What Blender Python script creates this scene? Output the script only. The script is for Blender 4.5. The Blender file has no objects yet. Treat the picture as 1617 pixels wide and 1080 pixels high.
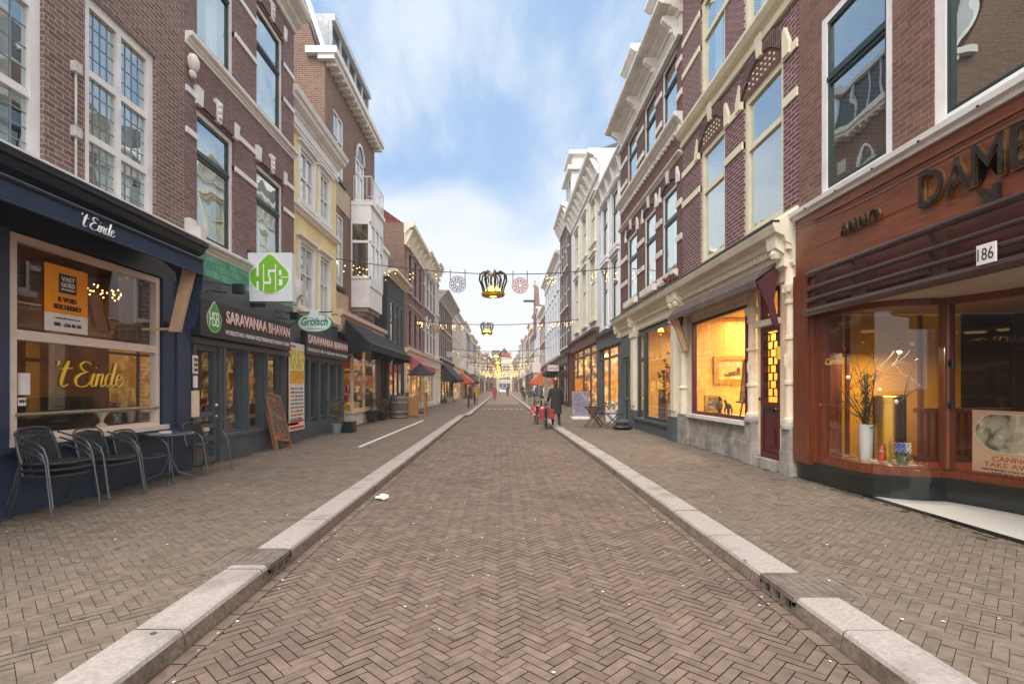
import bpy, bmesh, math, random
from mathutils import Vector, Matrix
random.seed(7)
R = math.radians
SC = bpy.context.scene
COL = SC.collection
# ---------------------------------------------------------------- camera
cd = bpy.data.cameras.new('camera'); cam = bpy.data.objects.new('camera', cd); COL.objects.link(cam)
cd.sensor_width = 36; cd.lens = 830/1617*36
cd.shift_x = 0.0096; cd.shift_y = 0.0445
cd.clip_start = .05; cd.clip_end = 5000
cam.location = (0, 0, 1.5); cam.rotation_euler = (R(90), 0, 0)
SC.camera = cam
SC.view_settings.view_transform = 'Standard'; SC.view_settings.look = 'None'
SC.view_settings.gamma = 1; SC.view_settings.exposure = 1.32
SC.cycles.max_bounces = 7; SC.cycles.diffuse_bounces = 4; SC.cycles.glossy_bounces = 4
SC.cycles.transparent_max_bounces = 16; SC.cycles.sample_clamp_indirect = 4
SC.cycles.caustics_reflective = False; SC.cycles.caustics_refractive = False
# ---------------------------------------------------------------- node helpers
class NT:
    def __init__(s, nt): s.nt = nt
    def n(s, typ, **kw):
        nd = s.nt.nodes.new(typ)
        for k, v in kw.items():
            if k.startswith('i_'): nd.inputs[k[2:].replace('_', ' ')].default_value = v
            else: setattr(nd, k, v)
        return nd
    def l(s, a, b): s.nt.links.new(a, b)
    def math(s, op, a, b=None, c=None):
        nd = s.nt.nodes.new('ShaderNodeMath'); nd.operation = op
        for i, x in enumerate((a, b, c)):
            if x is None: continue
            if isinstance(x, (int, float)): nd.inputs[i].default_value = x
            else: s.l(x, nd.inputs[i])
        return nd.outputs[0]
    def mix(s, f, a, b, blend='MIX'):
        nd = s.nt.nodes.new('ShaderNodeMix'); nd.data_type = 'RGBA'; nd.blend_type = blend
        for i, x in ((0, f), (6, a), (7, b)):
            if isinstance(x, (int, float)): nd.inputs[i].default_value = x
            elif isinstance(x, (tuple, list)): nd.inputs[i].default_value = (*x[:3], 1)
            else: s.l(x, nd.inputs[i])
        return nd.outputs[2]
    def ramp(s, f, a, b):
        nd = s.nt.nodes.new('ShaderNodeMapRange'); nd.inputs[1].default_value = a; nd.inputs[2].default_value = b
        nd.interpolation_type = 'SMOOTHSTEP'
        s.l(f, nd.inputs[0]); return nd.outputs[0]
# ---------------------------------------------------------------- sky
SUN_EL, SUN_ROT = 52, 200
w = bpy.data.worlds.new('World'); SC.world = w; w.use_nodes = True
g = NT(w.node_tree); g.nt.nodes.clear()
sky = g.n('ShaderNodeTexSky'); sky.sky_type = 'NISHITA'; sky.sun_disc = False
sky.sun_elevation = R(SUN_EL); sky.sun_rotation = R(SUN_ROT); sky.air_density = 1.3; sky.dust_density = .6; sky.ozone_density = 2.0
tc = g.n('ShaderNodeTexCoord'); sp = g.n('ShaderNodeSeparateXYZ'); g.l(tc.outputs['Generated'], sp.inputs[0])
den = g.math('ADD', g.math('MAXIMUM', sp.outputs[2], 0.0), .22)
cx = g.math('DIVIDE', sp.outputs[0], den); cy = g.math('DIVIDE', sp.outputs[1], den)
cb = g.n('ShaderNodeCombineXYZ'); g.l(cx, cb.inputs[0]); g.l(cy, cb.inputs[1]); cb.inputs[2].default_value = 3.3
n1 = g.n('ShaderNodeTexNoise'); n1.inputs['Scale'].default_value = 1.55; n1.inputs['Detail'].default_value = 7; n1.inputs['Roughness'].default_value = .55; n1.inputs['Distortion'].default_value = .5
g.l(cb.outputs[0], n1.inputs['Vector'])
mp = g.n('ShaderNodeMapping'); mp.inputs['Scale'].default_value = (1.4, .55, 1); mp.inputs['Rotation'].default_value = (0, 0, .9); g.l(cb.outputs[0], mp.inputs[0])
n2 = g.n('ShaderNodeTexNoise'); n2.inputs['Scale'].default_value = 1.5; n2.inputs['Detail'].default_value = 8; n2.inputs['Roughness'].default_value = .62; g.l(mp.outputs[0], n2.inputs['Vector'])
# low cloud bank with a billowy top, wisps above it
hz = g.math('ADD', sp.outputs[2], g.math('MULTIPLY', g.math('SUBTRACT', n1.outputs[0], .5), .34))
bank = g.math('SUBTRACT', 1.0, g.ramp(hz, .27, .40))
wisp = g.math('ADD', g.math('MULTIPLY', g.ramp(n2.outputs[0], .42, .66), .78), .06)
back = g.math('SUBTRACT', 1.0, g.ramp(sp.outputs[1], -.35, .25))      # bright cloud added out of view behind the camera to light the street
top = g.ramp(sp.outputs[2], .62, .85)  # overhead sky out of view, brightened for the same purpose
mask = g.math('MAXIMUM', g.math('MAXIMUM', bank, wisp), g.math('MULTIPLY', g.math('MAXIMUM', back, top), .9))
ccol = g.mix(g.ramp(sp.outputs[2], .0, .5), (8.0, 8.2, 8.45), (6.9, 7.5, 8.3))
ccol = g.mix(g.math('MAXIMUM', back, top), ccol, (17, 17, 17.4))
blue = g.mix(.72, sky.outputs[0], (3.3, 5.3, 8.3))
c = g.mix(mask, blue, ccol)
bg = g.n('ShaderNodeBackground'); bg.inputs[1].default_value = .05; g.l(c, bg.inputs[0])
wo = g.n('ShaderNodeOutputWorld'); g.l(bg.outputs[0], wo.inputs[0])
sl = bpy.data.lights.new('sun', 'SUN'); sun = bpy.data.objects.new('sun', sl); COL.objects.link(sun)
sl.energy = 1.5; sl.angle = R(50); sl.color = (1, .96, .91)
az = R(SUN_ROT)
sd = Vector((math.sin(az)*math.cos(R(SUN_EL)), math.cos(az)*math.cos(R(SUN_EL)), math.sin(R(SUN_EL))))
sun.rotation_euler = sd.to_track_quat('Z', 'Y').to_euler()
def area(name, loc, size, power, col=(1, .72, .38), rot=(0, 0, 0)):
    a = bpy.data.lights.new(name, 'AREA'); a.shape = 'RECTANGLE'; a.size, a.size_y = size; a.energy = power; a.color = col
    o = bpy.data.objects.new(name, a); o.location = loc; o.rotation_euler = rot; COL.objects.link(o); return o
# ---------------------------------------------------------------- materials
def C(h):
    h = h.lstrip('#'); r = []
    for i in (0, 2, 4):
        v = int(h[i:i+2], 16)/255
        r.append(v/12.92 if v <= .04045 else ((v+.055)/1.055)**2.4)
    return tuple(r)
MC = {}
def mat(name, col, rough=.6, var=.12, scale=6, bump=0.0, metal=0, spec=.5, stain=None, coat=0):
    if name in MC: return MC[name]
    if isinstance(col, str): col = C(col)
    m = bpy.data.materials.new(name); m.use_nodes = True; g = NT(m.node_tree)
    b = g.nt.nodes['Principled BSDF']; b.inputs['Roughness'].default_value = rough; b.inputs['Metallic'].default_value = metal
    b.inputs['Specular IOR Level'].default_value = spec; b.inputs['Coat Weight'].default_value = coat
    ge = g.n('ShaderNodeNewGeometry')
    n = g.n('ShaderNodeTexNoise'); n.inputs['Scale'].default_value = scale; n.inputs['Detail'].default_value = 8; n.inputs['Roughness'].default_value = .65
    g.l(ge.outputs['Position'], n.inputs['Vector'])
    lo = tuple(x*(1-var*1.6) for x in col); hi = tuple(min(1, x*(1+var)) for x in col)
    cc = g.mix(g.ramp(n.outputs[0], .3, .7), lo, hi)
    if stain:
        n3 = g.n('ShaderNodeTexNoise'); n3.inputs['Scale'].default_value = stain[2]; n3.inputs['Detail'].default_value = 6
        g.l(ge.outputs['Position'], n3.inputs['Vector'])
        cc = g.mix(g.math('MULTIPLY', g.ramp(n3.outputs[0], .5, .72), stain[1]), cc, stain[0])
    g.l(cc, b.inputs['Base Color'])
    if bump:
        bp = g.n('ShaderNodeBump'); bp.inputs['Strength'].default_value = bump; bp.inputs['Distance'].default_value = .02
        n4 = g.n('ShaderNodeTexNoise'); n4.inputs['Scale'].default_value = scale*6; n4.inputs['Detail'].default_value = 5
        g.l(ge.outputs['Position'], n4.inputs['Vector']); g.l(n4.outputs[0], bp.inputs['Height']); g.l(bp.outputs[0], b.inputs['Normal'])
    MC[name] = m; return m
def emis(name, col, s):
    if name in MC: return MC[name]
    if isinstance(col, str): col = C(col)
    m = bpy.data.materials.new(name); m.use_nodes = True; g = NT(m.node_tree); g.nt.nodes.clear()
    e = g.n('ShaderNodeEmission'); e.inputs[0].default_value = (*col, 1); e.inputs[1].default_value = s
    o = g.n('ShaderNodeOutputMaterial'); g.l(e.outputs[0], o.inputs[0]); MC[name] = m; return m
def uvw(g):
    ge = g.n('ShaderNodeNewGeometry'); p = g.n('ShaderNodeSeparateXYZ'); g.l(ge.outputs['Position'], p.inputs[0])
    q = g.n('ShaderNodeSeparateXYZ'); g.l(ge.outputs['True Normal'], q.inputs[0])
    s = g.math('GREATER_THAN', g.math('ABSOLUTE', q.outputs[0]), .5)
    u = g.math('ADD', g.math('MULTIPLY', p.outputs[1], s), g.math('MULTIPLY', p.outputs[0], g.math('SUBTRACT', 1.0, s)))
    cb = g.n('ShaderNodeCombineXYZ'); g.l(u, cb.inputs[0]); g.l(p.outputs[2], cb.inputs[1]); return cb.outputs[0], ge
def brick(name, c1, c2, mortar, bw=.21, rh=.064, ms=.007, rough=.85, wash=.3, bias=0):
    if name in MC: return MC[name]
    c1, c2, mortar = [C(x) if isinstance(x, str) else x for x in (c1, c2, mortar)]
    m = bpy.data.materials.new(name); m.use_nodes = True; g = NT(m.node_tree)
    b = g.nt.nodes['Principled BSDF']; b.inputs['Roughness'].default_value = rough; b.inputs['Specular IOR Level'].default_value = .3
    v, ge = uvw(g)
    t = g.n('ShaderNodeTexBrick'); t.inputs['Scale'].default_value = 1; t.inputs['Brick Width'].default_value = bw; t.inputs['Row Height'].default_value = rh
    t.inputs['Mortar Size'].default_value = ms; t.inputs['Mortar Smooth'].default_value = .15; t.inputs['Bias'].default_value = bias
    t.inputs['Color1'].default_value = (*c1, 1); t.inputs['Color2'].default_value = (*c2, 1); t.inputs['Mortar'].default_value = (*mortar, 1)
    g.l(v, t.inputs['Vector'])
    n = g.n('ShaderNodeTexNoise'); n.inputs['Scale'].default_value = .9; n.inputs['Detail'].default_value = 8; n.inputs['Roughness'].default_value = .7; g.l(ge.outputs['Position'], n.inputs['Vector'])
    nb = g.n('ShaderNodeTexNoise'); nb.inputs['Scale'].default_value = 14; nb.inputs['Detail'].default_value = 4; g.l(ge.outputs['Position'], nb.inputs['Vector'])
    k = g.math('ADD', g.math('MULTIPLY', n.outputs[0], .9*wash*2), g.math('MULTIPLY', nb.outputs[0], .55))
    k = g.math('ADD', k, .72-.9*wash-.0)
    cm = g.n('ShaderNodeCombineColor'); [g.l(k, cm.inputs[i]) for i in range(3)]
    cc = g.mix(1.0, t.outputs[0], cm.outputs[0], 'MULTIPLY')
    g.l(cc, b.inputs['Base Color'])
    bp = g.n('ShaderNodeBump'); bp.inputs['Strength'].default_value = .6; bp.inputs['Distance'].default_value = .012; bp.invert = True
    g.l(t.outputs['Fac'], bp.inputs['Height']); g.l(bp.outputs[0], b.inputs['Normal'])
    MC[name] = m; return m
def glassm(name, tint=(1, 1, 1), k0=.08, k1=.85, rough=.0, refl=(1, 1, 1)):
    if name in MC: return MC[name]
    m = bpy.data.materials.new(name); m.use_nodes = True; g = NT(m.node_tree); g.nt.nodes.clear()
    lw = g.n('ShaderNodeLayerWeight'); lw.inputs[0].default_value = .5
    f = g.math('ADD', g.math('MULTIPLY', g.math('POWER', lw.outputs['Facing'], 2.0), k1), k0)
    f = g.math('MINIMUM', f, .97)
    t = g.n('ShaderNodeBsdfTransparent'); t.inputs[0].default_value = (*tint, 1)
    gl = g.n('ShaderNodeBsdfGlossy'); gl.inputs['Roughness'].default_value = rough; gl.inputs['Color'].default_value = (*refl, 1)
    if name != 'glass_plain':
        ge = g.n('ShaderNodeNewGeometry'); n = g.n('ShaderNodeTexNoise'); n.inputs['Scale'].default_value = 1.3; n.inputs['Detail'].default_value = 1
        g.l(ge.outputs['Position'], n.inputs['Vector']); bp = g.n('ShaderNodeBump'); bp.inputs['Strength'].default_value = .12; bp.inputs['Distance'].default_value = .05
        g.l(n.outputs[0], bp.inputs['Height']); g.l(bp.outputs[0], gl.inputs['Normal'])
    mx = g.n('ShaderNodeMixShader'); g.l(f, mx.inputs[0]); g.l(t.outputs[0], mx.inputs[1]); g.l(gl.outputs[0], mx.inputs[2])
    o = g.n('ShaderNodeOutputMaterial'); g.l(mx.outputs[0], o.inputs[0]); MC[name] = m; return m
def woodm(name, c1, c2, rough=.45, sc=3, axis=2, coat=0):
    if name in MC: return MC[name]
    c1, c2 = [C(x) if isinstance(x, str) else x for x in (c1, c2)]
    m = bpy.data.materials.new(name); m.use_nodes = True; g = NT(m.node_tree)
    b = g.nt.nodes['Principled BSDF']; b.inputs['Roughness'].default_value = rough; b.inputs['Coat Weight'].default_value = coat; b.inputs['Coat Roughness'].default_value = .2
    ge = g.n('ShaderNodeNewGeometry'); mp = g.n('ShaderNodeMapping'); s = [14, 14, 14]; s[axis] = 1.1; mp.inputs['Scale'].default_value = s
    g.l(ge.outputs['Position'], mp.inputs[0])
    n = g.n('ShaderNodeTexNoise'); n.inputs['Scale'].default_value = sc; n.inputs['Detail'].default_value = 7; n.inputs['Roughness'].default_value = .6; n.inputs['Distortion'].default_value = .6; g.l(mp.outputs[0], n.inputs['Vector'])
    n2 = g.n('ShaderNodeTexNoise'); n2.inputs['Scale'].default_value = 1.5; n2.inputs['Detail'].default_value = 4; g.l(ge.outputs['Position'], n2.inputs['Vector'])
    f = g.math('ADD', g.math('MULTIPLY', g.ramp(n.outputs[0], .3, .7), .65), g.math('MULTIPLY', n2.outputs[0], .4))
    g.l(g.mix(f, c1, c2), b.inputs['Base Color']); MC[name] = m; return m
# ---------------------------------------------------------------- mesh helpers
ORG = {}
class MB:
    def __init__(s): s.v = []; s.f = []; s.m = []
    def add(s, vs, fs, mi=0):
        o = len(s.v); s.v += [tuple(p) for p in vs]; s.f += [tuple(i+o for i in f) for f in fs]; s.m += [mi]*len(fs); return s
    def hexa(s, p, mi=0):   # 8 points, bottom ring 0-3, top ring 4-7
        return s.add(p, [(3, 2, 1, 0), (4, 5, 6, 7), (0, 1, 5, 4), (1, 2, 6, 5), (2, 3, 7, 6), (3, 0, 4, 7)], mi)
    def box(s, x0, x1, y0, y1, z0, z1, mi=0):
        return s.hexa([(x0, y0, z0), (x1, y0, z0), (x1, y1, z0), (x0, y1, z0), (x0, y0, z1), (x1, y0, z1), (x1, y1, z1), (x0, y1, z1)], mi)
    def prism(s, ring0, ring1, mi=0, caps=True):
        n = len(ring0); fs = [(i, (i+1) % n, n+(i+1) % n, n+i) for i in range(n)]
        if caps: fs += [tuple(range(n))[::-1], tuple(range(n, 2*n))]
        return s.add(list(ring0)+list(ring1), fs, mi)
    def tube(s, pts, r, n=8, mi=0, closed=False, caps=True):
        pts = [Vector(p) for p in pts]; N = len(pts); rr = r if isinstance(r, (list, tuple)) else [r]*N
        rings = []; up = None
        for i, p in enumerate(pts):
            a = pts[i-1] if (i or closed) else p; b = pts[(i+1) % N] if (i < N-1 or closed) else p
            d = (b-a).normalized() if (b-a).length > 1e-9 else Vector((0, 0, 1))
            if up is None: up = Vector((0, 0, 1)) if abs(d.z) < .9 else Vector((1, 0, 0))
            x = d.cross(up)
            if x.length < 1e-5: x = d.orthogonal()
            x.normalize(); y = x.cross(d).normalized(); up = y
            rings.append([p+x*math.cos(2*math.pi*k/n)*rr[i]+y*math.sin(2*math.pi*k/n)*rr[i] for k in range(n)])
        vs = [q for rg in rings for q in rg]; fs = []
        for i in range(N if closed else N-1):
            j = (i+1) % N
            for k in range(n): fs.append((i*n+k, i*n+(k+1) % n, j*n+(k+1) % n, j*n+k))
        if caps and not closed: fs += [tuple(range(n))[::-1], tuple(range((N-1)*n, N*n))]
        return s.add(vs, fs, mi)
    def lathe(s, c, prof, n=20, mi=0, axis='z'):
        vs = []; m = len(prof)
        for r, z in prof:
            for k in range(n):
                a = 2*math.pi*k/n; x, y = r*math.cos(a), r*math.sin(a)
                if axis == 'z': vs.append((c[0]+x, c[1]+y, c[2]+z))
                elif axis == 'y': vs.append((c[0]+x, c[1]+z, c[2]+y))
                else: vs.append((c[0]+z, c[1]+x, c[2]+y))
        fs = [(i*n+k, i*n+(k+1) % n, (i+1)*n+(k+1) % n, (i+1)*n+k) for i in range(m-1) for k in range(n)]
        fs += [tuple(range(n))[::-1], tuple(range((m-1)*n, m*n))]
        return s.add(vs, fs, mi)
    def ball(s, c, r, n=8, mi=0):
        rx, ry, rz = r if isinstance(r, (tuple, list)) else (r, r, r)
        vs = []; k2 = max(3, n//2)
        for i in range(1, k2):
            t = math.pi*i/k2
            for k in range(n):
                a = 2*math.pi*k/n; vs.append((c[0]+rx*math.sin(t)*math.cos(a), c[1]+ry*math.sin(t)*math.sin(a), c[2]+rz*math.cos(t)))
        fs = [(i*n+k, (i+1)*n+k, (i+1)*n+(k+1) % n, i*n+(k+1) % n) for i in range(k2-2) for k in range(n)]
        a = len(vs); vs += [(c[0], c[1], c[2]+rz), (c[0], c[1], c[2]-rz)]
        fs += [(a, k, (k+1) % n) for k in range(n)] + [(a+1, (k2-2)*n+(k+1) % n, (k2-2)*n+k) for k in range(n)]
        return s.add(vs, fs, mi)
    def fb(s, F, u0, u1, v0, v1, n0, n1, mi=0):
        p = [F(u0, v0, n0), F(u1, v0, n0), F(u1, v0, n1), F(u0, v0, n1), F(u0, v1, n0), F(u1, v1, n0), F(u1, v1, n1), F(u0, v1, n1)]
        return s.hexa(p, mi)
    def fprof(s, F, u0, u1, prof, mi=0):   # profile of (n, v) swept along u
        return s.prism([F(u0, v, n) for n, v in prof], [F(u1, v, n) for n, v in prof], mi)
    def xf(s, M, start=0):
        s.v[start:] = [tuple(M @ Vector(p)) for p in s.v[start:]]; return s
    def build(s, name, mats, parent=None, smooth=False, bevel=0, recalc=True, origin=None):
        me = bpy.data.meshes.new(name)
        if parent is not None: o = ORG.get(parent.name, Vector((0, 0, 0)))
        elif origin is not None: o = Vector(origin)
        else:
            xs, ys, zs = zip(*s.v); o = Vector(((min(xs)+max(xs))/2, (min(ys)+max(ys))/2, min(zs)))
        me.from_pydata([(p[0]-o.x, p[1]-o.y, p[2]-o.z) for p in s.v], [], s.f)
        for m in (mats if isinstance(mats, (list, tuple)) else [mats]): me.materials.append(m)
        me.polygons.foreach_set('material_index', s.m)
        if recalc:
            b = bmesh.new(); b.from_mesh(me); bmesh.ops.recalc_face_normals(b, faces=b.faces); b.to_mesh(me); b.free()
        if smooth:
            me.polygons.foreach_set('use_smooth', [True]*len(me.polygons)); me.set_sharp_from_angle(angle=R(35))
        ob = bpy.data.objects.new(name, me); COL.objects.link(ob)
        if parent is not None: ob.parent = parent
        else: ob.location = o
        ORG[ob.name] = o
        if bevel:
            md = ob.modifiers.new('bevel', 'BEVEL'); md.width = bevel; md.segments = 2; md.limit_method = 'ANGLE'
        return ob
def tag(o, label=None, cat=None, group=None, kind=None):
    for k, v in (('label', label), ('category', cat), ('group', group), ('kind', kind)):
        if v: o[k] = v
    return o
def thing(name, label, cat, loc=(0, 0, 0), group=None):
    o = bpy.data.objects.new(name, None); COL.objects.link(o); o.location = loc; o.empty_display_size = .2
    ORG[o.name] = Vector(loc); return tag(o, label, cat, group)
def dup(root, loc, rz=0, label=None):
    r = root.copy(); COL.objects.link(r); r.location = loc; r.rotation_euler = (0, 0, rz)
    if label: r['label'] = label
    for ch in list(root.children):
        c = ch.copy(); COL.objects.link(c); c.parent = r
        for q in list(ch.children):
            d = q.copy(); COL.objects.link(d); d.parent = c
    return r
def facade(side, X): return lambda u, v, n=0.0: (side*(X-n), u, v)
def text(s, name, O, ux, uy, w, h, m, parent, ext=.006, shear=0, off=0, space=1.0):
    cu = bpy.data.curves.new('t', 'FONT'); cu.body = s; cu.size = 1; cu.shear = shear; cu.offset = off; cu.space_character = space; cu.extrude = .5; cu.resolution_u = 3
    ob = bpy.data.objects.new('t', cu); COL.objects.link(ob)
    dg = bpy.context.evaluated_depsgraph_get(); me = bpy.data.meshes.new_from_object(ob.evaluated_get(dg))
    bpy.data.objects.remove(ob); bpy.data.curves.remove(cu)
    xs = [v.co.x for v in me.vertices]; ys = [v.co.y for v in me.vertices]
    x0, x1, y0, y1 = min(xs), max(xs), min(ys), max(ys)
    O, ux, uy = Vector(O), Vector(ux).normalized(), Vector(uy).normalized(); nz = ux.cross(uy)
    sx = (w/(x1-x0)) if w else h/(y1-y0); sy = h/(y1-y0)
    po = ORG.get(parent.name, Vector((0, 0, 0))) if parent else Vector((0, 0, 0))
    for v in me.vertices:
        c = v.co; v.co = O+ux*((c.x-x0)*sx)+uy*((c.y-y0)*sy)+nz*((c.z+.5)*ext)-po
    me.materials.append(m); me.name = name
    ob = bpy.data.objects.new(name, me); COL.objects.link(ob)
    if parent: ob.parent = parent
    ORG[ob.name] = po; return ob
def ftext(s, name, F, side, u, v, n, w, h, m, parent, **k):
    # u = end of the word where reading starts
    return text(s, name, F(u, v, n), (0, 1 if side < 0 else -1, 0), (0, 0, 1), w, h, m, parent, **k)
# ---------------------------------------------------------------- shared materials
M_white = mat('white_paint', '#e6e3df', .45, .05, 3, stain=(C('#a9a49c'), .25, 2))
M_cream = mat('cream_paint', '#e6dcc4', .5, .05, 3, stain=(C('#bfb193'), .3, 2.2))
M_olive = mat('olive_cream_paint', '#e3d9ba', .5, .05, 3, stain=(C('#bdb48c'), .3, 2))
M_peach = mat('peach_cream_paint', '#e6d3ba', .5, .07, 3, stain=(C('#b0946f'), .35, 2.4))
M_stone = mat('pale_stone', '#dcd8cf', .75, .08, 5, .2, stain=(C('#a29c92'), .4, 1.8))
M_grey_stone = mat('grey_stone', '#a39c92', .8, .2, 4, .3, stain=(C('#5e5850'), .6, 2.5))
M_green_dark = mat('dark_green_paint', '#1d2f2b', .35, .1, 4)
M_navy = mat('navy_paint', '#2b3b54', .5, .12, 2.5, stain=(C('#1d2c44'), .5, 1.3))
M_black = mat('black_paint', '#17191b', .4, .15, 4)
M_slate = mat('slate_grey_paint', '#4c565b', .5, .1, 3, stain=(C('#363d41'), .4, 1.5))
M_maroon = mat('maroon_paint', '#54161b', .35, .1, 3)
M_metal = mat('dark_metal', '#3a3d40', .35, .15, 8, metal=.7)
M_dark = mat('dark_void', '#0c0b0b', .9, .1, 2)
M_roof = mat('grey_slate_roof', '#55585d', .7, .2, 8, .3)
G_up = glassm('window_glass', (.86, .93, .92), .26, .95, refl=(.93, 1, .98))
G_shop = glassm('glass_plain', (.95, .97, .96), .045, .62)
G_far = mat('far_window_glass', '#232a2f', .06, .2, .7, spec=.9)
M_curtain = mat('sheer_curtain', '#dfe2dc', .9, .08, 5)
M_lead = mat('lead_came', '#8b9094', .4, .1, 8)
# ================================================================ ground
def road_mat(name, cols, mort):
    return [mat(f'{name}_{i}', c, .8, .16, 9, .25, stain=(C(mort), .55, .8)) for i, c in enumerate(cols)]
PZ = .12
LK = [(-3, -1.78), (24.5, -1.86), (26.2, -1.88), (27.6, -1.62), (60, -1.6), (400, -1.6)]
RK = [(-3, 1.93), (10, 1.9), (18, 1.80), (30, 1.75), (60, 1.7), (400, 1.7)]
def lerp(T, y):
    for (a, b), (c, d) in zip(T, T[1:]):
        if y <= c: return b+(d-b)*(y-a)/(c-a)
    return T[-1][1]
MB().add([(-900, -900, -.05), (900, -900, -.05), (900, 1500, -.05), (-900, 1500, -.05)], [(0, 1, 2, 3)]).build('ground', mat('ground_earth', '#8a7f76', .9, .15, .3)).__setitem__('kind', 'structure')
M_joint = mat('joint_sand', '#382e27', .95, .2, 10)
M_jointp = mat('joint_sand_pavement', '#574b41', .95, .2, 10)
RB = road_mat('road_clinker', ['#756253', '#725f51', '#786556', '#6e5b4e', '#7b6758', '#715e52'], '#574a40')
PB = road_mat('pavement_clinker', ['#736456', '#756658', '#706153', '#776759', '#726355'], '#5c5148')
YB = 46
def far_paving(name, cols):
    m = bpy.data.materials.new(name); m.use_nodes = True; g = NT(m.node_tree); b = g.nt.nodes['Principled BSDF']; b.inputs['Roughness'].default_value = .8
    ge = g.n('ShaderNodeNewGeometry'); n = g.n('ShaderNodeTexNoise'); n.inputs['Scale'].default_value = 1.2; n.inputs['Detail'].default_value = 9; g.l(ge.outputs['Position'], n.inputs['Vector'])
    g.l(g.mix(n.outputs[0], C(cols[0]), C(cols[1])), b.inputs['Base Color']); return m
FR = far_paving('far_road_paving', ('#705a4c', '#8c7462')); FP = far_paving('far_pavement_paving', ('#705f50', '#8a7765'))
def strip(f0, f1, ys, z):
    mb = MB()
    for a, b in zip(ys, ys[1:]): mb.add([(f0(a), a, z), (f1(a), a, z), (f1(b), b, z), (f0(b), b, z)], [(0, 1, 2, 3)])
    return mb
ysn = [-3, 5, 10, 18, 24.5, 26.2, 27.6, 30, YB]; ysf = [YB, 60, 400]
def bricks(mb, x0f, x1f, y0, y1, z, L=.2, w=.0667, gap=.0065, nm=6, ang=45, seed=1):
    rnd = random.Random(seed); n = 3; c, s = math.cos(R(ang)), math.sin(R(ang)); rad = 60
    # patches of tone like re-laid areas
    xs = [x0f(y0), x0f(y1), x1f(y0), x1f(y1)]
    xm0, xm1 = min(xs)-.3, max(xs)+.3
    import itertools
    corners = [(x*c+y*s, -x*s+y*c) for x in (xm0, xm1) for y in (y0, y1)]
    i0, i1 = int(min(p[0] for p in corners)/w)-2, int(max(p[0] for p in corners)/w)+2
    j0, j1 = int(min(p[1] for p in corners)/w)-2, int(max(p[1] for p in corners)/w)+2
    for i in range(i0, i1):
        # restrict j to the strip
        for j in range(j0, j1):
            k = (i-j) % (2*n)
            if k == 0: a, b, dx, dy = i*w, j*w, n*w, w
            elif k == 2*n-1: a, b, dx, dy = i*w, j*w, w, n*w
            else: continue
            ca, cb2 = a+dx/2, b+dy/2
            X, Y = ca*c-cb2*s, ca*s+cb2*c
            if Y < y0 or Y > y1 or X < x0f(Y)-.06 or X > x1f(Y)+.06: continue
            h = gap/2; t = rnd.uniform(-.0016, .0016); t2 = rnd.uniform(-.0016, .0016)
            q = [(a+h, b+h, t), (a+dx-h, b+h, t2), (a+dx-h, b+dy-h, -t), (a+h, b+dy-h, -t2)]
            mb.add([(x*c-y*s, x*s+y*c, z+e) for x, y, e in q], [(0, 1, 2, 3)], rnd.randrange(nm))
    return mb
lk = lambda y: lerp(LK, y); rk = lambda y: lerp(RK, y)
def mark(o): return tag(o, kind='structure')
mark(strip(lk, rk, ysn, -.008).build('road_bed', M_joint)); mark(strip(lk, rk, ysf, 0).build('road_far', FR))
PL = lambda y: -9.0; PR = lambda y: 9.0
lk2 = lambda y: lk(y)-.27; rk2 = lambda y: rk(y)+.27
mark(strip(PL, lk2, ysn, PZ-.008).build('pavement_bed', M_jointp)); mark(strip(rk2, PR, ysn, PZ-.008).build('pavement_bed', M_jointp))
mark(strip(PL, lk2, ysf, PZ).build('pavement_far', FP)); mark(strip(rk2, PR, ysf, PZ).build('pavement_far', FP))
mb = bricks(MB(), lambda y: lk(y)+.02, lambda y: rk(y)-.02, 1.6, YB, 0, seed=3)
rnd = random.Random(5)
for fx, sg in ((lk, 1), (rk, -1)):   # gutter courses along the kerbs
    y = 1.6
    while y < YB:
        for k in (0,):
            x = fx(y)+sg*(.004); x1 = fx(y)+sg*.085
            mb.add([(x, y+.004, .0065), (x1, y+.004, .006), (x1, y+.2, .006), (x, y+.2, .0065)], [(0, 1, 2, 3)], rnd.randrange(6))
        y += .207
mark(mb.build('road', RB, recalc=False, origin=(0, 0, 0)))
mark(bricks(MB(), lambda y: -6.1, lk2, 1.6, YB, PZ, gap=.004, nm=5, seed=8).build('pavement', PB, recalc=False, origin=(0, 0, 0)))
mark(bricks(MB(), rk2, lambda y: 5.2, 1.6, YB, PZ, gap=.004, nm=5, seed=9).build('pavement', PB, recalc=False, origin=(0, 0, 0)))
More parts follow.
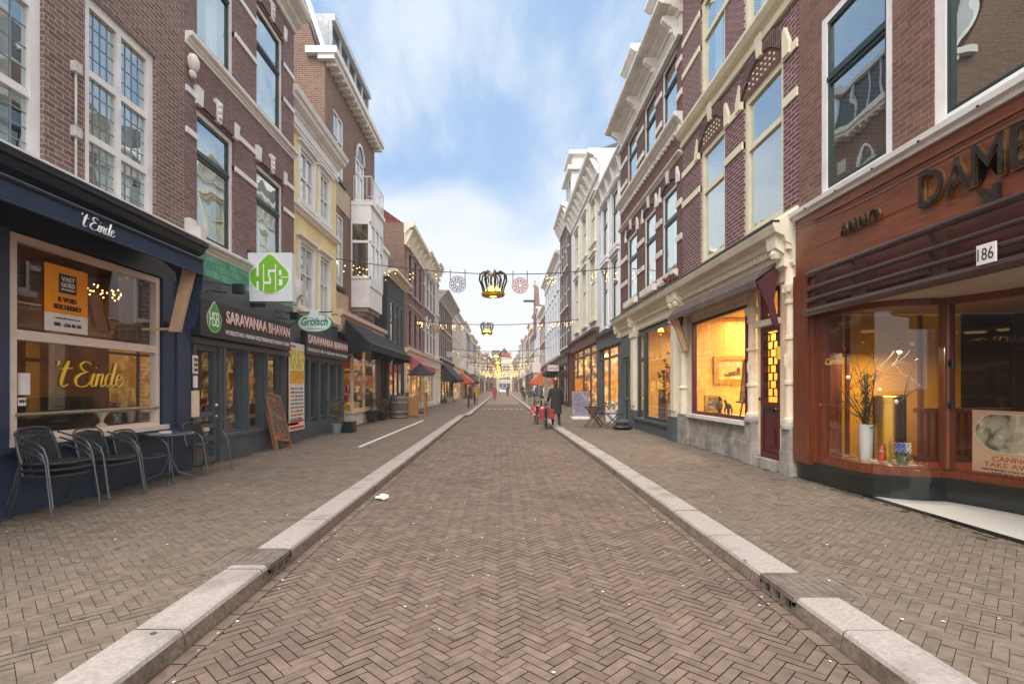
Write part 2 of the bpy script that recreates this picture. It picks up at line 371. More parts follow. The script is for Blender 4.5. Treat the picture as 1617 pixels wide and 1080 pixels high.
# kerbs: granite blocks about 1 m long, with gaps left for the drain covers
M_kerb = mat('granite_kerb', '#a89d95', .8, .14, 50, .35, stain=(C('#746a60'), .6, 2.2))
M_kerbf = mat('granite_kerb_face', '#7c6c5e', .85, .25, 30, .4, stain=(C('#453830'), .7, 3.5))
def kerb(fx, sg, gaps, name):
    mb = MB(); y = -1.0; rnd = random.Random(sg+5)
    while y < 300:
        ln = 1.0 if y < 60 else 12; y1 = y+ln*rnd.uniform(.97, 1.03)
        for g0, g1 in gaps:
            if y < g0 < y1: y1 = g0
            if g0-.001 <= y < g1: y = g1; y1 = y+ln
        for bend in (24.5, 26.2, 27.6):
            if y < bend < y1-.1: y1 = bend
        a, b = fx(y), fx(y1); e = .007; dz = rnd.uniform(-.003, .003); w = .29; zt = PZ+.008+dz
        def ring(x, yy): return [(x, yy, -.1), (x+sg*.002, yy, .02), (x-sg*.012, yy, zt-.03), (x-sg*.022, yy, zt-.008), (x-sg*.04, yy, zt), (x-sg*w, yy, zt), (x-sg*w, yy, -.1)]
        r0, r1 = ring(a, y+e), ring(b, y1-e); n = 7; vs = r0+r1
        for i in range(n-1):
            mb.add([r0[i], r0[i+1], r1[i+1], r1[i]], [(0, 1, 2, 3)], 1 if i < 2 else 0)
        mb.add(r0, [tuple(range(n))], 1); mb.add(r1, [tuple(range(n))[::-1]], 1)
        y = y1
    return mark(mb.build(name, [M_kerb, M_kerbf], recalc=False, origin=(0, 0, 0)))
LG = [(4.07, 4.49)]; RG = [(3.45, 3.90)]
kerb(lk, 1, LG+[(26.2, 26.6)], 'kerb'); kerb(rk, -1, RG+[(18.3, 18.7)], 'kerb')
M_iron = mat('cast_iron', '#85786d', .55, .2, 20, .3, metal=.35, stain=(C('#4a3f38'), .6, 5))
def drain(fx, sg, y0, y1, label):
    x = fx((y0+y1)/2); t = thing('storm_drain', label, 'drain', (x, (y0+y1)/2, 0), 'iron storm drains set into the kerbs')
    mb = MB(); z = PZ+.006; xx = lambda d: x-sg*d
    def bx(d0, d1, a, b, z0, z1, mi=0): mb.box(min(xx(d0), xx(d1)), max(xx(d0), xx(d1)), a, b, z0, z1, mi)
    bx(0, .50, y0, y0+.025, PZ-.06, z); bx(0, .50, y1-.025, y1, PZ-.06, z); bx(.475, .5, y0+.025, y1-.025, PZ-.06, z); bx(0, .02, y0+.025, y1-.025, PZ-.03, z)
    bx(.03, .47, y0+.03, y1-.03, PZ-.05, z-.004)
    for i in range(5): bx(.12+i*.06, .14+i*.06, y0+.08, y1-.08, z-.004, z)
    bx(.05, .08, (y0+y1)/2-.03, (y0+y1)/2+.03, z-.004, z+.001)
    mb.build('cover', M_iron, t)
    mb = MB(); bx(.06, .3, y0, y1, -.1, PZ-.06); mb.build('chamber', M_dark, t)
    mb = MB()
    for i in range(4):
        a = y0+(y1-y0-.03)*i/3; bx(0, .05, a, a+.03, -.02, PZ-.03)
    bx(0, .05, y0+.03, y1-.03, -.02, .015)
    mb.build('grate', M_iron, t)
drain(lk, 1, *LG[0], 'iron storm drain in the left kerb, nearest the camera')
drain(rk, -1, *RG[0], 'iron storm drain in the right kerb, in front of the corner cafe')
drain(lk, 1, 26.2, 26.6, 'small far iron drain where the left kerb steps inwards')
drain(rk, -1, 18.3, 18.7, 'iron drain in the right kerb beside the parked bicycle')
M_mark = mat('road_marking_white', '#d8d3cb', .7, .12, 12, stain=(C('#9a8c80'), .5, 12))
def Lg(px, py, h=1.38):   # ground point seen at a photo pixel
    D = h*830/(py-612); return ((px-793)*D/830, D)
a, b = Lg(567, 706), Lg(668, 664)
mark(MB().add([(a[0]-.05, a[1], PZ+.006), (a[0]+.05, a[1], PZ+.006), (b[0]+.05, b[1], PZ+.006), (b[0]-.05, b[1], PZ+.006)], [(0, 1, 2, 3)]).build('road_marking', M_mark, recalc=False))
for Y, nn in ((37, 8), (52, 8)):
    mb = MB()
    for i in range(nn):
        x = -1.3+i*2.7/(nn-1); mb.add([(x-.12, Y-.25, .008), (x+.12, Y-.25, .008), (x+.12, Y+.25, .008), (x-.12, Y+.25, .008)], [(0, 1, 2, 3)])
    mark(mb.build('road_marking', M_mark, recalc=False))
# fallen petals / paper bits
mb = MB(); rnd = random.Random(11)
for i in range(330):
    Y = 2.0+rnd.random()**1.4*17; 
    if rnd.random() < .55: X = rnd.uniform(-1.75, 1.85); z = .006
    else: X = rnd.choice([rnd.uniform(-5.0, -2.15), rnd.uniform(2.3, 4.4)]); z = PZ+.006
    if rnd.random() < .22: X = rnd.choice([lk(Y)+.05+abs(rnd.gauss(0, .06)), rk(Y)-.05-abs(rnd.gauss(0, .06))]); z = .006
    r = rnd.uniform(.005, .012)*(1+.05*Y); a0 = rnd.random()*6; k = rnd.uniform(.5, 1)
    mb.add([(X+r*math.cos(a0+t*1.047)*(k if t % 2 else 1), Y+r*math.sin(a0+t*1.047), z+rnd.uniform(0, .003)) for t in range(6)], [tuple(range(6))])
tag(mb.build('fallen_petals', mat('petal', '#d8cdb8', .8, .1, 30), recalc=False), 'pale petals and paper scraps scattered over the brick paving', 'litter', kind='stuff')
mb = MB(); rnd = random.Random(77)
for i in range(240):
    Y = 2.2+rnd.random()*14; X = rnd.uniform(-5, 4.5); z = .005 if lk(Y) < X < rk(Y) else PZ+.005
    if lk(Y)-.3 < X < lk(Y) or rk(Y) < X < rk(Y)+.3: z = PZ+.014
    r = rnd.uniform(.008, .022); mb.add([(X+r*math.cos(t*.785)*rnd.uniform(.8, 1.1), Y+r*math.sin(t*.785), z) for t in range(8)], [tuple(range(8))])
tag(mb.build('chewing_gum_spots', mat('gum_grey', '#5b5149', .8, .2, 30), recalc=False), 'dark trodden gum spots on the paving', 'stains', kind='stuff')
mb = MB()
for sx_, x_ in ((-1, -5.2), (1, 4.52)):   # moss and grit where paving meets the walls
    for i in range(420):
        Y = 3+rnd.random()*22; X = x_-sx_*abs(rnd.gauss(0, .05))+sx_*.02
        if sx_ > 0 and Y < 8.3: X -= .0; 
        r = rnd.uniform(.01, .035); mb.add([(X+r*math.cos(t*1.047), Y+1.8*r*math.sin(t*1.047)*rnd.uniform(.6, 1.2), PZ+.005+rnd.random()*.004) for t in range(6)], [tuple(range(6))])
tag(mb.build('wall_foot_grit', mat('grit_moss', '#4d4634', .95, .3, 20), recalc=False), 'moss and grit gathered along the foot of the walls', 'grit', kind='stuff')
mb = MB(); x, Y = -1.62, 7.1; rnd = random.Random(2)
for i in range(7):
    a = i*.9; mb.ball((x+.05*math.cos(a), Y+.09*math.sin(a)*1, .02+.008*(i % 3)), (.05, .04, .018), 7)
tag(mb.build('crumpled_paper', mat('paper', '#e6e2da', .8, .05)), 'crumpled white paper lying in the left gutter', 'litter')
# fallen twig on right pavement
mb = MB()
for i in range(5): mb.tube([(3.0+.03*i, 3.05+.02*i, PZ+.01), (3.1+.02*i, 3.02-.03*i, PZ+.02), (3.2, 3.05+.03*(i-2), PZ+.01)], .003, 5)
tag(mb.build('fallen_twig', woodm('twig_wood', '#3d2c20', '#5a4533')), 'thin dry twig lying on the right pavement near the camera', 'twig')

# ================================================================ facade builders
def cellwall(mb, F, u0, u1, v0, v1, holes, n=0, depth=.22, mi=0):
    us = sorted({u0, u1, *[h[0] for h in holes], *[h[1] for h in holes]}); vs = sorted({v0, v1, *[h[2] for h in holes], *[h[3] for h in holes]})
    us = [u for u in us if u0 <= u <= u1]; vs = [v for v in vs if v0 <= v <= v1]
    for a, b in zip(us, us[1:]):
        for c, d in zip(vs, vs[1:]):
            cu, cv = (a+b)/2, (c+d)/2
            if any(h[0] < cu < h[1] and h[2] < cv < h[3] for h in holes): continue
            mb.add([F(a, c, n), F(b, c, n), F(b, d, n), F(a, d, n)], [(0, 1, 2, 3)], mi)
    for h in holes:
        a, b, c, d = h[:4]; c = max(c, v0)
        P = [(a, c), (b, c), (b, d), (a, d)]
        for i in range(4):
            p, q = P[i], P[(i+1) % 4]
            mb.add([F(*p, n), F(*q, n), F(*q, n-depth), F(*p, n-depth)], [(0, 1, 2, 3)], mi)
def shell(F, u0, u1, H, holes, m, par, v0=0, depth=.22, back=9, name='wall', roofm=None):
    mb = MB(); cellwall(mb, F, u0, u1, v0, H, holes, 0, depth)
    for u in (u0, u1): mb.add([F(u, v0, 0), F(u, H, 0), F(u, H, -back), F(u, v0, -back)], [(0, 1, 2, 3)])
    mb.add([F(u0, v0, -back), F(u1, v0, -back), F(u1, H, -back), F(u0, H, -back)], [(0, 1, 2, 3)])
    o = mb.build(name, m, par, recalc=False)
    MB().add([F(u0, H, 0), F(u1, H, 0), F(u1, H, -back), F(u0, H, -back)], [(0, 1, 2, 3)]).build('roof', roofm or M_roof, par, recalc=False)
    return o
def win(F, u0, u1, v0, v1, par, fm, sm=None, n=-.1, fw=.07, trans=(), mull=(), pane=None, curtain=None, lead=None, sill=None, name='window', tw=.05, room=False):
    mb = MB(); a, b = n-.05, n+.05
    mb.fb(F, u0, u0+fw, v0, v1, a, b); mb.fb(F, u1-fw, u1, v0, v1, a, b)
    mb.fb(F, u0+fw, u1-fw, v0, v0+fw, a, b-.002); mb.fb(F, u0+fw, u1-fw, v1-fw, v1, a, b-.002)
    U = [u0+fw, *[x for m in mull for x in (m-tw/2, m+tw/2)], u1-fw]; V = [v0+fw, *[x for t in trans for x in (t-tw/2, t+tw/2)], v1-fw]
    for m in mull: mb.fb(F, m-tw/2, m+tw/2, v0+fw, v1-fw, a, b-.004)
    for t in (() if sm else trans):
        for i in range(0, len(U), 2): mb.fb(F, U[i], U[i+1], t-tw/2, t+tw/2, a, b-.006)
    W = mb.build(name, fm, par)
    if sill: mb2 = MB(); mb2.fb(F, u0-.06, u1+.06, v0-sill[0], v0-.002, -.1, sill[1]); mb2.build('sill', sill[2] if len(sill) > 2 else fm, W)
    cells = [(U[i], U[i+1], V[j], V[j+1]) for i in range(0, len(U), 2) for j in range(0, len(V), 2)]
    if sm:
        mb = MB(); k = .05
        for (p, q, r, s) in cells:
            for bx in ((p, p+k, r, s), (q-k, q, r, s), (p+k, q-k, r, r+k), (p+k, q-k, s-k, s)): mb.fb(F, *bx, n-.035, n+.03)
        for t in trans:
            for i in range(0, len(U), 2): mb.fb(F, U[i], U[i+1], t-tw/2, t+tw/2, n-.04, n+.05)
        mb.build('sash', sm, W)
    mb = MB()
    for (p, q, r, s) in cells: mb.add([F(p, r, n), F(q, r, n), F(q, s, n), F(p, s, n)], [(0, 1, 2, 3)])
    mb.build('pane', pane or G_up, W, recalc=False)
    if lead:
        mb = MB(); lx, ly, lm, lt = lead
        for (p, q, r, s) in cells:
            for i in range(1, lx): x = p+(q-p)*i/lx; mb.fb(F, x-lt/2, x+lt/2, r, s, n-.008, n+.01)
            for j in range(1, ly): y = r+(s-r)*j/ly; mb.fb(F, p, q, y-lt/2, y+lt/2, n-.009, n+.009)
        mb.build('glazing_bars', lm, W)
    if curtain:
        mb = MB(); spans = {'full': [(u0+fw, u1-fw)], 'sides': [(u0+fw, u0+fw+(u1-u0)*.28), (u1-fw-(u1-u0)*.28, u1-fw)], 'one': [(u0+fw, u0+fw+(u1-u0)*.35)], 'half': [(u0+fw, u1-fw)]}[curtain]
        top = v1-.02 if curtain != 'half' else v0+(v1-v0)*.55
        for p, q in spans:
            N = max(6, int((q-p)/.035)); P = []
            for i in range(N+1):
                x = p+(q-p)*i/N; P.append((x, n-.22+.03*math.sin(i*1.9)+.015*math.sin(i*.7)))
            for i in range(N):
                (x, d), (x2, d2) = P[i], P[i+1]; mb.add([F(x, v0+.03, d), F(x2, v0+.03, d2), F(x2, top, d2), F(x, top, d)], [(0, 1, 2, 3)])
        mb.build('curtain', M_curtain, W, recalc=False)
    return W
def room(F, u0, u1, v0, v1, n0, n1, m, par, name='shop_interior', floor=None):
    mb = MB()
    P = lambda u, v, n: F(u, v, n)
    mb.add([P(u0, v0, n1), P(u1, v0, n1), P(u1, v1, n1), P(u0, v1, n1)], [(0, 1, 2, 3)])
    mb.add([P(u0, v0, n0), P(u0, v0, n1), P(u0, v1, n1), P(u0, v1, n0)], [(0, 1, 2, 3)])
    mb.add([P(u1, v0, n0), P(u1, v0, n1), P(u1, v1, n1), P(u1, v1, n0)], [(0, 1, 2, 3)])
    mb.add([P(u0, v1, n0), P(u1, v1, n0), P(u1, v1, n1), P(u0, v1, n1)], [(0, 1, 2, 3)])
    mb.add([P(u0, v0, n0), P(u1, v0, n0), P(u1, v0, n1), P(u0, v0, n1)], [(0, 1, 2, 3)], 1)
    return mb.build(name, [m, floor or m], par, recalc=False)
def cornice(F, u0, u1, v, h, proj, m, par, name='cornice', n0=-.02, dent=None):
    prof = [(n0, v), (proj*.15, v), (proj*.2, v+h*.2), (proj*.45, v+h*.35), (proj*.5, v+h*.5), (proj*.9, v+h*.62), (proj, v+h*.75), (proj, v+h), (n0, v+h)]
    mb = MB(); mb.fprof(F, u0, u1, prof)
    if dent:
        k = int((u1-u0)/dent)
        for i in range(k):
            a = u0+dent*(i+.25); mb.fb(F, a, a+dent*.5, v-.12*h/.3, v-.002, 0, proj*.35)
    return mb.build(name, m, par)
def bands(F, spans, vs, h, m, par, proj=.025, name='stone_band'):
    mb = MB()
    for (a, b) in spans:
        for v in vs: mb.fb(F, a, b, v, v+h, -.05, proj)
    return mb.build(name, m, par)
def gaps(u0, u1, cols, pad=0):
    xs = [u0]; 
    for a, b in sorted(cols): xs += [a-pad, b+pad]
    xs.append(u1); return [(xs[i], xs[i+1]) for i in range(0, len(xs), 2)]
BR_arch = brick('arch_brick', '#5e3a38', '#4c2e30', '#8f7d75', .065, .3, .008)
def flat_arch(F, a, b, v, m_br, m_st, par, rise=.22, h=.32, key=True, name='arch'):
    """segmental brick arch over an opening, stone keystone and springers"""
    mb = MB(); N = 14; w = b-a
    for i in range(N):
        t0, t1 = i/N, (i+1)/N
        f = lambda t: v+rise*(1-(2*t-1)**2)
        x0, x1 = a-.05+(w+.1)*t0, a-.05+(w+.1)*t1
        mb.hexa([F(x0, f(t0), -.03), F(x1, f(t1), -.03), F(x1, f(t1), .04), F(x0, f(t0), .04), F(x0, f(t0)+h, -.03), F(x1, f(t1)+h, -.03), F(x1, f(t1)+h, .04), F(x0, f(t0)+h, .04)])
    A = mb.build(name, BR_arch, par)
    mb = MB(); c = (a+b)/2
    if key:
        mb.prism([F(c-.07, v+rise-.04, -.02), F(c+.07, v+rise-.04, -.02), F(c+.11, v+rise+h+.03, -.02), F(c-.11, v+rise+h+.03, -.02)],
                 [F(c-.07, v+rise-.04, .07), F(c+.07, v+rise-.04, .07), F(c+.11, v+rise+h+.03, .09), F(c-.11, v+rise+h+.03, .09)])
    for x, sg in ((a-.05, -1), (b+.05, 1)):
        mb.prism([F(x, v-.14, -.02), F(x+sg*.2, v-.14, -.02), F(x+sg*.2, v+.04, -.02), F(x+sg*.06, v+h+.04, -.02), F(x, v+h, -.02)],
                 [F(x, v-.14, .055), F(x+sg*.2, v-.14, .055), F(x+sg*.2, v+.04, .055), F(x+sg*.06, v+h+.04, .055), F(x, v+h, .055)])
    mb.build('keystone', m_st, A)
    return A
def chair_dummy(): pass
# ================================================================ LEFT SIDE
FL = facade(-1, 5.35)
BR_L1 = brick('brown_brick', '#846a60', '#6b534b', '#9c8f86', .21, .066, .009)
BR_L2 = brick('plum_brick', '#856764', '#6c4f4d', '#94867f', .2, .058, .006)
# ---- pub
P1 = thing('pub_building', 'brown brick pub with navy fascia and tall leaded windows above it', 'building', (-5.35, 6, 0))
winA = (4.3, 6.14, 3.98, 6.9); winB = (6.74, 8.12, 3.98, 6.6); shopA = (5.64, 8.1, .9, 3.18)
shell(FL, 2.2, 8.85, 10.5, [winA, winB, shopA], BR_L1, P1, v0=-.05, depth=.25)
for (a, b, c, d) in (winA, winB):
    win(FL, a, b, c, d, P1, M_white, n=-.1, fw=.13, trans=(4.78, 5.62) if b > 7 else (4.85, 5.9), mull=((a+b)/2-.02,), lead=(4, 4, M_lead, .009), tw=.09, curtain='full' if b > 7 else 'sides')
# navy timber front
M_fascia = mat('fascia_black_navy', '#171c24', .4, .15, 3)
mb = MB()
for a, b in ((2.2, 5.6), (8.14, 8.86)):
    mb.fb(FL, a, b, .86, 3.2, 0, .1)
mb.fb(FL, 8.45, 8.6, .86, 3.2, .1, .13)
mb.build('timber_front', M_navy, P1)
mb = MB(); mb.fb(FL, 2.2, 8.86, 3.2, 3.62, 0, .1); mb.build('awning_box', M_fascia, P1)  # band of the front coloured near-black for the shade beneath the awning
mb = MB(); mb.fb(FL, 2.2, 8.9, -.02, .48, 0, .1); mb.fb(FL, 2.2, 8.9, .52, .8, 0, .07); mb.fb(FL, 2.2, 8.9, .8, .86, 0, .15); mb.fb(FL, 2.2, 8.9, .48, .52, 0, .12)
mb.build('plinth', M_navy, P1)
mb = MB(); mb.fprof(FL, 2.2, 8.98, [(-.02, 3.6), (.13, 3.6), (.15, 3.72), (.26, 3.78), (.3, 3.86), (.34, 3.88), (.34, 3.93), (-.02, 3.95)]); mb.build('fascia_cornice', M_fascia, P1)
MB().fb(FL, 2.2, 9.0, 3.951, 3.975, -.02, .36).build('lead_flashing', M_white, P1)
M_winf = mat('pub_window_paint', '#dccabd', .45, .05, 3, stain=(C('#a38c7c'), .3, 3))
W = win(FL, 5.64, 8.1, .9, 3.18, P1, M_winf, n=.02, fw=.08, trans=(2.08,), tw=.11, pane=G_shop, name='shop_window')
mb = MB(); mb.fb(FL, 5.6, 8.2, .862, .93, 0, .16); mb.build('sill', M_winf, W)
mb = MB(); mb.tube([FL(5.7, 1.2, .08), FL(8.05, 1.2, .08)], .022); mb.build('rail', mat('brushed_brass', '#b7a88c', .3, .1, 10, metal=.9), W)
# dim amber interior
M_amber = mat('amber_plaster', '#8a5a28', .8, .3, 1.2, stain=(C('#2a1c12'), .8, .9))
room(FL, 5.3, 8.6, .3, 3.3, -.1, -2.6, M_amber, P1, floor=mat('dark_floor', '#2b1d14', .5, .2, 3))
area('pub_lamp', (-7.0, 6.9, 3.2), (1.2, 1.6), 8, (1, .62, .28))
mb = MB(); 
mb.fb(FL, 6.9, 8.5, .3, 1.3, -1.4, -1.9); mb.fb(FL, 6.85, 8.55, 1.3, 1.36, -1.3, -1.95)
mb.build('bar_counter', woodm('dark_bar_wood', '#2a170c', '#4a2c17', .4), P1)
mb = MB()
for i in range(4): mb.fb(FL, 5.7+i*.55, 6.1+i*.55, 1.5+.12*(i % 2), 2.3, -2.56, -2.52)
mb.build('wall_picture', mat('picture_ochre', '#b5823c', .6, .3, 6), P1)
mb = MB(); mb.lathe(FL(7.35, .95, -.25), [(.07, 0), (.06, .03), (.02, .06), (.03, .12), (.09, .2), (.1, .24)], 14); tag(mb.build('sill_vase', M_peach, None, True), 'small pale goblet vase behind the pub window', 'vase')
mb = MB(); 
for p in ((6.05, .3, -1.2), (6.6, .3, -1.4)):
    x = FL(*p); mb.lathe(x, [(.2, 0), (.2, .02), (.03, .04), (.03, .7), (.17, .72), (.17, .76)], 14)
mb.build('bar_stool', M_black, P1)
# drapery on the left end inside
mb = MB()
for i in range(24):
    u = 7.6+i*.02; d = -.2+.03*math.sin(i*1.7); d2 = -.2+.03*math.sin((i+1)*1.7)
    mb.add([FL(u, 2.2, d), FL(u+.02, 2.2, d2), FL(u+.02, 3.1, d2), FL(u, 3.1, d)], [(0, 1, 2, 3)])
mb.build('drape', mat('brown_drape', '#7a5a3a', .9, .2, 6), P1, recalc=False)
# awning of the pub
M_canvas = mat('navy_canvas', '#1b2c47', .85, .15, 3, .2, stain=(C('#16233a'), .5, 2))
A = thing('awning', 'navy canvas awning over the pub window with white script', 'awning', FL(6, 3.1, .3))
mb = MB(); u0, u1 = 2.4, 7.8
mb.fprof(FL, u0, u1, [(.12, 3.6), (.12, 3.57), (.88, 3.36), (.9, 3.39)])
mb.fprof(FL, u0, u1, [(.88, 3.38), (.9, 3.38), (.915, 3.17), (.895, 3.17)])
A1 = mb.build('canopy', M_canvas, A)
mb = MB(); mb.tube([FL(u0, 3.385, .9), FL(u1, 3.385, .9)], .028); mb.tube([FL(u0, 3.17, .905), FL(u1, 3.17, .905)], .012); mb.build('front_rail', M_metal, A)
mb = MB()
mb.prism([FL(u1, 3.58, .1), FL(u1, 3.37, .9), FL(u1, 3.1, .9), FL(u1, 2.4, .78), FL(u1, 2.34, .66), FL(u1, 3.2, .5)], [FL(u1+.03, 3.58, .1), FL(u1+.03, 3.37, .9), FL(u1+.03, 3.1, .9), FL(u1+.03, 2.4, .78), FL(u1+.03, 2.34, .66), FL(u1+.03, 3.2, .5)])
mb.build('side_flap', M_canvas, A)
mb = MB(); mb.hexa([FL(7.7, 2.32, .46), FL(7.76, 2.32, .46), FL(7.76, 2.32, .62), FL(7.7, 2.32, .62), FL(7.7, 3.3, .68), FL(7.76, 3.3, .68), FL(7.76, 3.3, .86), FL(7.7, 3.3, .86)]); mb.tube([FL(7.74, 2.36, .05), FL(7.74, 2.36, .56)], .018, 6)
mb.build('arm', mat('beige_timber', '#c9a98a', .6, .1, 5), A)
# script lettering: brush strokes drawn as ribbons
def script(name, F, side, u, v, n, h, w, m, par, r=.018):
    """'t Einde in a connected hand; local box 0..1 x, 0..1 y"""
    S = []
    def st(*p): S.append(p)
    st((.02, .98), (.035, .92), (.02, .82))
    st((.155, .98), (.12, .7), (.09, .35), (.085, .12), (.12, .04), (.17, .12)); st((.06, .68), (.12, .7), (.21, .72))
    st((.46, .88), (.43, .98), (.37, .99), (.32, .88), (.33, .74), (.39, .62), (.43, .6)); st((.41, .6), (.33, .52), (.27, .34), (.28, .12), (.35, .03), (.43, .08), (.48, .26))
    st((.52, .55), (.495, .3), (.49, .1), (.52, .04), (.55, .12)); st((.54, .76), (.545, .79))
    st((.58, .55), (.565, .3), (.555, .05)); st((.565, .3), (.6, .48), (.635, .55), (.65, .48), (.635, .25), (.635, .08), (.66, .04), (.69, .12))
    st((.79, .5), (.76, .56), (.72, .5), (.695, .3), (.705, .1), (.74, .04), (.785, .2)); st((.84, .98), (.815, .6), (.79, .25), (.8, .06), (.83, .06), (.86, .14))
    st((.86, .28), (.92, .34), (.95, .46), (.93, .56), (.89, .5), (.865, .3), (.88, .1), (.92, .04), (.985, .2))
    mb = MB(); sg = 1 if side < 0 else -1
    for s in S:
        P = [s[0]]
        for i in range(len(s)-1):   # catmull-rom
            p0, p1, p2, p3 = s[max(i-1, 0)], s[i], s[i+1], s[min(i+2, len(s)-1)]
            for t in (.25, .5, .75, 1):
                P.append(tuple(.5*(2*p1[k]+(p2[k]-p0[k])*t+(2*p0[k]-5*p1[k]+4*p2[k]-p3[k])*t*t+(3*p1[k]-p0[k]-3*p2[k]+p3[k])*t**3) for k in (0, 1)))
        Q = []
        for i, (x, y) in enumerate(P):
            j = min(i+1, len(P)-1); k = max(i-1, 0); dy = P[j][1]-P[k][1]
            Q.append(r*(.55+.9*min(1, max(0, -dy*6))))
        x3 = [F(u+sg*(x*w+(y-.5)*h*.12), v+y*h, n) for x, y in P]
        mb.tube(x3, Q, 5)
    o = mb.build(name, m, par); return o
M_gold = mat('gold_lettering', '#e8bd3a', .4, .08, 20)
script('lettering', FL, -1, 6.25, 1.5, .035, .33, 1.15, M_gold, W, .014)
script('lettering', facade(-1, 5.35-.925), -1, 5.52, 3.2, 0, .145, .5, M_white, A1, .008)
# poster behind the upper pane
def panel(name, F, u0, u1, v0, v1, n, m, par, t=.008): mb = MB(); mb.fb(F, u0, u1, v0, v1, n, n+t); return mb.build(name, m, par)
T = thing('window_poster', 'orange and white poster taped in the pub window', 'poster', FL(6.42, 2.15, .04))
M_or = mat('poster_orange', '#f0950f', .6, .05, 4); M_wp = mat('poster_white', '#dfd8d2', .6, .04, 4); M_ink = mat('printed_ink', '#2b2119', .6, .05, 8)
panel('orange_field', FL, 6.1, 6.73, 2.39, 2.96, .035, M_or, T); panel('white_field', FL, 6.1, 6.73, 2.17, 2.388, .035, M_wp, T)
panel('logo_plate', FL, 6.29, 6.55, 2.64, 2.87, .0435, mat('poster_brown', '#33281d', .6), T, .003)
ftext('VAST', 'print', FL, -1, 6.32, 2.785, .047, .2, .055, M_wp, T, off=.02); ftext('GOED', 'print', FL, -1, 6.32, 2.715, .047, .2, .055, M_wp, T, off=.02); ftext('BESCHERMERS', 'print', FL, -1, 6.32, 2.675, .047, .2, .022, M_wp, T, off=.02)
ftext('IK WORD', 'print', FL, -1, 6.28, 2.53, .044, .27, .06, M_ink, T, off=.025); ftext('BESCHERMD!', 'print', FL, -1, 6.22, 2.44, .044, .4, .06, M_ink, T, off=.025)
ftext('vastgoedbeschermers.nl', 'print', FL, -1, 6.24, 2.32, .044, .36, .025, M_ink, T); ftext('088 - 636 06 00', 'print', FL, -1, 6.22, 2.235, .044, .4, .045, M_ink, T, off=.02)
T = thing('window_notice', 'small white notice box at the left edge of the pub window', 'notice', FL(5.79, 1.4, .04))
panel('notice_board', FL, 5.75, 5.87, 1.42, 1.66, .05, M_wp, T, .03); panel('notice_sticker', FL, 5.75, 5.85, 1.3, 1.39, .05, M_wp, T, .003); ftext('WiFi', 'print', FL, -1, 5.76, 1.33, .054, .08, .035, M_ink, T)
# fairy lights inside the pub window
mb = MB(); rnd = random.Random(4); E_warm = emis('bulb_warm', '#ffb45a', 7)
t = thing('window_fairy_lights', 'tangle of small warm lights at the top of the pub window', 'string lights', FL(7.0, 2.7, -.1))
pts = [FL(6.7+i*.06, 2.86-.07*abs(math.sin(i*.9))+rnd.uniform(-.03, .03), -.12) for i in range(16)]
MB().tube(pts, .003, 4).build('wire', M_black, t)
for p in pts:
    for k in range(2): mb.ball((p[0]+rnd.uniform(-.02, .02), p[1]+rnd.uniform(-.05, .05), p[2]+rnd.uniform(-.06, .05)), .009, 6)
mb.build('bulbs', E_warm, t)
# small boxes and conduit on brickwork
for v0, v1, lab in ((4.62, 4.75, 'lower grey junction box on the pub brickwork'), (5.42, 5.55, 'upper grey junction box on the pub brickwork')):
    t = thing('junction_box', lab, 'junction box', FL(6.56, v0, 0), 'grey junction boxes on the pub wall'); 
    MB().fb(FL, 6.5, 6.62, v0, v1, 0, .07).build('housing', mat('pvc_grey', '#c9c4bf', .5), t, bevel=.008)
    mb = MB(); mb.tube([FL(6.56, v0, .03), FL(6.56, v0-.02-(.62 if v0 > 5 else .6), .03)], .014); mb.build('conduit', MC['pvc_grey'], t)
t = thing('wall_lamp', 'black round wall lamp on the navy pilaster of the pub', 'lamp', FL(8.3, 2.5, .1)); 
mb = MB(); mb.lathe(FL(8.2, 2.48, .1), [(.06, 0), (.06, .02), (.03, .03), (.03, .08), (.05, .1), (.05, .17), (.02, .19)], 14, axis='x'); mb.build('lamp_head', M_black, t, True)
T = thing('door_panel', 'blank cream intercom panel beside the restaurant door', 'panel', FL(9, 1, .1)); FL0 = FL
panel('plate', FL, 8.87, 9.08, 1.0, 1.45, .1, M_peach, T, .02); panel('bell_strip', FL, 8.92, 9.03, 1.5, 1.7, .1, M_white, T, .02)
panel('house_sign', FL, 8.9, 9.04, 1.74, 2.05, .1, M_wp, T, .02)
for i in range(3): ftext('028', 'print', FL, -1, 8.92, 1.78+.085*i, .121, .1, .05, M_ink, T)

# ---- restaurant building (plum brick, stone bands)
P2 = thing('restaurant_building', 'plum brick building with white stone bands above a grey restaurant front', 'building', (-5.35, 11, 0))
c1, c2 = (9.2, 10.5), (11.45, 12.85)
lo = (4.12, 6.42); up = (7.62, 9.95)
holes = [(a, b, *f) for a, b in (c1, c2) for f in (lo, up)]
gfh = (8.98, 13.3, .6, 2.34); door = (8.98, 9.78, .1, 2.34)
shell(FL, 8.85, 13.5, 11.0, holes+[(8.98, 9.8, .1, 2.34), (9.8, 13.2, .62, 2.34)], BR_L2, P2, v0=-.05)
for (a, b) in (c1, c2):
    win(FL, a, b, *lo, P2, M_white, M_green_dark, n=-.1, fw=.09, trans=(5.66,), curtain='full', tw=.05)
    win(FL, a, b, *up, P2, M_white, M_green_dark, n=-.1, fw=.09, trans=(9.1,), curtain='sides' if a < 10 else None, tw=.05)
bands(FL, gaps(8.87, 13.5, (c1, c2)), (5.82, 6.52), .1, M_white, P2, .03)
bands(FL, gaps(8.87, 13.5, (c1, c2)), (8.5, 9.35), .1, M_white, P2, .03)
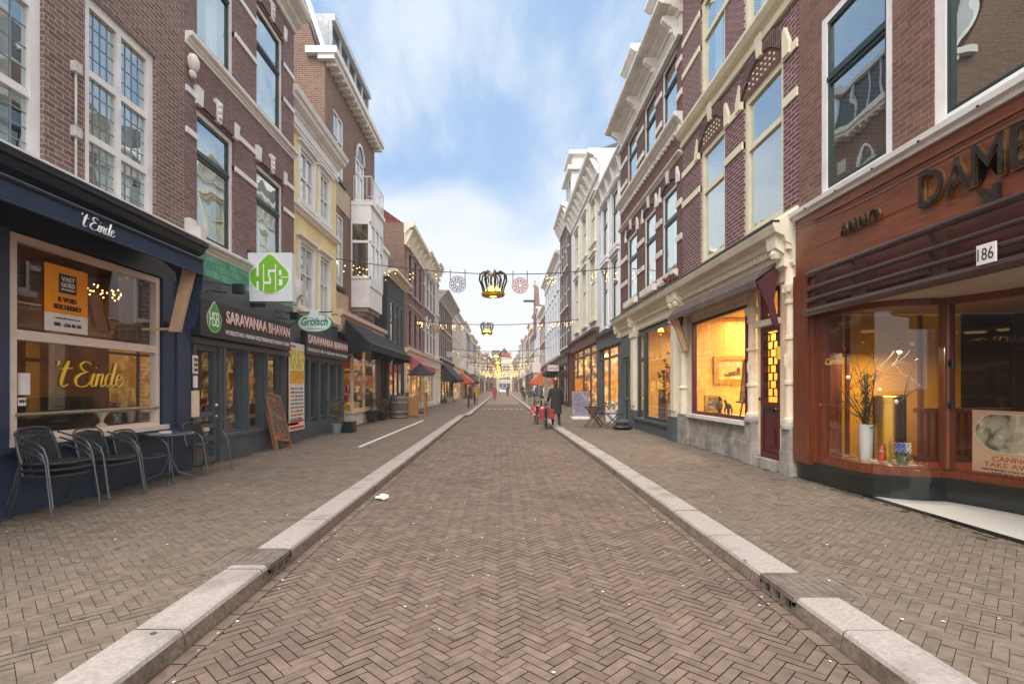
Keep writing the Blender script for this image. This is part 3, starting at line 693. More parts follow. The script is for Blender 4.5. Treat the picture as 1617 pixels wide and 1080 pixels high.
for a, b in (c1, c2):
    for v in (6.45, 9.98):
        mb = MB()
        for i in range(3):
            u = (a-.05, (a+b)/2-.09, b-.09)[i]; hh = .40 if i == 1 else .3
            mb.prism([FL(u, v, -.02), FL(u+.16, v, -.02), FL(u+.16+.03*(i > 0), v+hh, -.02), FL(u-.03*(i < 2), v+hh, -.02)], [FL(u, v, .06), FL(u+.16, v, .06), FL(u+.16+.03*(i > 0), v+hh, .07), FL(u-.03*(i < 2), v+hh, .07)])
            if i == 1:
                for q in range(3): mb.ball(FL(u+.08, v+.1+q*.11, .075), (.04, .055, .045), 8)
        mb.build('keystone', M_white, P2)
        mb = MB(); N = 16
        for q in range(N):
            x0 = a+.1+(b-a-.2)*q/N; mb.fb(FL, x0+.004, x0+(b-a-.2)/N-.004, v+.02, v+.3, -.02, .05+.003*(q % 2))
        mb.build('arch', BR_L2, P2)
cornice(FL, 8.86, 13.5, 7.32, .2, .13, M_white, P2, 'string_course')
cornice(FL, 8.86, 13.5, 3.92, .18, .16, M_white, P2, 'sill_course')
cornice(FL, 8.86, 13.5, 10.55, .5, .45, M_stone, P2, 'cornice')
for u in (8.92, 13.35): 
    mb = MB(); mb.fprof(FL, u-.07, u+.1, [(-.02, 3.6), (.12, 3.6), (.16, 3.75), (.26, 3.85), (.28, 4.2), (.12, 4.25), (.1, 4.36), (-.02, 4.36)]); mb.fb(FL, u-.05, u+.09, 3.4, 3.59, 0, .1); mb.build('console', M_stone, P2)
mb = MB(); mb.ball(FL(9.0, 7.05, .06), (.1, .12, .16), 10); mb.ball(FL(9.0, 6.86, .05), (.06, .08, .08), 8); mb.build('carved_head', M_stone, P2, True)
M_tile = brick('green_glazed_tile', '#3f8f7c', '#6fae98', '#57705f', .14, .14, .006, rough=.2)
mb = MB(); mb.fb(FL, 8.95, 13.3, 3.5, 3.9, -.02, .05); mb.build('tile_band', M_tile, P2)
mb = MB(); mb.fb(FL, 8.9, 13.48, 3.06, 3.5, -.02, .06); mb.fb(FL, 8.9, 13.48, 2.34, 3.06, -.02, .05); mb.build('fascia_board', M_slate, P2)
M_front = mat('front_grey_paint', '#4e565c', .5, .1, 3, stain=(C('#33393e'), .4, 1.4))
def restaurant_front(F, par, u0, u1, posts, dr=None):
    mb = MB(); mb.fb(F, dr[1] if dr else u0, u1, -.02, .56, 0, .1); mb.fb(F, dr[1] if dr else u0, u1, .56, .62, 0, .14)
    mb.build('plinth', M_front, par)
    mb = MB()
    xs = sorted(posts)
    for p, wd in xs: mb.fb(F, p, p+wd, .62, 2.34, -.05, .1); mb.fb(F, p+wd*.35, p+wd*.65, .62, 2.34, .1, .13)
    mb.fb(F, u0, u1, 2.26, 2.36, -.05, .14)
    mb.build('timber_post', M_front, par)
    for (p, wd), (q, _) in zip(xs, xs[1:]):
        if q-p-wd < .2: continue
        win(F, p+wd, q, .62, 2.26, par, M_front, n=-.02, fw=.055, pane=G_shop, name='shop_window')
restaurant_front(FL, P2, 8.9, 13.45, [(9.78, .24), (10.72, .2), (11.6, .2), (12.6, .18), (13.3, .18)], (8.98, 9.78))
D_ = win(FL, 9.02, 9.76, .14, 2.26, P2, M_front, n=.0, fw=.1, trans=(1.02, .8, .58), pane=G_shop, name='door', tw=.08)
mb = MB(); mb.ball(FL(9.66, 1.18, .1), .03, 8); mb.ball(FL(9.66, .98, .1), .02, 8); mb.fb(FL, 9.25, 9.5, .72, .79, .045, .06); mb.build('handle', M_peach, D_)
M_amb2 = mat('amber_interior', '#7a5530', .8, .3, 1.5, stain=(C('#1c130c'), .85, 1.2))
room(FL, 8.95, 13.4, .14, 2.7, -.2, -3, M_amb2, P2, floor=MC['dark_floor'])
area('restaurant_lamp', (-7.0, 11.2, 2.6), (1, 3), 8, (1, .66, .34))
mb = MB(); rnd = random.Random(3)
for i in range(22): u = 9.9+rnd.random()*3; v = .7+rnd.random()*.9; s = rnd.uniform(.05, .14); mb.fb(FL, u, u+s, v, v+s*1.3, -.35-rnd.random()*.4, -.75, i % 4)
mb.build('shelf_goods', [mat('goods_red', '#b8402c', .5), mat('goods_yellow', '#d9b54a', .5), mat('goods_green', '#5d7a4a', .5), mat('goods_cream', '#d8cbb5', .5)], P2)
# ---- HSB & name boards
def leaf(F3, m, par, name, w, h, mid=(0, 0), t=.01, n=0.0):
    """spade-shaped leaf outline in the plane given by F3(x, y, n)"""
    pts = []
    for i in range(41):
        a = i/40
        if a <= .5: s = a*2; 
        ang = 2*math.pi*i/40
        x = math.sin(ang); y = -math.cos(ang)
        top = max(0, y)
        x *= (1-.0*top) if y < .2 else (1-((y-.2)/.8)**1.3*.55)*1.0
        yy = y*.86 if y < 0 else y+.18*max(0, y-.6)/.4
        pts.append((mid[0]+x*w/2, mid[1]+yy*h/2))
    mb = MB(); mb.prism([F3(x, y, n) for x, y in pts], [F3(x, y, n+t) for x, y in pts]); return mb.build(name, m, par)
M_leaf = mat('leaf_green', '#7cbb2f', .4, .06, 4); M_leafd = mat('leaf_green_deep', '#3f9a46', .4, .06, 4); M_sw = mat('sign_white', '#dcdfe6', .4, .03, 3)
E_sign = M_sw
T = thing('projecting_sign', 'square white light box sign with a green leaf emblem', 'sign', (-4.9, 11.0, 3.3))
MB().box(-5.33, -4.4, 11.0, 11.2, 3.3, 4.32).build('sign_box', E_sign, T, bevel=.01)
G3 = lambda x, y, n: (-4.865+x, 11.0-n, 3.82+y)
leaf(G3, mat('sign_halo', '#e9f2d8', .4), T, 'emblem_rim', .86, .84, t=.003, n=.001)
leaf(G3, M_leaf, T, 'emblem', .8, .78, t=.006, n=.002)
M_wh = mat('letter_white', '#f1f3ee', .4, .02)
mb = MB()   # white counters cut the leaf into the letters H S B
for x0, x1, y0, y1 in ((-.135, -.115, -.3, .26), (.115, .135, -.3, .26), (-.27, -.225, .0, .3), (-.27, -.225, -.3, -.1), (-.03, .115, .09, .145), (-.03, .005, -.02, .09), (-.115, .03, -.16, -.105), (-.005, .03, -.105, -.02), (.2, .25, .03, .13), (.2, .27, -.19, -.06), (.235, .4, -.025, -.005)):
    mb.box(-4.865+x0, -4.865+x1, 10.985, 10.9915, 3.82+y0, 3.82+y1)
mb.build('lettering', M_wh, T)
text('SARAVANAA', 'lettering', G3(-.1, -.36, .0095), (1, 0, 0), (0, 0, 1), .2, .035, mat('letter_orange', '#d89a2a', .4), T, .003)
mb = MB(); mb.box(-5.4, -5.0, 11.06, 11.14, 3.2, 3.27); mb.box(-5.4, -5.33, 11.03, 11.17, 3.1, 4.4); mb.build('bracket', M_black, T)
def name_board(F, u0, u1, label, full=True):
    T = thing('restaurant_sign', label, 'sign', F((u0+u1)/2, 2.36, .1), 'dark fascia signs of the restaurant')
    B = MB(); B.fb(F, u0, u1, 2.38, 3.02, .1, .26); B.build('board', mat('sign_charcoal', '#26242a', .45, .1, 3), T, bevel=.008)
    M_p = mat('letter_pink', '#e9c9c4', .4, .05); M_r = mat('letter_red', '#a84c48', .4)
    if full:
        G3 = lambda x, y, n: F(u0+.42+x, 2.7+y, .26+n)
        leaf(G3, mat('emblem_pale', '#bfe0b8', .4), T, 'emblem_rim', .48, .54, t=.003, n=.001); leaf(G3, M_leafd, T, 'emblem', .44, .5, t=.006, n=.002)
        for ch, x0 in (('H', -.16), ('S', -.06), ('B', .05)): text(ch, 'lettering', G3(x0, -.12, .009), (0, 1, 0), (0, 0, 1), .1, .25, M_wh, T, .003)
        a, w1 = u0+.8, u1-u0-.9
        s1, s2 = 'SARAVANAA BHAVAN', "WORLD'S NO.1 INDIAN VEGETARIAN RESTAURANT CHAIN"
    else: a, w1 = u0+.1, u1-u0-.2; s1, s2 = 'SARAVANAA BHAVAN', "WORLD'S NO.1 INDIAN VEGETARIAN"
    ftext(s1, 'lettering', F, -1, a+.02, 2.67, .261, w1, .23, M_r, T, ext=.01, off=.035); ftext(s1, 'lettering', F, -1, a, 2.685, .272, w1, .23, M_p, T, ext=.01, off=.02)
    ftext(s2, 'lettering', F, -1, a, 2.48, .261, w1, .085, M_wh, T, ext=.004)
    return T
name_board(FL, 8.87, 12.65, 'long charcoal fascia sign with green leaf and pink lettering over the restaurant door')
# floodlights on arms
def flood(u, v, n, label):
    T = thing('floodlight', label, 'floodlight', FL(u, v, 0), 'black floodlights above the restaurant sign')
    mb = MB(); mb.tube([FL(u-.25, v+.1, .05), FL(u, v+.08, n*.6), FL(u, v+.05, n)], .014, 6); mb.tube([FL(u-.25, v-.1, .05), FL(u-.1, v-.02, n*.5), FL(u-.25, v+.1, .05)], .01, 6); mb.tube([FL(u-.1, v-.05, .05), FL(u-.05, v-.07, n*.7), FL(u+.12, v-.06, n*.5), FL(u-.1, v-.05, .05)], .009, 6); mb.build('arm', M_black, T)
    x, y, z = FL(u, v, n); MB().box(x-.06, x+.14, y-.06, y+.06, z-.09, z+.09).build('lamp_head', M_black, T, bevel=.01)
flood(9.6, 3.3, .5, 'black floodlight on an arm left of the leaf sign'); 
flood(12.5, 3.2, .38, 'black floodlight on an arm beside the oval sign')
# oval sign
T = thing('oval_sign', 'green and white oval brewery sign on a bracket', 'sign', (-4.6, 13.0, 2.8))
mb = MB(); N = 40; el = lambda r, y: [(-4.62+.43*r*math.cos(2*math.pi*i/N)*(1+.0), y, 3.09+.24*r*math.sin(2*math.pi*i/N)*(1+.06*math.cos(4*math.pi*i/N))) for i in range(N)]
mb.prism(el(1, 12.95), el(1, 13.07)); mb.build('sign_box', mat('enamel_green', '#3c7d63', .35), T)
mb = MB(); mb.prism(el(.93, 12.944), el(.93, 12.96)); mb.build('face', mat('enamel_pale', '#c9dbd4', .35), T)
text('Grolsch', 'lettering', (-4.95, 12.943, 3.03), (1, 0, 0), (0, 0, 1), .66, .2, mat('letter_green', '#1d7a3c', .4), T, .004, shear=.25, off=.02)
text('Vakmanschap is meesterschap', 'lettering', (-4.85, 12.943, 2.93), (1, 0, 0), (0, 0, 1), .46, .035, M_slate, T, .003)
mb = MB(); mb.box(-4.74, -4.54, 12.93, 12.97, 3.2, 3.42); mb.xf(Matrix.Translation((-4.64, 12.95, 3.31)) @ Matrix.Rotation(.4, 4, 'Y') @ Matrix.Translation((4.64, -12.95, -3.31))); mb.build('crest', M_sw, T)
mb = MB(); mb.tube([(-5.36, 13.01, 3.35), (-4.2, 13.01, 3.37)], .015, 6); mb.tube([(-5.36, 13.01, 3.0), (-5.1, 13.01, 3.1), (-5.05, 13.01, 3.34)], .012, 6)
for z in (2.98, 3.3): mb.tube([(-4.22, 13.01, z), (-4.1, 13.01, z+.02), (-4.06, 13.01, z-.03)], .012, 6)
mb.build('bracket', M_black, T)
# hanging menu banner on the wall
T = thing('menu_banner', 'tall white banner with yellow top and rows of coloured print', 'banner', FL(13.3, .4, .12))
FB = facade(-1, 5.35-.13); u0, u1 = 12.85, 13.85
panel('cloth', FB, u0, u1, .42, 2.62, 0, M_wp, T, .01)
panel('yellow_field', FB, u0+.05, u1-.03, 1.95, 2.45, .011, mat('banner_yellow', '#d8c860', .6, .3, 9, stain=(C('#f0ead0'), .7, 5)), T, .003)
panel('orange_field', FB, u0+.06, u1-.06, 1.6, 1.93, .011, mat('banner_amber', '#e2a81e', .6, .3, 12), T, .003)
cols = ['#c8503a', '#3f8f9c', '#7aa04a', '#8a6fa0', '#d88a3a', '#4a6fa8']; rnd = random.Random(6)
mbs = MB()
for r in range(9):
    v = 1.5-r*.095; u = u0+.1
    while u < u1-.15:
        w_ = rnd.uniform(.07, .26); w_ = min(w_, u1-.08-u); mbs.fb(FB, u, u+w_, v-.05, v, .011, .014, rnd.randrange(6)); u += w_+.04
for v, h in ((.62, .07), (.46, .07)): mbs.fb(FB, u0+.06, u1-.06, v, v+h, .011, .014, 0)
mbs.build('print', [mat(f'print_{i}', c, .6) for i, c in enumerate(cols)], T)
ftext('MENU', 'print', FB, -1, u0+.1, 2.5, .011, .3, .06, MC['print_0'], T)

# ---- yellow house
FY = facade(-1, 5.62)
P3 = thing('yellow_house', 'narrow pale yellow rendered house with a heavy white cornice', 'house', (-5.62, 15.6, 0))
M_yel = mat('yellow_render', '#ead79c', .8, .06, 1.5, .1, stain=(C('#c4a868'), .3, .8))
c1, c2 = (14.55, 15.6), (16.15, 17.0)
holes = [(a, b, *f) for a, b in (c1, c2) for f in ((3.7, 5.55), (6.72, 8.15))]
shell(FY, 13.5, 17.8, 8.7, holes+[(13.8, 17.5, .62, 2.36)], M_yel, P3, v0=-.05)
for a, b in (c1, c2):
    for v0, v1, t in ((3.7, 5.55, 4.72), (6.72, 8.15, 7.4)):
        win(FY, a, b, v0, v1, P3, M_white, n=-.05, fw=.09, trans=(t,), mull=((a+b)/2,) , tw=.045, curtain='full' if v0 < 5 else 'half')
        mb = MB(); 
        for bx in ((a-.12, a, v0-.1, v1+.12), (b, b+.12, v0-.1, v1+.12), (a, b, v1, v1+.12)): mb.fb(FY, *bx, -.02, .05)
        mb.fb(FY, a-.2, b+.2, v1+.12, v1+.18, -.02, .14); mb.fb(FY, a-.14, b+.14, v0-.16, v0, -.02, .12)
        mb.build('window_surround', M_white, P3)
mb = MB(); mb.fprof(FY, 13.5, 17.8, [(-.02, 6.3), (.06, 6.3), (.1, 6.36), (.16, 6.4), (.16, 6.48), (-.02, 6.5)]); mb.build('string_course', M_white, P3)
mb = MB(); mb.fb(FY, 13.5, 17.8, 8.5, 8.86, -.02, .05); mb.fb(FY, 13.9, 17.4, 8.58, 8.8, .05, .09); mb.fb(FY, 13.5, 17.8, 8.44, 8.5, -.02, .1); mb.build('frieze', M_white, P3)
mb = MB(); mb.fprof(FY, 13.45, 17.95, [(-.02, 8.86), (.08, 8.86), (.12, 8.95), (.28, 9.0), (.3, 9.1), (.36, 9.12), (.4, 9.25), (.36, 9.28), (-.4, 9.3)]); mb.build('cornice', M_white, P3)
mb = MB(); mb.add([FY(13.5, 9.28, 0), FY(17.8, 9.28, 0), FY(17.8, 10.4, -4), FY(13.5, 10.4, -4)], [(0, 1, 2, 3)]); mb.build('roof_slope', M_roof, P3, recalc=False)
mb = MB(); mb.fb(FY, 13.5, 17.8, 2.36, 3.5, -.02, .04); mb.build('fascia_board', M_slate, P3)
mb = MB(); mb.fprof(FY, 13.5, 17.8, [(0, 3.5), (.1, 3.5), (.16, 3.6), (-.02, 3.64)]); mb.build('shop_cornice', M_cream, P3)
FY2 = facade(-1, 5.42)
mb = MB(); mb.fb(FY2, 13.5, 17.7, -.02, .56, -.25, .1); mb.build('plinth', M_front, P3)
mb = MB()
for p, wd in ((13.5, .3), (14.5, .16), (15.3, .16), (16.1, .16), (16.9, .16), (17.5, .25)): mb.fb(FY2, p, p+wd, .56, 2.36, -.1, .08)
mb.fb(FY2, 13.5, 17.75, 2.26, 2.38, -.2, .1); mb.build('timber_post', M_front, P3)
for a, b in ((13.8, 14.5), (14.66, 15.3), (15.46, 16.1), (16.26, 16.9), (17.06, 17.5)): win(FY2, a, b, .6, 2.26, P3, M_front, n=-.04, fw=.05, pane=G_shop, name='shop_window')
room(FY2, 13.6, 17.6, .14, 2.7, -.3, -3, M_amb2, P3, floor=MC['dark_floor'])
name_board(FY2, 13.85, 17.6, 'shorter charcoal fascia sign under the oval brewery sign', False)
mb = MB(); mb.tube([(-5.44, 13.52, 3.0), (-5.44, 13.52, .12)], .05); mb.tube([(-5.44, 13.52, 9.0), (-5.44, 13.52, 3.4)], .04); tag(mb.build('downpipe', M_slate, None, True), 'grey downpipe between the restaurant and the yellow house', 'downpipe')

# ---- tall brick house with bay
FT = facade(-1, 6.0)
P4 = thing('tall_brick_house', 'tall brown brick house with wide eaves, white bay and roof dormer', 'house', (-6.0, 21, 0))
BR_4 = brick('warm_brown_brick', '#7d5e50', '#654b41', '#94816f', .21, .065, .009)
c1, c2 = (18.7, 19.9), (21.4, 22.9)
holes = [(c1[0], c1[1], 5.2, 7.9), (c1[0], c1[1], 9.1, 11.5), (21.5, 22.8, 9.0, 11.0)]
shell(FT, 17.8, 24.7, 12.55, holes+[(18, 24.5, .6, 3.4)], BR_4, P4, v0=-.05)
for v0, v1, t in ((5.2, 7.9, 6.9), (9.1, 11.5, 10.6)):
    win(FT, *c1, v0, v1, P4, M_white, n=-.08, fw=.09, trans=(t,), mull=((c1[0]+c1[1])/2,), tw=.05, sill=(.12, .1, M_black), curtain='half')
mb = MB(); mb.fb(FT, 17.8, 20.6, 8.1, 8.95, -.02, .03); mb.fb(FT, 17.8, 20.4, 4.2, 5.0, -.02, .03); mb.build('render_panel', mat('beige_render', '#bda990', .8, .1, 2), P4)
# arched french window
W = win(FT, 21.5, 22.8, 9.0, 11.0, P4, M_white, n=-.05, fw=.1, mull=(22.15,), trans=(10.4,), tw=.07)
mb = MB(); N = 12; cx_, r_ = 22.15, .65
arc = lambda r: [(cx_+r*math.cos(math.pi*i/N), 11.0+1.1*r*math.sin(math.pi*i/N)) for i in range(N+1)]
for rr0, rr1 in ((.55, .65),):
    A0, A1_ = arc(rr0), arc(rr1)
    for i in range(N): mb.hexa([FT(*A0[i], 0), FT(*A0[i+1], 0), FT(*A0[i+1], .06), FT(*A0[i], .06), FT(*A1_[i], 0), FT(*A1_[i+1], 0), FT(*A1_[i+1], .06), FT(*A1_[i], .06)])
mb.build('arch_frame', M_white, W)
mb = MB(); mb.add([FT(u, v, .01) for u, v in arc(.56)], [tuple(range(N+1))]); mb.build('fanlight', G_far, W, recalc=False)
mb = MB(); A0, A1_ = arc(.66), arc(.86)
for i in range(N): mb.hexa([FT(*A0[i], -.01), FT(*A0[i+1], -.01), FT(*A0[i+1], .03), FT(*A0[i], .03), FT(*A1_[i], -.01), FT(*A1_[i+1], -.01), FT(*A1_[i+1], .03), FT(*A1_[i], .03)])
mb.build('brick_arch', BR_4, P4)
# bay window (canted) with balcony on top
def canted(n, wn, ua, ub, cut=.55): return [(ua, 0), (ua+cut*1.0, n), (ub-cut, n), (ub, 0)]
def bay_prism(mb, u0, u1, n, v0, v1, cut=.05, mi=0, inset=0):
    P = [(u0+inset, -.02), (u0+cut, n-inset), (u1-cut, n-inset), (u1-inset, -.02)]
    mb.prism([FT(u, v0, nn) for u, nn in P], [FT(u, v1, nn) for u, nn in P], mi)
bu0, bu1, bn = 20.9, 23.15, .72
mb = MB(); bay_prism(mb, bu0, bu1, bn, 4.7, 5.55); bay_prism(mb, bu0-.03, bu1+.03, bn+.05, 8.1, 8.75); bay_prism(mb, bu0-.05, bu1+.05, bn+.14, 8.75, 8.9); bay_prism(mb, bu0, bu1, bn+.04, 5.55, 5.83)
P = [(bu0, -.02), (bu0+.05, bn), (bu1-.05, bn), (bu1, -.02)]
bx = []
def bar_along(p, q, t0, t1, v0, v1, d=.06):
    dx, dy = q[0]-p[0], q[1]-p[1]; L = math.hypot(dx, dy); nx, ny = -dy/L*d/2, dx/L*d/2
    a = (p[0]+dx*t0, p[1]+dy*t0); b = (p[0]+dx*t1, p[1]+dy*t1)
    mb.hexa([FT(a[0]+nx, v0, a[1]+ny), FT(b[0]+nx, v0, b[1]+ny), FT(b[0]-nx, v0, b[1]-ny), FT(a[0]-nx, v0, a[1]-ny), FT(a[0]+nx, v1, a[1]+ny), FT(b[0]+nx, v1, b[1]+ny), FT(b[0]-nx, v1, b[1]-ny), FT(a[0]-nx, v1, a[1]-ny)])
for i in range(3):
    p, q = P[i], P[i+1]; k = 3 if i == 1 else 1
    for j in range(k+1): t = j/k; w_ = .045*(1 if i == 1 else 1.8); bar_along(p, q, max(0, t-w_), min(1, t+w_), 5.83, 8.1, .1)
    bar_along(p, q, 0, 1, 7.25, 7.35, .08); bar_along(p, q, 0, 1, 5.83, 5.93, .08); bar_along(p, q, 0, 1, 8.0, 8.1, .08)
BAY = mb.build('bay_window', M_white, P4)
mb = MB()
for i in range(3): p, q = P[i], P[i+1]; mb.add([FT(p[0], 5.83, p[1]), FT(q[0], 5.83, q[1]), FT(q[0], 8.1, q[1]), FT(p[0], 8.1, p[1])], [(0, 1, 2, 3)])
mb.build('pane', G_up, BAY, recalc=False)
mb = MB(); 
for k, (n_, v_) in enumerate(((.62, 4.55), (.45, 4.4), (.28, 4.25))): bay_prism(mb, bu0+.1+.15*k, bu1-.1-.15*k, n_, v_, v_+.148)
mb.build('bay_base', M_grey_stone, BAY)
mb = MB(); Pb = [(bu0, .1), (bu0+.05, bn+.06), (bu1-.05, bn+.06), (bu1, .1)]
for v in (8.95, 9.9): mb.tube([FT(u, v, n) for u, n in Pb], .02, 6)
for i in range(3):
    p, q = Pb[i], Pb[i+1]; k = int(math.hypot(q[0]-p[0], q[1]-p[1])/.16)
    for j in range(k+1): t = j/k; u, n = p[0]+(q[0]-p[0])*t, p[1]+(q[1]-p[1])*t; mb.tube([FT(u, 8.9, n), FT(u, 9.9, n)], .012, 4)
mb.build('balcony_railing', M_white, P4)
# eaves, mansard and dormer
mb = MB(); mb.fb(FT, 17.6, 24.8, 12.72, 12.95, -.6, .45); mb.fb(FT, 17.65, 24.75, 12.55, 12.72, -.2, .36); 
for i in range(15): mb.fb(FT, 17.9+i*.46, 18.0+i*.46, 12.45, 12.55, -.02, .34)
mb.build('eaves', M_stone, P4)
mb = MB(); mb.prism([FT(17.82, 12.5, -.2), FT(17.82, 15.4, -1.0), FT(17.82, 15.4, -7), FT(17.82, 12.5, -7)], [FT(18.2, 12.5, -.2), FT(18.2, 15.4, -1.0), FT(18.2, 15.4, -7), FT(18.2, 12.5, -7)]); mb.build('gable_wall', BR_4, P4)
mb = MB(); mb.hexa([FT(17.78, 12.95, -.1), FT(18.25, 12.95, -.1), FT(18.25, 12.95, .0), FT(17.78, 12.95, .0), FT(17.78, 15.5, -.95), FT(18.25, 15.5, -.95), FT(18.25, 15.5, -.82), FT(17.78, 15.5, -.82)]); mb.build('verge', M_white, P4)
mb = MB(); mb.add([FT(18.2, 12.95, -.15), FT(24.7, 12.95, -.15), FT(24.7, 15.4, -1.1), FT(18.2, 15.4, -1.1)], [(0, 1, 2, 3)]); mb.build('mansard', M_roof, P4, recalc=False)
mb = MB(); mb.fb(FT, 19.2, 24.5, 12.96, 13.4, -4, -.2); mb.fb(FT, 19.2, 24.5, 14.9, 15.15, -4, -.1)
for i in range(6): u = 19.2+i*1.04; mb.fb(FT, u, u+.1, 13.4, 14.9, -.35, -.22)
mb.fb(FT, 19.2, 19.3, 13.4, 14.9, -4, -.36); DM = mb.build('dormer', mat('dormer_grey', '#b9bcbd', .5), P4)
mb = MB(); mb.add([FT(19.3, 13.4, -.28), FT(24.4, 13.4, -.28), FT(24.4, 14.9, -.28), FT(19.3, 14.9, -.28)], [(0, 1, 2, 3)]); mb.build('pane', G_far, DM, recalc=False)
# shopfront
mb = MB(); mb.fprof(FT, 17.8, 24.7, [(-.02, 3.4), (.5, 3.4), (.5, 3.95), (.62, 4.0), (.62, 4.15), (-.02, 4.2)]); mb.fb(FT, 17.8, 24.7, 3.48, 3.88, .5, .53); mb.build('shop_fascia', mat('pale_pink_fascia', '#cdb6a6', .6, .08, 2), P4)
mb = MB(); mb.fb(FT, 17.8, 18.1, -.02, 3.4, 0, .5); mb.fb(FT, 24.3, 24.7, -.02, 3.4, 0, .5); mb.build('shop_pier', M_black, P4)
mb = MB(); mb.fb(FT, 19.2, 22.6, -.02, .6, .1, .55); mb.build('shop_plinth', M_stone, P4)
win(FT, 19.2, 22.6, .62, 3.0, P4, M_peach, n=.5, fw=.09, mull=(20.9,), pane=G_shop, name='shop_window', tw=.07, sill=(.06, .62, M_peach))
mb = MB(); mb.fb(FT, 22.6, 24.3, -.02, 3.4, .1, .45); mb.fb(FT, 19.2, 22.6, 3.0, 3.4, .1, .5); mb.build('dark_panel', M_black, P4)
M_warm = mat('warm_shop_wall', '#a5713c', .8, .35, 3, stain=(C('#3a2616'), .7, 2.2))
room(FT, 18.1, 24.3, .14, 3.3, .4, -2.5, M_warm, P4, floor=MC['dark_floor'])
area('left_shop_lamp', (-6.8, 20.6, 3.2), (1, 3), 45, (1, .7, .38))
mb = MB(); rnd = random.Random(13)
for i in range(60): u = rnd.uniform(18.2, 22.3); v = rnd.choice([.62, 1.0, 1.4, 1.8, 2.2]); s = rnd.uniform(.06, .2); mb.fb(FT, u, u+s, v, v+s*1.5, .2-rnd.random()*.5, .3, i % 4)
mb.build('shelf_goods', [MC['goods_red'], MC['goods_yellow'], M_black, MC['goods_cream']], P4)
# black awnings
M_blk = mat('black_canvas', '#16181b', .8, .2, 2.5, .2, stain=(C('#272b30'), .5, 2))
def awning(F, u0, u1, vt, vb, n0, n1, m, label, val=.18, stripes=None, sides=True, group=None, name='awning'):
    T = thing(name, label, 'awning', F((u0+u1)/2, vb, n0), group); mb = MB(); t = .015
    mb.fprof(F, u0, u1, [(n0, vt), (n0, vt-t), (n1, vb-t), (n1, vb)])
    N = int((u1-u0)/.25)
    for i in range(N):
        a, b = u0+(u1-u0)*i/N, u0+(u1-u0)*(i+1)/N; c = (a+b)/2
        mb.prism([F(a, vb, n1), F(b, vb, n1), F(b, vb-val*.75, n1), F(c, vb-val, n1), F(a, vb-val*.75, n1)], [F(a, vb, n1+t), F(b, vb, n1+t), F(b, vb-val*.75, n1+t), F(c, vb-val, n1+t), F(a, vb-val*.75, n1+t)])
    cn = mb.build('canopy', m, T)
    mb = MB()
    if sides:
        for u in (u0, u1): mb.prism([F(u, vt, n0), F(u, vb-.02, n1), F(u, vb-val, n1), F(u, vb-val*1.4, n0)], [F(u+.01, vt, n0), F(u+.01, vb-.02, n1), F(u+.01, vb-val, n1), F(u+.01, vb-val*1.4, n0)])
        mb.build('side_flap', m, T)
    mb = MB()
    for u in (u0+.1, u1-.1): mb.tube([F(u, vb-.6, n0), F(u, vb-.02, n1-.05)], .018, 6)
    mb.tube([F(u0, vb, n1), F(u1, vb, n1)], .025, 6); mb.build('arm', M_metal, T)
    return T
awning(FT, 18.0, 21.6, 3.85, 3.05, .63, 1.45, M_blk, 'nearer black canvas awning on the pale pink fascia', .3, group='black awnings of the left hand shops')
T = awning(FT, 21.7, 26.0, 3.8, 3.05, .63, 1.45, M_blk, 'farther black canvas awning next to the dark painted house', .3, group='black awnings of the left hand shops')
# ---- dark painted low house
FD = facade(-1, 5.4)
P5 = thing('dark_painted_house', 'low charcoal painted house with three white curtained windows', 'house', (-5.4, 26.8, 0))
wd = [(25.4, 26.2), (26.6, 27.3), (27.7, 28.4)]
shell(FD, 24.7, 29.0, 6.75, [(a, b, 3.6, 5.75) for a, b in wd]+[(25.1, 28.6, .4, 2.9)], mat('charcoal_paint', '#353b40', .7, .12, 1.6, .1, stain=(C('#23272b'), .4, 1)), P5, v0=-.05)
for a, b in wd: win(FD, a, b, 3.6, 5.75, P5, M_black, n=-.05, fw=.06, pane=G_up, curtain='full')
cornice(FD, 24.6, 29.1, 6.75, .35, .45, M_cream, P5)
mb = MB(); mb.fb(FD, 25.2, 27.6, 7.1, 8.4, -3.5, -.6); mb.fb(FD, 25.1, 27.7, 8.4, 8.6, -3.6, -.5); mb.build('roof_box', M_stone, P5)
mb = MB(); mb.fb(FD, 25.14, 25.2, 7.25, 8.3, -3.0, -1.0); mb.build('roof_window', G_far, P5)
win(FD, 25.1, 28.6, .4, 2.9, P5, M_black, n=-.05, fw=.1, mull=(26.3, 27.4), pane=G_shop, name='shop_window')
room(FD, 25, 28.8, .1, 3, -.2, -2, M_warm, P5)
area('dark_house_lamp', (-6.4, 26.8, 2.9), (1, 2.5), 30, (1, .7, .38))
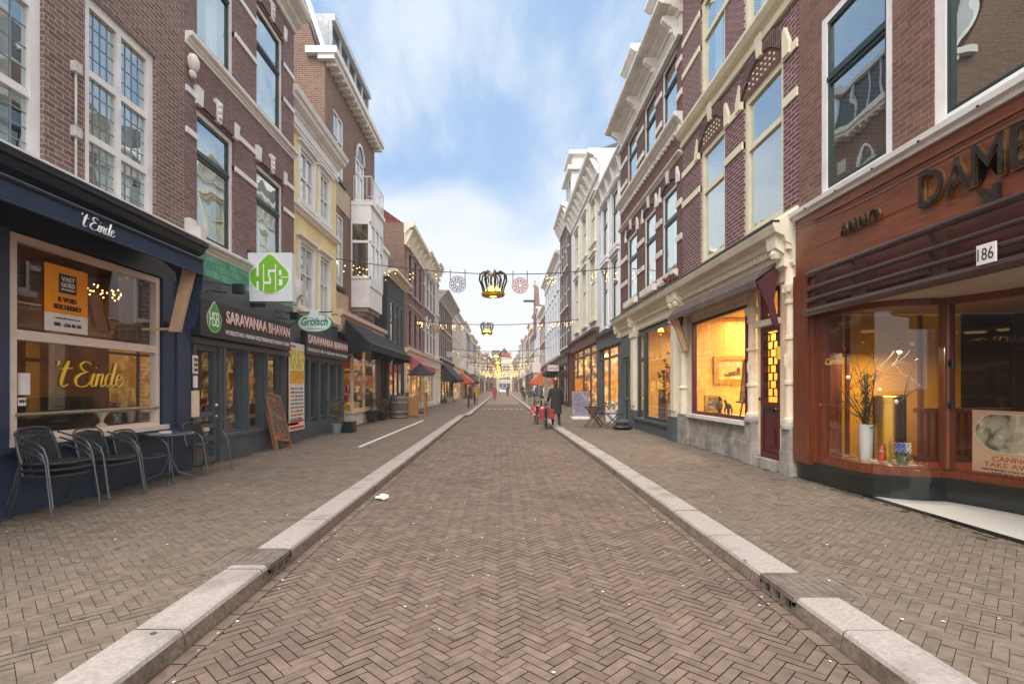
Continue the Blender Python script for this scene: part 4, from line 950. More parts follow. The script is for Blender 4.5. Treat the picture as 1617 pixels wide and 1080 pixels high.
# ================================================================ generic terrace house
def house(side, X, u0, u1, H, wallm, label, name, cols, floors, fm, sm=None, corn=(.5, .45, None), trans=None, mull=False, band=None, key=None, shop=None, surround=None, roof=None, curtain=None, far=False, sill=True, base=None):
    F = facade(side, X); T = thing(name, label, 'building' if 'house' not in name else 'house', (side*X, (u0+u1)/2, 0))
    gv = shop.get('top', 3.2) if shop else 0
    holes = [(a, b, c, d) for a, b in cols for c, d in floors]
    if shop: holes.append((u0+.25, u1-.25, .35, gv))
    shell(F, u0, u1, H, holes, wallm, T, v0=-.05)
    for i, (c, d) in enumerate(floors):
        for j, (a, b) in enumerate(cols):
            tr = (c+(d-c)*(trans or .62),)
            win(F, a, b, c, d, T, fm, sm, n=-.08, fw=.1 if not far else .12, trans=tr, mull=((a+b)/2,) if mull else (), tw=.07, pane=G_far if far else G_up, curtain=None if far else curtain)
    mb = MB()
    if surround:
        for a, b in cols:
            for c, d in floors:
                for bx in ((a-.14, a, c-.05, d+.14), (b, b+.14, c-.05, d+.14), (a, b, d, d+.14)): mb.fb(F, *bx, -.02, .06)
                mb.fb(F, a-.2, b+.2, d+.14, d+.24, -.02, .16); mb.fb(F, a-.16, b+.16, c-.14, c-.002, -.02, .14)
        mb.build('window_surround', surround, T)
    elif sill:
        for a, b in cols:
            for c, d in floors: mb.fb(F, a-.08, b+.08, c-.12, c-.002, -.05, .1)
        mb.build('sill', M_stone, T)
    if band: bands(F, gaps(u0+.01, u1-.01, cols), band, .13, M_stone, T, .03)
    if key:
        mb = MB()
        for a, b in cols:
            for c, d in floors:
                m_ = (a+b)/2; mb.fb(F, m_-.12, m_+.12, d-.02, d+.35, -.02, .12); mb.fb(F, a-.2, a, d-.02, d+.12, -.02, .06); mb.fb(F, b, b+.2, d-.02, d+.12, -.02, .06)
        mb.build('keystone', M_stone, T)
    if corn:
        h, pr, cm = corn; cm = cm or M_stone
        mb = MB(); mb.fb(F, u0, u1, H-h-.5, H-h, -.02, .06); mb.fb(F, u0, u1, H-h-.6, H-h-.5, -.02, .12); mb.build('frieze', cm, T)
        cornice(F, u0-.02, u1+.02, H-h, h, pr, cm, T)
        if not far:
            mb = MB(); k = max(2, int((u1-u0)/1.2))
            for i in range(k+1): u = u0+.15+(u1-u0-.3)*i/k; mb.fprof(F, u-.07, u+.07, [(.05, H-h-.5), (.16, H-h-.45), (pr*.85, H-h+.22), (.05, H-h+.2)])
            mb.build('bracket', cm, T)
    if roof:
        hh, rm = roof; mb = MB(); mb.add([F(u0, H, -.1), F(u1, H, -.1), F(u1, H+hh, -3.5), F(u0, H+hh, -3.5)], [(0, 1, 2, 3)])
        mb.add([F(u0, H, -.1), F(u0, H+hh, -3.5), F(u0, H, -7)], [(0, 1, 2)]); mb.add([F(u1, H, -.1), F(u1, H+hh, -3.5), F(u1, H, -7)], [(0, 1, 2)]); mb.add([F(u0, H, -7), F(u1, H, -7), F(u1, H+hh, -3.5), F(u0, H+hh, -3.5)], [(0, 1, 2, 3)])
        mb.build('roof_slope', rm, T, recalc=False)
    if shop:
        sm_ = shop.get('m', M_black); k = shop.get('k', 3); n = .0
        mb = MB(); mb.fprof(F, u0, u1, [(-.02, gv), (.12, gv), (.12, gv+.5), (.3, gv+.58), (.32, gv+.7), (-.02, gv+.74)]); mb.build('shop_fascia', shop.get('fm', sm_), T)
        mb = MB(); mb.fb(F, u0+.01, u0+.25, -.02, gv, -.2, .1); mb.fb(F, u1-.25, u1-.01, -.02, gv, -.2, .1); mb.fb(F, u0+.25, u1-.25, -.02, .35, -.2, .06); mb.build('shop_pier', sm_, T)
        ms = [u0+.25+(u1-u0-.5)*i/k for i in range(1, k)]
        win(F, u0+.25, u1-.25, .35, gv, T, sm_, n=-.05, fw=.1, mull=ms, trans=(gv-.5,) if not far else (), tw=.1, pane=G_shop, name='shop_window')
        room(F, u0+.15, u1-.15, .05, gv+.1, -.25, -1.8, shop.get('lit', L_warm), T)
    return T
def litm(name, c1, c2, s, sc=2.2):
    m = bpy.data.materials.new(name); m.use_nodes = True; g = NT(m.node_tree); b = g.nt.nodes['Principled BSDF']; b.inputs['Roughness'].default_value = .8
    ge = g.n('ShaderNodeNewGeometry'); v = g.n('ShaderNodeTexVoronoi'); v.inputs['Scale'].default_value = sc; v.distance = 'CHEBYCHEV'; g.l(ge.outputs['Position'], v.inputs['Vector'])
    n = g.n('ShaderNodeTexNoise'); n.inputs['Scale'].default_value = sc*2; n.inputs['Detail'].default_value = 4; g.l(ge.outputs['Position'], n.inputs['Vector'])
    sp_ = g.n('ShaderNodeSeparateColor'); g.l(v.outputs['Color'], sp_.inputs[0])
    f = g.math('MULTIPLY', g.ramp(sp_.outputs[0], .2, .8), g.ramp(n.outputs[0], .3, .65))
    c = g.mix(f, C(c1), C(c2)); g.l(c, b.inputs['Base Color']); g.l(c, b.inputs['Emission Color']); b.inputs['Emission Strength'].default_value = s; return m
L_warm = litm('lit_shop_interior', '#5a3516', '#ffd27a', .55); L_dim = litm('dim_shop_interior', '#2a1a10', '#c98a4a', .22); L_yel = litm('yellow_shop_interior', '#c98a30', '#ffd98a', .6)  # interior walls glow by themselves, standing in for shop lamps
B_plum = brick('terrace_plum_brick', '#8b6670', '#745058', '#9a8c88'); B_red = brick('terrace_red_brick', '#96604e', '#7a4a3e', '#99897c'); B_brn = brick('terrace_brown_brick', '#8a6b5a', '#6f5548', '#98887b')
W_ren = mat('white_render', '#d9dee3', .75, .05, 1.2, .1, stain=(C('#a8adb0'), .3, .8)); W_ren2 = mat('cream_render', '#d6cdbb', .75, .06, 1.2, .1, stain=(C('#aca28e'), .3, .8)); W_ren3 = mat('grey_render', '#b5b7b6', .75, .06, 1.2)
M_redtile = brick('red_roof_tile', '#8a4636', '#6d3a30', '#3d2a26', .22, .3, .02)
# ---- left far
house(-1, 5.4, 29, 36, 10.6, B_brn, 'plum brick house with heavy cream cornice beyond the charcoal painted house', 'brick_house', [(30, 31.1), (31.9, 33.0), (33.8, 34.9)], [(3.9, 6.0), (7.0, 9.2)], M_maroon, None, (.6, .55, M_cream), shop=dict(m=M_cream, top=3.0), roof=(2.4, M_redtile), surround=mat('mauve_stone', '#a58f8c', .7))
house(-1, 5.4, 36, 42, 11.0, B_plum, 'plum brick house with white gridded windows, left side', 'brick_house', [(36.6, 37.9), (38.4, 39.7), (40.2, 41.4)], [(4.0, 6.2), (7.2, 9.6)], M_white, None, (.6, .55, M_cream), mull=True, key=True, band=(5.4, 8.6), shop=dict(m=M_white, top=3.0))
house(-1, 5.35, 42, 44.6, 11.6, W_ren2, 'narrow cream house between two brick houses, left side', 'narrow_house', [(42.8, 43.8)], [(4.0, 6.3), (7.5, 9.8)], M_white, M_green_dark, (.5, .45, None), shop=dict(m=M_white, top=3.0, k=2), surround=M_white)
house(-1, 5.4, 44.6, 57, 9.8, B_brn, 'long brown brick building with rows of tall narrow windows under a flat eave', 'long_building', [(45.4+i*1.62, 46.4+i*1.62) for i in range(7)], [(4.2, 6.4), (6.9, 9.0)], M_white, M_black, (.25, .9, M_stone), sill=True, shop=dict(m=M_black, top=3.3, k=5))
house(-1, 5.4, 57, 72, 10.3, W_ren2, 'long cream rendered building on the left beyond the flat eave', 'rendered_building', [(58.5+i*2.4, 59.7+i*2.4) for i in range(6)], [(4.2, 6.2), (7.2, 9.0)], M_white, None, (.4, .4, None), shop=dict(m=M_cream, top=3.2, k=5), far=True)
rnd = random.Random(21)
walls = [W_ren, B_red, W_ren2, B_brn, W_ren3, B_plum]
def run(side, X, y, yend, hs, tint):
    i = 0
    names = ['tall', 'slim', 'broad', 'low', 'plain', 'stepped', 'wide', 'small', 'long', 'square', 'upright', 'deep', 'modest', 'high']
    while y < yend:
        wd_ = rnd.uniform(7, 12) if y < 160 else rnd.uniform(14, 24); H = rnd.uniform(*hs); y1 = min(y+wd_, yend+5)
        wm = walls[(i*5+(1 if side > 0 else 0)) % 6]; cm = wm.name.replace('_', ' ').replace('terrace ', '')
        k = max(2, int((y1-y)/2.6)); cols = [(y+.8+(y1-y-1.6)*j/k+.3, y+.8+(y1-y-1.6)*(j+1)/k-.5) for j in range(k)]
        fl = [(4.2, 6.3), (7.1, 9.1)]+([(9.9, H-1.2)] if H > 12.3 else [])
        fl = [f for f in fl if f[1] < H-.9]
        house(side, X+rnd.uniform(-.15, .15), y, y1, H, wm, f'{cm} {names[(i*3) % 14]} house, number {i+1} of the far {"left" if side < 0 else "right"} row counted from the camera', 'terrace_house', cols, fl, M_white, None, (.4, .45, [M_stone, M_white, M_cream][i % 3]), far=True,
              shop=dict(m=[M_black, M_white, M_slate, M_maroon][i % 4], top=3.1, k=3, lit=L_warm if i % 2 == 0 else L_yel), roof=(rnd.uniform(1.5, 2.6), [M_redtile, M_roof][i % 2]) if i % 3 != 1 else None)
        if i % 2 == 0 and y < 200:
            F = facade(side, X); mb = MB(); mb.fb(F, y1-1.2, y1-.4, H, H+2.6, -3.2, -2.2); mb.fb(F, y1-1.3, y1-.3, H+2.6, H+2.75, -3.3, -2.1)
            for q in (-2.5, -2.9): mb.lathe(F(y1-.8, H+2.75, q), [(.12, 0), (.1, .45)], 8)
            tag(mb.build('chimney', B_red), f'brick chimney with two pots on the {names[(i*3) % 14]} {cm} house of the {"left" if side < 0 else "right"} row', 'chimney', 'brick chimneys along the far roofs')
        y = y1; i += 1
run(-1, 5.4, 72, 176, (9.4, 11.4), 0)
# ---- right: white house, cream framed house, brick, white
house(1, 5.0, 20.4, 27.0, 11.3, W_ren, 'white house with four tall dark sash windows next to the banded brick house', 'white_house', [(22.5, 23.9), (24.7, 26.1)], [(4.4, 7.25), (7.75, 10.3)], M_white, M_green_dark, (.35, .35, M_stone), surround=M_white, shop=dict(m=M_slate, top=3.4, k=3, lit=L_yel, fm=M_slate))
house(1, 5.0, 27.0, 38.0, 13.8, W_ren, 'tall pale blue white house with cream framed windows and a moulded gable', 'white_house', [(28.0, 29.6), (31.0, 32.6), (34.2, 35.8)], [(5.2, 8.6), (9.4, 11.8)], M_olive, None, (.7, .6, M_stone), surround=M_olive, roof=(1.2, M_roof), shop=dict(m=mat('red_brown_paint', '#6b3a2c', .5), top=3.9, k=4))
T = house(1, 4.85, 38.0, 44.0, 14.9, brick('umber_brick', '#6a4a42', '#543a36', '#8a7a70'), 'dark brick house with a white dormer gable and arched console', 'brick_house', [(38.8, 40.0), (40.5, 41.7), (42.2, 43.3)], [(4.6, 6.8), (7.6, 9.8), (10.6, 13.0)], M_white, M_black, (.6, .6, M_stone), band=(5.6, 8.6, 11.8), shop=dict(m=M_black, top=3.3), roof=(3, M_roof))
F = facade(1, 4.85); mb = MB(); mb.fb(F, 39, 42.5, 15.1, 17.6, -2.5, -.3); mb.fb(F, 38.7, 42.8, 17.6, 17.9, -2.6, .0); mb.fb(F, 39.4, 42.1, 17.9, 18.9, -2.2, -.4); mb.fb(F, 39.1, 42.4, 18.9, 19.2, -2.4, -.1); mb.build('dormer', M_stone, T)
mb = MB(); mb.fb(F, 39.7, 40.6, 15.6, 17.3, -.3, -.28); mb.fb(F, 41, 41.9, 15.6, 17.3, -.3, -.28); mb.build('dormer_pane', G_far, T)
house(1, 4.9, 44.0, 60.0, 13.0, W_ren, 'white rendered house with three rows of shuttered windows, right side', 'white_house', [(45.2+i*2.5, 46.6+i*2.5) for i in range(6)], [(4.4, 6.5), (7.3, 9.3), (10.0, 11.6)], M_white, None, (.5, .5, None), far=True, shop=dict(m=M_grey_stone, top=3.3, k=5))
run(1, 4.95, 60, 176, (10.5, 13), 1)
T = thing('stepped_gable_house', 'narrow brick gable with a hoist beam rising above the far right row', 'house', (5, 79, 0)); F = facade(1, 4.85)
mb = MB(); prof = [(76, 12), (76, 13.6), (76.8, 13.6), (76.8, 14.6), (77.6, 14.6), (77.6, 15.6), (78.2, 15.6), (78.2, 16.6), (79.4, 16.6), (79.4, 15.6), (80, 15.6), (80, 14.6), (80.8, 14.6), (80.8, 13.6), (81.6, 13.6), (81.6, 12)]
mb.prism([F(u, v, .02) for u, v in prof], [F(u, v, -.6) for u, v in prof]); mb.fb(F, 76.2, 81.4, 9, 13.5, -6, 0); mb.build('gable', B_red, T)
mb = MB(); mb.box(3.2, 4.9, 78.7, 78.95, 14.3, 14.6); mb.build('hoist_beam', M_black, T); mb = MB(); mb.lathe((4.9, 78.8, 16.6), [(.25, 0), (.3, .2), (.1, .5), (.16, .9), (.02, 1.4)], 10); mb.build('finial', M_grey_stone, T)
mb = MB(); mb.fb(F, 78.1, 79.5, 13.2, 15.2, .021, .05); mb.build('hatch', M_black, T)
for i, (x0, x1, h, m) in enumerate(((-9, -2, 10, B_red), (-2, 3.5, 12, W_ren2), (3.5, 9, 10.5, B_brn))):
    T = thing('end_house', ['brick house', 'cream house', 'brown house'][i]+' closing the far end of the street', 'house', ((x0+x1)/2, 184, 0)); mb = MB(); mb.box(x0, x1, 184, 192, -.05, h); mb.build('wall', m, T)
    mb = MB(); mb.add([(x0, 184, h), (x1, 184, h), ((x0+x1)/2, 184, h+3.5), (x0, 192, h), (x1, 192, h), ((x0+x1)/2, 192, h+3.5)], [(0, 1, 2), (0, 2, 5, 3), (1, 4, 5, 2), (3, 5, 4)]); mb.build('roof', M_redtile, T)
    mb = MB()
    for a in range(3):
        for z in (1, 4.4, 7.4): x = x0+.8+(x1-x0-1.6)*(a+.15)/3; mb.box(x, x+1.1, 183.95, 183.99, z, z+2)
    mb.build('window', G_far, T)

# ================================================================ RIGHT SIDE near
FR_ = facade(1, 4.6)
# ---- R3 banded brick house
BR_3 = brick('dark_red_brick', '#704a42', '#593a36', '#8a7368', .21, .064, .006)
P6 = thing('banded_brick_house', 'dark red brick house with white bands, bracketed cornice and mansard dormers', 'house', (4.6, 17, 0))
cols = [(13.85, 15.1), (15.75, 17.0), (17.95, 19.3)]
lo, up = (4.6, 6.95), (8.7, 10.5)
shell(FR_, 13.4, 20.4, 11.0, [(a, b, *f) for a, b in cols for f in (lo, up)]+[(13.7, 17.6, .5, 3.3), (18.2, 20.1, .1, 3.3)], BR_3, P6, v0=-.05)
for a, b in cols:
    for f, t in ((lo, 6.1), (up, 9.8)): win(FR_, a, b, *f, P6, M_white, M_green_dark, n=-.08, fw=.09, trans=(t,), tw=.06, curtain='sides' if f is lo else None)
bands(FR_, gaps(13.42, 20.38, cols), (5.3, 6.2, 9.0, 9.85), .16, M_stone, P6, .035)
cornice(FR_, 13.4, 20.4, 8.25, .3, .22, M_stone, P6, 'string_course', dent=.3)
cornice(FR_, 13.4, 20.4, 7.45, .12, .12, M_stone, P6, 'string_course')
for a, b in cols:
    flat_arch(FR_, a, b, 6.98, BR_3, M_stone, P6, .16, .26)
    mb = MB(); mb.fb(FR_, a-.1, b+.1, 4.42, 4.6, -.05, .14); mb.build('sill', M_stone, P6)
mb = MB(); mb.fb(FR_, 13.4, 20.4, 10.5, 10.62, -.02, .12); mb.fb(FR_, 13.4, 20.4, 10.62, 11.05, -.02, .05); mb.build('frieze', M_stone, P6)
cornice(FR_, 13.35, 20.45, 11.05, .36, .62, M_stone, P6)
mb = MB()
for u in (13.7, 15.4, 17.45, 19.9): mb.fprof(FR_, u-.09, u+.09, [(.04, 10.55), (.14, 10.6), (.2, 10.8), (.45, 11.0), (.45, 11.12), (.04, 11.12)]); mb.ball(FR_(u, 10.78, .18), (.08, .08, .08), 8)
mb.build('console', M_stone, P6)
mb = MB(); mb.add([FR_(13.4, 11.45, -.1), FR_(20.4, 11.45, -.1), FR_(20.4, 14.2, -1.5), FR_(13.4, 14.2, -1.5)], [(0, 1, 2, 3)]); mb.add([FR_(20.4, 11.45, -.1), FR_(20.4, 14.2, -1.5), FR_(20.4, 11.45, -7)], [(0, 1, 2)]); mb.build('mansard', M_roof, P6, recalc=False)
for u in (15.3, 18.6):
    mb = MB(); mb.fb(FR_, u-.6, u+.6, 11.4, 12.9, -1.3, .02); mb.fprof(FR_, u-.8, u+.8, [(-1.3, 12.9), (.1, 12.9), (.25, 13.0), (.25, 13.15), (-1.3, 13.2)]); D1 = mb.build('dormer', M_white, P6)
    mb = MB(); mb.fb(FR_, u-.4, u+.4, 11.7, 12.7, .021, .03); mb.build('pane', G_far, D1)
# cream shopfront under it (shop two) + grey door
def cream_fascia(F, par, u0, u1, corbels):
    mb = MB(); mb.fprof(F, u0, u1, [(-.02, 3.4), (.08, 3.4), (.1, 3.46), (.08, 3.5), (.1, 3.72), (.2, 3.78), (.22, 3.86), (.36, 3.92), (.4, 4.02), (.4, 4.06), (.3, 4.08), (-.02, 4.25)])
    mb.build('shop_cornice', M_cream, par)
    mb = MB(); k = int((u1-u0)/.13)
    for i in range(k): u = u0+.13*i+.02; mb.fb(F, u, u+.07, 3.66, 3.76, .08, .17)
    mb.build('dentils', M_cream, par)
    MB().fb(F, u0, u1, 4.061, 4.1, .3, .42).build('gutter', M_metal, par)
    for u in corbels:
        mb = MB(); mb.fprof(F, u-.14, u+.14, [(.05, 3.36), (.18, 3.42), (.16, 3.6), (.3, 3.7), (.32, 3.9), (.05, 3.9)]); mb.ball(F(u, 3.62, .22), (.1, .1, .1), 8); mb.build('corbel', M_cream, par)
cream_fascia(FR_, P6, 13.42, 20.4, (13.6, 17.9, 20.2))
mb = MB()
for a, b in ((13.42, 13.85), (17.6, 18.15)):
    mb.fb(FR_, a, b, .55, 3.4, 0, .16); mb.fb(FR_, a-.04, b+.04, 3.2, 3.38, 0, .22); mb.fb(FR_, a+.08, b-.08, .9, 3.1, .16, .19)
mb.build('pilaster', M_cream, P6)
mb = MB(); mb.fb(FR_, 13.4, 13.9, -.02, .75, 0, .24); mb.fb(FR_, 17.56, 18.2, -.02, .75, 0, .2); mb.fb(FR_, 13.9, 17.56, -.02, .45, -.05, .14); mb.fb(FR_, 13.9, 17.56, .45, .52, -.05, .2); mb.build('plinth', M_slate, P6)
win(FR_, 13.85, 16.6, .52, 3.3, P6, M_green_dark, n=.05, fw=.09, trans=(), pane=G_shop, name='shop_window')
D_ = win(FR_, 16.62, 17.6, .2, 3.3, P6, M_green_dark, n=.02, fw=.13, trans=(2.4,), pane=G_shop, name='door', tw=.12); mb = MB(); mb.ball(FR_(16.8, 1.15, .1), .03, 8); mb.build('handle', M_gold, D_)
M_ylw = mat('yellow_plaster', '#e9b95c', .8, .08, 1.2); M_orw = mat('orange_plaster', '#cf8420', .8, .08, 1.5)
room(FR_, 13.6, 17.8, .3, 3.4, -.05, -2.4, M_ylw, P6, floor=mat('pale_floor', '#c9a878', .6, .1, 3))
area('flower_shop_lamp', (5.9, 15.6, 3.3), (1, 3), 42, (1, .82, .5))
FD2 = facade(1, 4.8)
mb = MB(); mb.fb(FR_, 18.2, 20.1, 2.6, 3.35, -.1, .05); mb.fb(FR_, 18.2, 18.45, -.02, 2.6, -.1, .1); mb.fb(FR_, 19.85, 20.1, -.02, 2.6, -.1, .1); mb.build('door_surround', M_slate, P6)
mb = MB(); mb.fb(FR_, 15.6, 16.4, .53, 1.45, -.3, -.27); mb.build('display_panel', woodm('brown_panel', '#4a2c1c', '#6a4430'), P6)
W = win(FR_, 18.45, 19.85, .12, 2.6, P6, mat('grey_green_paint', '#5c675f', .5), n=-.05, fw=.12, mull=(19.15,), trans=(1.1,), pane=G_far, name='door', tw=.12)
T = thing('flower_display', 'red and pink flowers on dark leaves in the banded house window', 'flowers', (4.9, 14.9, .6)); mb = MB(); rnd = random.Random(31)
for i in range(160): p = (4.88+rnd.gauss(0, .1), 15.3+rnd.gauss(0, .3), 1.75+rnd.gauss(0, .28)); a = rnd.random()*6; s = rnd.uniform(.03, .07); mb.add([(p[0]-s*math.cos(a), p[1]-s*math.sin(a), p[2]), (p[0], p[1], p[2]+s*.6), (p[0]+s*math.cos(a), p[1]+s*math.sin(a), p[2]+s*.3), (p[0], p[1], p[2]-s*.5)], [(0, 1, 2, 3)])
mb.build('leaves', mat('dark_leaf', '#22331d', .6, .3, 10), T, recalc=False); mb = MB()
for i in range(36): mb.ball((4.8+rnd.gauss(0, .06), 15.2+rnd.gauss(0, .22), 1.82+rnd.gauss(0, .2)), (.05, .06, .05), 6)
mb.build('blooms', mat('bloom_red', '#d23a2c', .6, .2, 20), T); MB().lathe((4.92, 15.3, .53), [(.12, 0), (.16, .2), (.14, .7), (.19, .98)], 14).build('vase', M_orw, T, True)
T = thing('window_card', 'white card standing low in the flower window', 'card', (4.66, 14.1, .55)); mb = MB(); mb.fb(FR_, 14.2, 14.8, .6, 1.05, -.09, -.07); mb.build('card', M_wp, T); ftext('OPEN', 'print', FR_, 1, 14.7, .78, -.068, .4, .1, M_ink, T)
# ---- R2 art shop, purple brick
BR_R2 = brick('purple_brick', '#754a4e', '#5d383e', '#ab9a91', .22, .074, .009)
P7 = thing('art_shop_building', 'purple brick house with olive cream windows above a cream carved shopfront', 'house', (4.6, 10.8, 0))
cols = [(8.6, 10.02), (10.85, 12.2)]; lo, up = (4.33, 6.95), (8.0, 10.4)
shell(FR_, 8.15, 13.4, 12.0, [(a, b, *f) for a, b in cols for f in (lo, up)]+[(8.3, 13.2, .1, 3.35)], BR_R2, P7, v0=-.05)
for a, b in cols:
    win(FR_, a, b, *lo, P7, M_olive, None, n=-.09, fw=.13, trans=(5.98,), tw=.1); win(FR_, a, b, *up, P7, M_olive, None, n=-.09, fw=.13, trans=(9.5,), tw=.1, curtain='sides')
    flat_arch(FR_, a, b, 6.97, BR_R2, M_olive, P7, .42, .3)
    mb = MB(); N = 14
    for i in range(N): t0, t1 = i/N, (i+1)/N; f = lambda t: 6.96+.43*(1-(2*t-1)**2); mb.add([FR_(a+(b-a)*t0, 6.95, .008), FR_(a+(b-a)*t1, 6.95, .008), FR_(a+(b-a)*t1, f(t1), .008), FR_(a+(b-a)*t0, f(t0), .008)], [(0, 1, 2, 3)])
    TY = mb.build('tympanum', mat('tympanum_brown', '#6e4a3c', .8), P7, recalc=False)
    mb = MB()
    for i in range(9):
        t = (i+.8)/9.6; tv = 6.96+.43*(1-(2*t-1)**2)
        for r in range(3):
            v = 7.02+.1*r
            if v < tv-.08: mb.ball(FR_(a+(b-a)*t, v+.01, .012), (.018, .03, .026), 6)
    mb.build('tile_relief', M_cream, TY)
bands(FR_, gaps(8.17, 13.38, cols), (6.04, 6.8), .14, M_olive, P7, .03); bands(FR_, gaps(8.17, 13.38, cols), (9.3, 10.1), .14, M_olive, P7, .03)
mb = MB(); mb.fprof(FR_, 8.15, 13.4, [(-.02, 7.58), (.06, 7.58), (.08, 7.66), (.05, 7.7), (.05, 7.76), (.14, 7.8), (.2, 7.9), (.2, 7.96), (-.02, 8.0)]); mb.build('string_course', M_olive, P7)
cornice(FR_, 8.15, 13.4, 11.5, .5, .5, M_olive, P7)
mb = MB(); mb.fprof(FR_, 8.15, 13.4, [(-.02, 4.08), (.12, 4.08), (.12, 4.2), (.04, 4.32), (-.02, 4.33)]); mb.build('sill_course', M_olive, P7)
cream_fascia(FR_, P7, 8.15, 13.4, (8.4, 13.2))
mb = MB(); mb.fb(FR_, 8.3, 13.1, 3.2, 3.4, -.1, .08); mb.build('shop_frieze', M_peach, P7)
# carved corner pillar and other posts
def post(u, w, v0, v1, par, stone_top=.8, ornate=True, name='carved_pillar', n=.0):
    T = MB(); c = FR_(u, 0, n+.06); sg = 1
    mb = MB(); mb.fb(FR_, u-w*.6, u+w*.6, -.02, .5, n-.2, n+.17); mb.fb(FR_, u-w*.52, u+w*.52, .5, stone_top, n-.2, n+.15); mb.lathe((c[0], c[1], stone_top-.001), [(w*.62, 0), (w*.62, .05), (w*.5, .1)], 12)
    b_ = mb.build('pillar_base', M_grey_stone, par)
    mb = MB(); z = stone_top+.1; H = v1-z; r = w*.36
    prof = [(r*1.35, 0), (r*1.35, H*.02), (r*1.1, H*.03), (r*.95, H*.045), (r, H*.24), (r*1.25, H*.245), (r*1.25, H*.265), (r*.95, H*.27), (r*.88, H*.53), (r*1.2, H*.535), (r*1.2, H*.555), (r*.88, H*.56), (r*.82, H*.76), (r*1.1, H*.765), (r*1.1, H*.785), (r*.95, H*.79), (r*1.15, H*.83), (r*1.7, H*.87), (r*1.7, H*.885), (r*1.05, H*.89), (r*1.05, H)]
    mb.lathe((c[0], c[1], z), prof, 16)
    for k in range(8):
        a = k*math.pi/4; mb.ball((c[0]+r*1.35*math.cos(a), c[1]+r*1.35*math.sin(a), z+H*.85), (r*.35, r*.35, r*.7), 6); mb.ball((c[0]+r*math.cos(a), c[1]+r*math.sin(a), z+H*.4), (r*.2, r*.2, H*.05), 6)
    mb.build(name, M_peach, par, True)
post(8.31, .25, 0, 3.4, P7, .85, n=-.03); post(9.57, .24, 0, 3.2, P7, .88, n=-.02); 
mb = MB(); mb.fb(FR_, 8.16, 8.3, .85, 3.4, -.1, .05); mb.fb(FR_, 12.62, 13.35, .85, 3.4, -.1, .06); mb.fb(FR_, 9.66, 9.78, .88, 3.2, -.1, .02); mb.fb(FR_, 9.36, 9.46, .3, 3.2, -.1, .0); mb.fb(FR_, 8.62, 8.7, .3, 3.2, -.1, .0)
mb.build('pilaster', M_peach, P7)
mb = MB(); mb.lathe(FR_(13.0, .85, .1), [(.1, 0), (.1, .6), (.14, .64), (.09, .7), (.08, 1.5), (.13, 1.56), (.16, 1.8), (.1, 1.86), (.1, 2.4)], 12); mb.build('half_column', M_cream, P7, True)
mb = MB(); mb.fb(FR_, 9.76, 12.7, -.02, .5, -.05, .08); mb.fb(FR_, 9.76, 12.7, .5, .8, -.05, .05); mb.fb(FR_, 12.7, 13.4, -.02, .85, -.05, .14); mb.build('stone_base', M_grey_stone, P7)
mb = MB(); mb.fb(FR_, 9.7, 12.72, .8, .88, -.05, .16); mb.build('sill', M_stone, P7)
WN = win(FR_, 9.78, 12.62, .88, 3.05, P7, M_maroon, n=.0, fw=.07, pane=G_shop, name='shop_window')
mb = MB(); mb.fb(FR_, 9.7, 12.7, 3.051, 3.2, -.08, .06); mb.build('lintel', M_peach, P7)
# door with leaded amber glass
D_ = win(FR_, 8.7, 9.36, .3, 2.56, P7, M_maroon, n=-.05, fw=.09, trans=(1.2,), pane=glassm('amber_glass', (.98, .9, .72), .04, .5), name='door', tw=.1)
mb = MB(); mb.fb(FR_, 8.8, 9.26, .4, 1.14, -.07, -.02); mb.fb(FR_, 8.88, 9.18, .5, .8, -.02, .0); mb.build('door_panel', M_maroon, D_)
mb = MB(); mb.fb(FR_, 8.88, 9.2, 1.08, 1.17, .0, .015); mb.ball(FR_(9.33, 1.3, .03), .028, 8); mb.build('letter_slot', M_metal, D_)
mb = MB()
for r in range(9):
    v = 1.35+r*.135; mb.fb(FR_, 8.79, 9.27, v-.009, v+.009, -.06, -.035)
    for k in range(3): u = 8.79+.48*(k+(.5 if r % 2 else 0))/2.2; (mb.fb(FR_, u-.008, u+.008, v, v+.135, -.06, -.036) if 8.8 < u < 9.26 and v+.135 < 2.5 else None)
mb.build('glazing_bars', M_black, D_)
win(FR_, 8.7, 9.36, 2.66, 3.2, P7, M_maroon, n=-.05, fw=.08, pane=G_shop, name='transom_window')
mb = MB(); mb.fb(FR_, 8.66, 9.4, 2.56, 2.66, -.1, .12); mb.build('door_head', M_cream, P7)
mb = MB(); mb.fb(FR_, 8.66, 9.4, -.02, .28, -.4, .12); mb.build('doorstep', M_grey_stone, P7)
MB().fb(FR_, 8.32, 8.4, 1.95, 2.15, .2, .23).build('bell_plate', M_gold, P7)
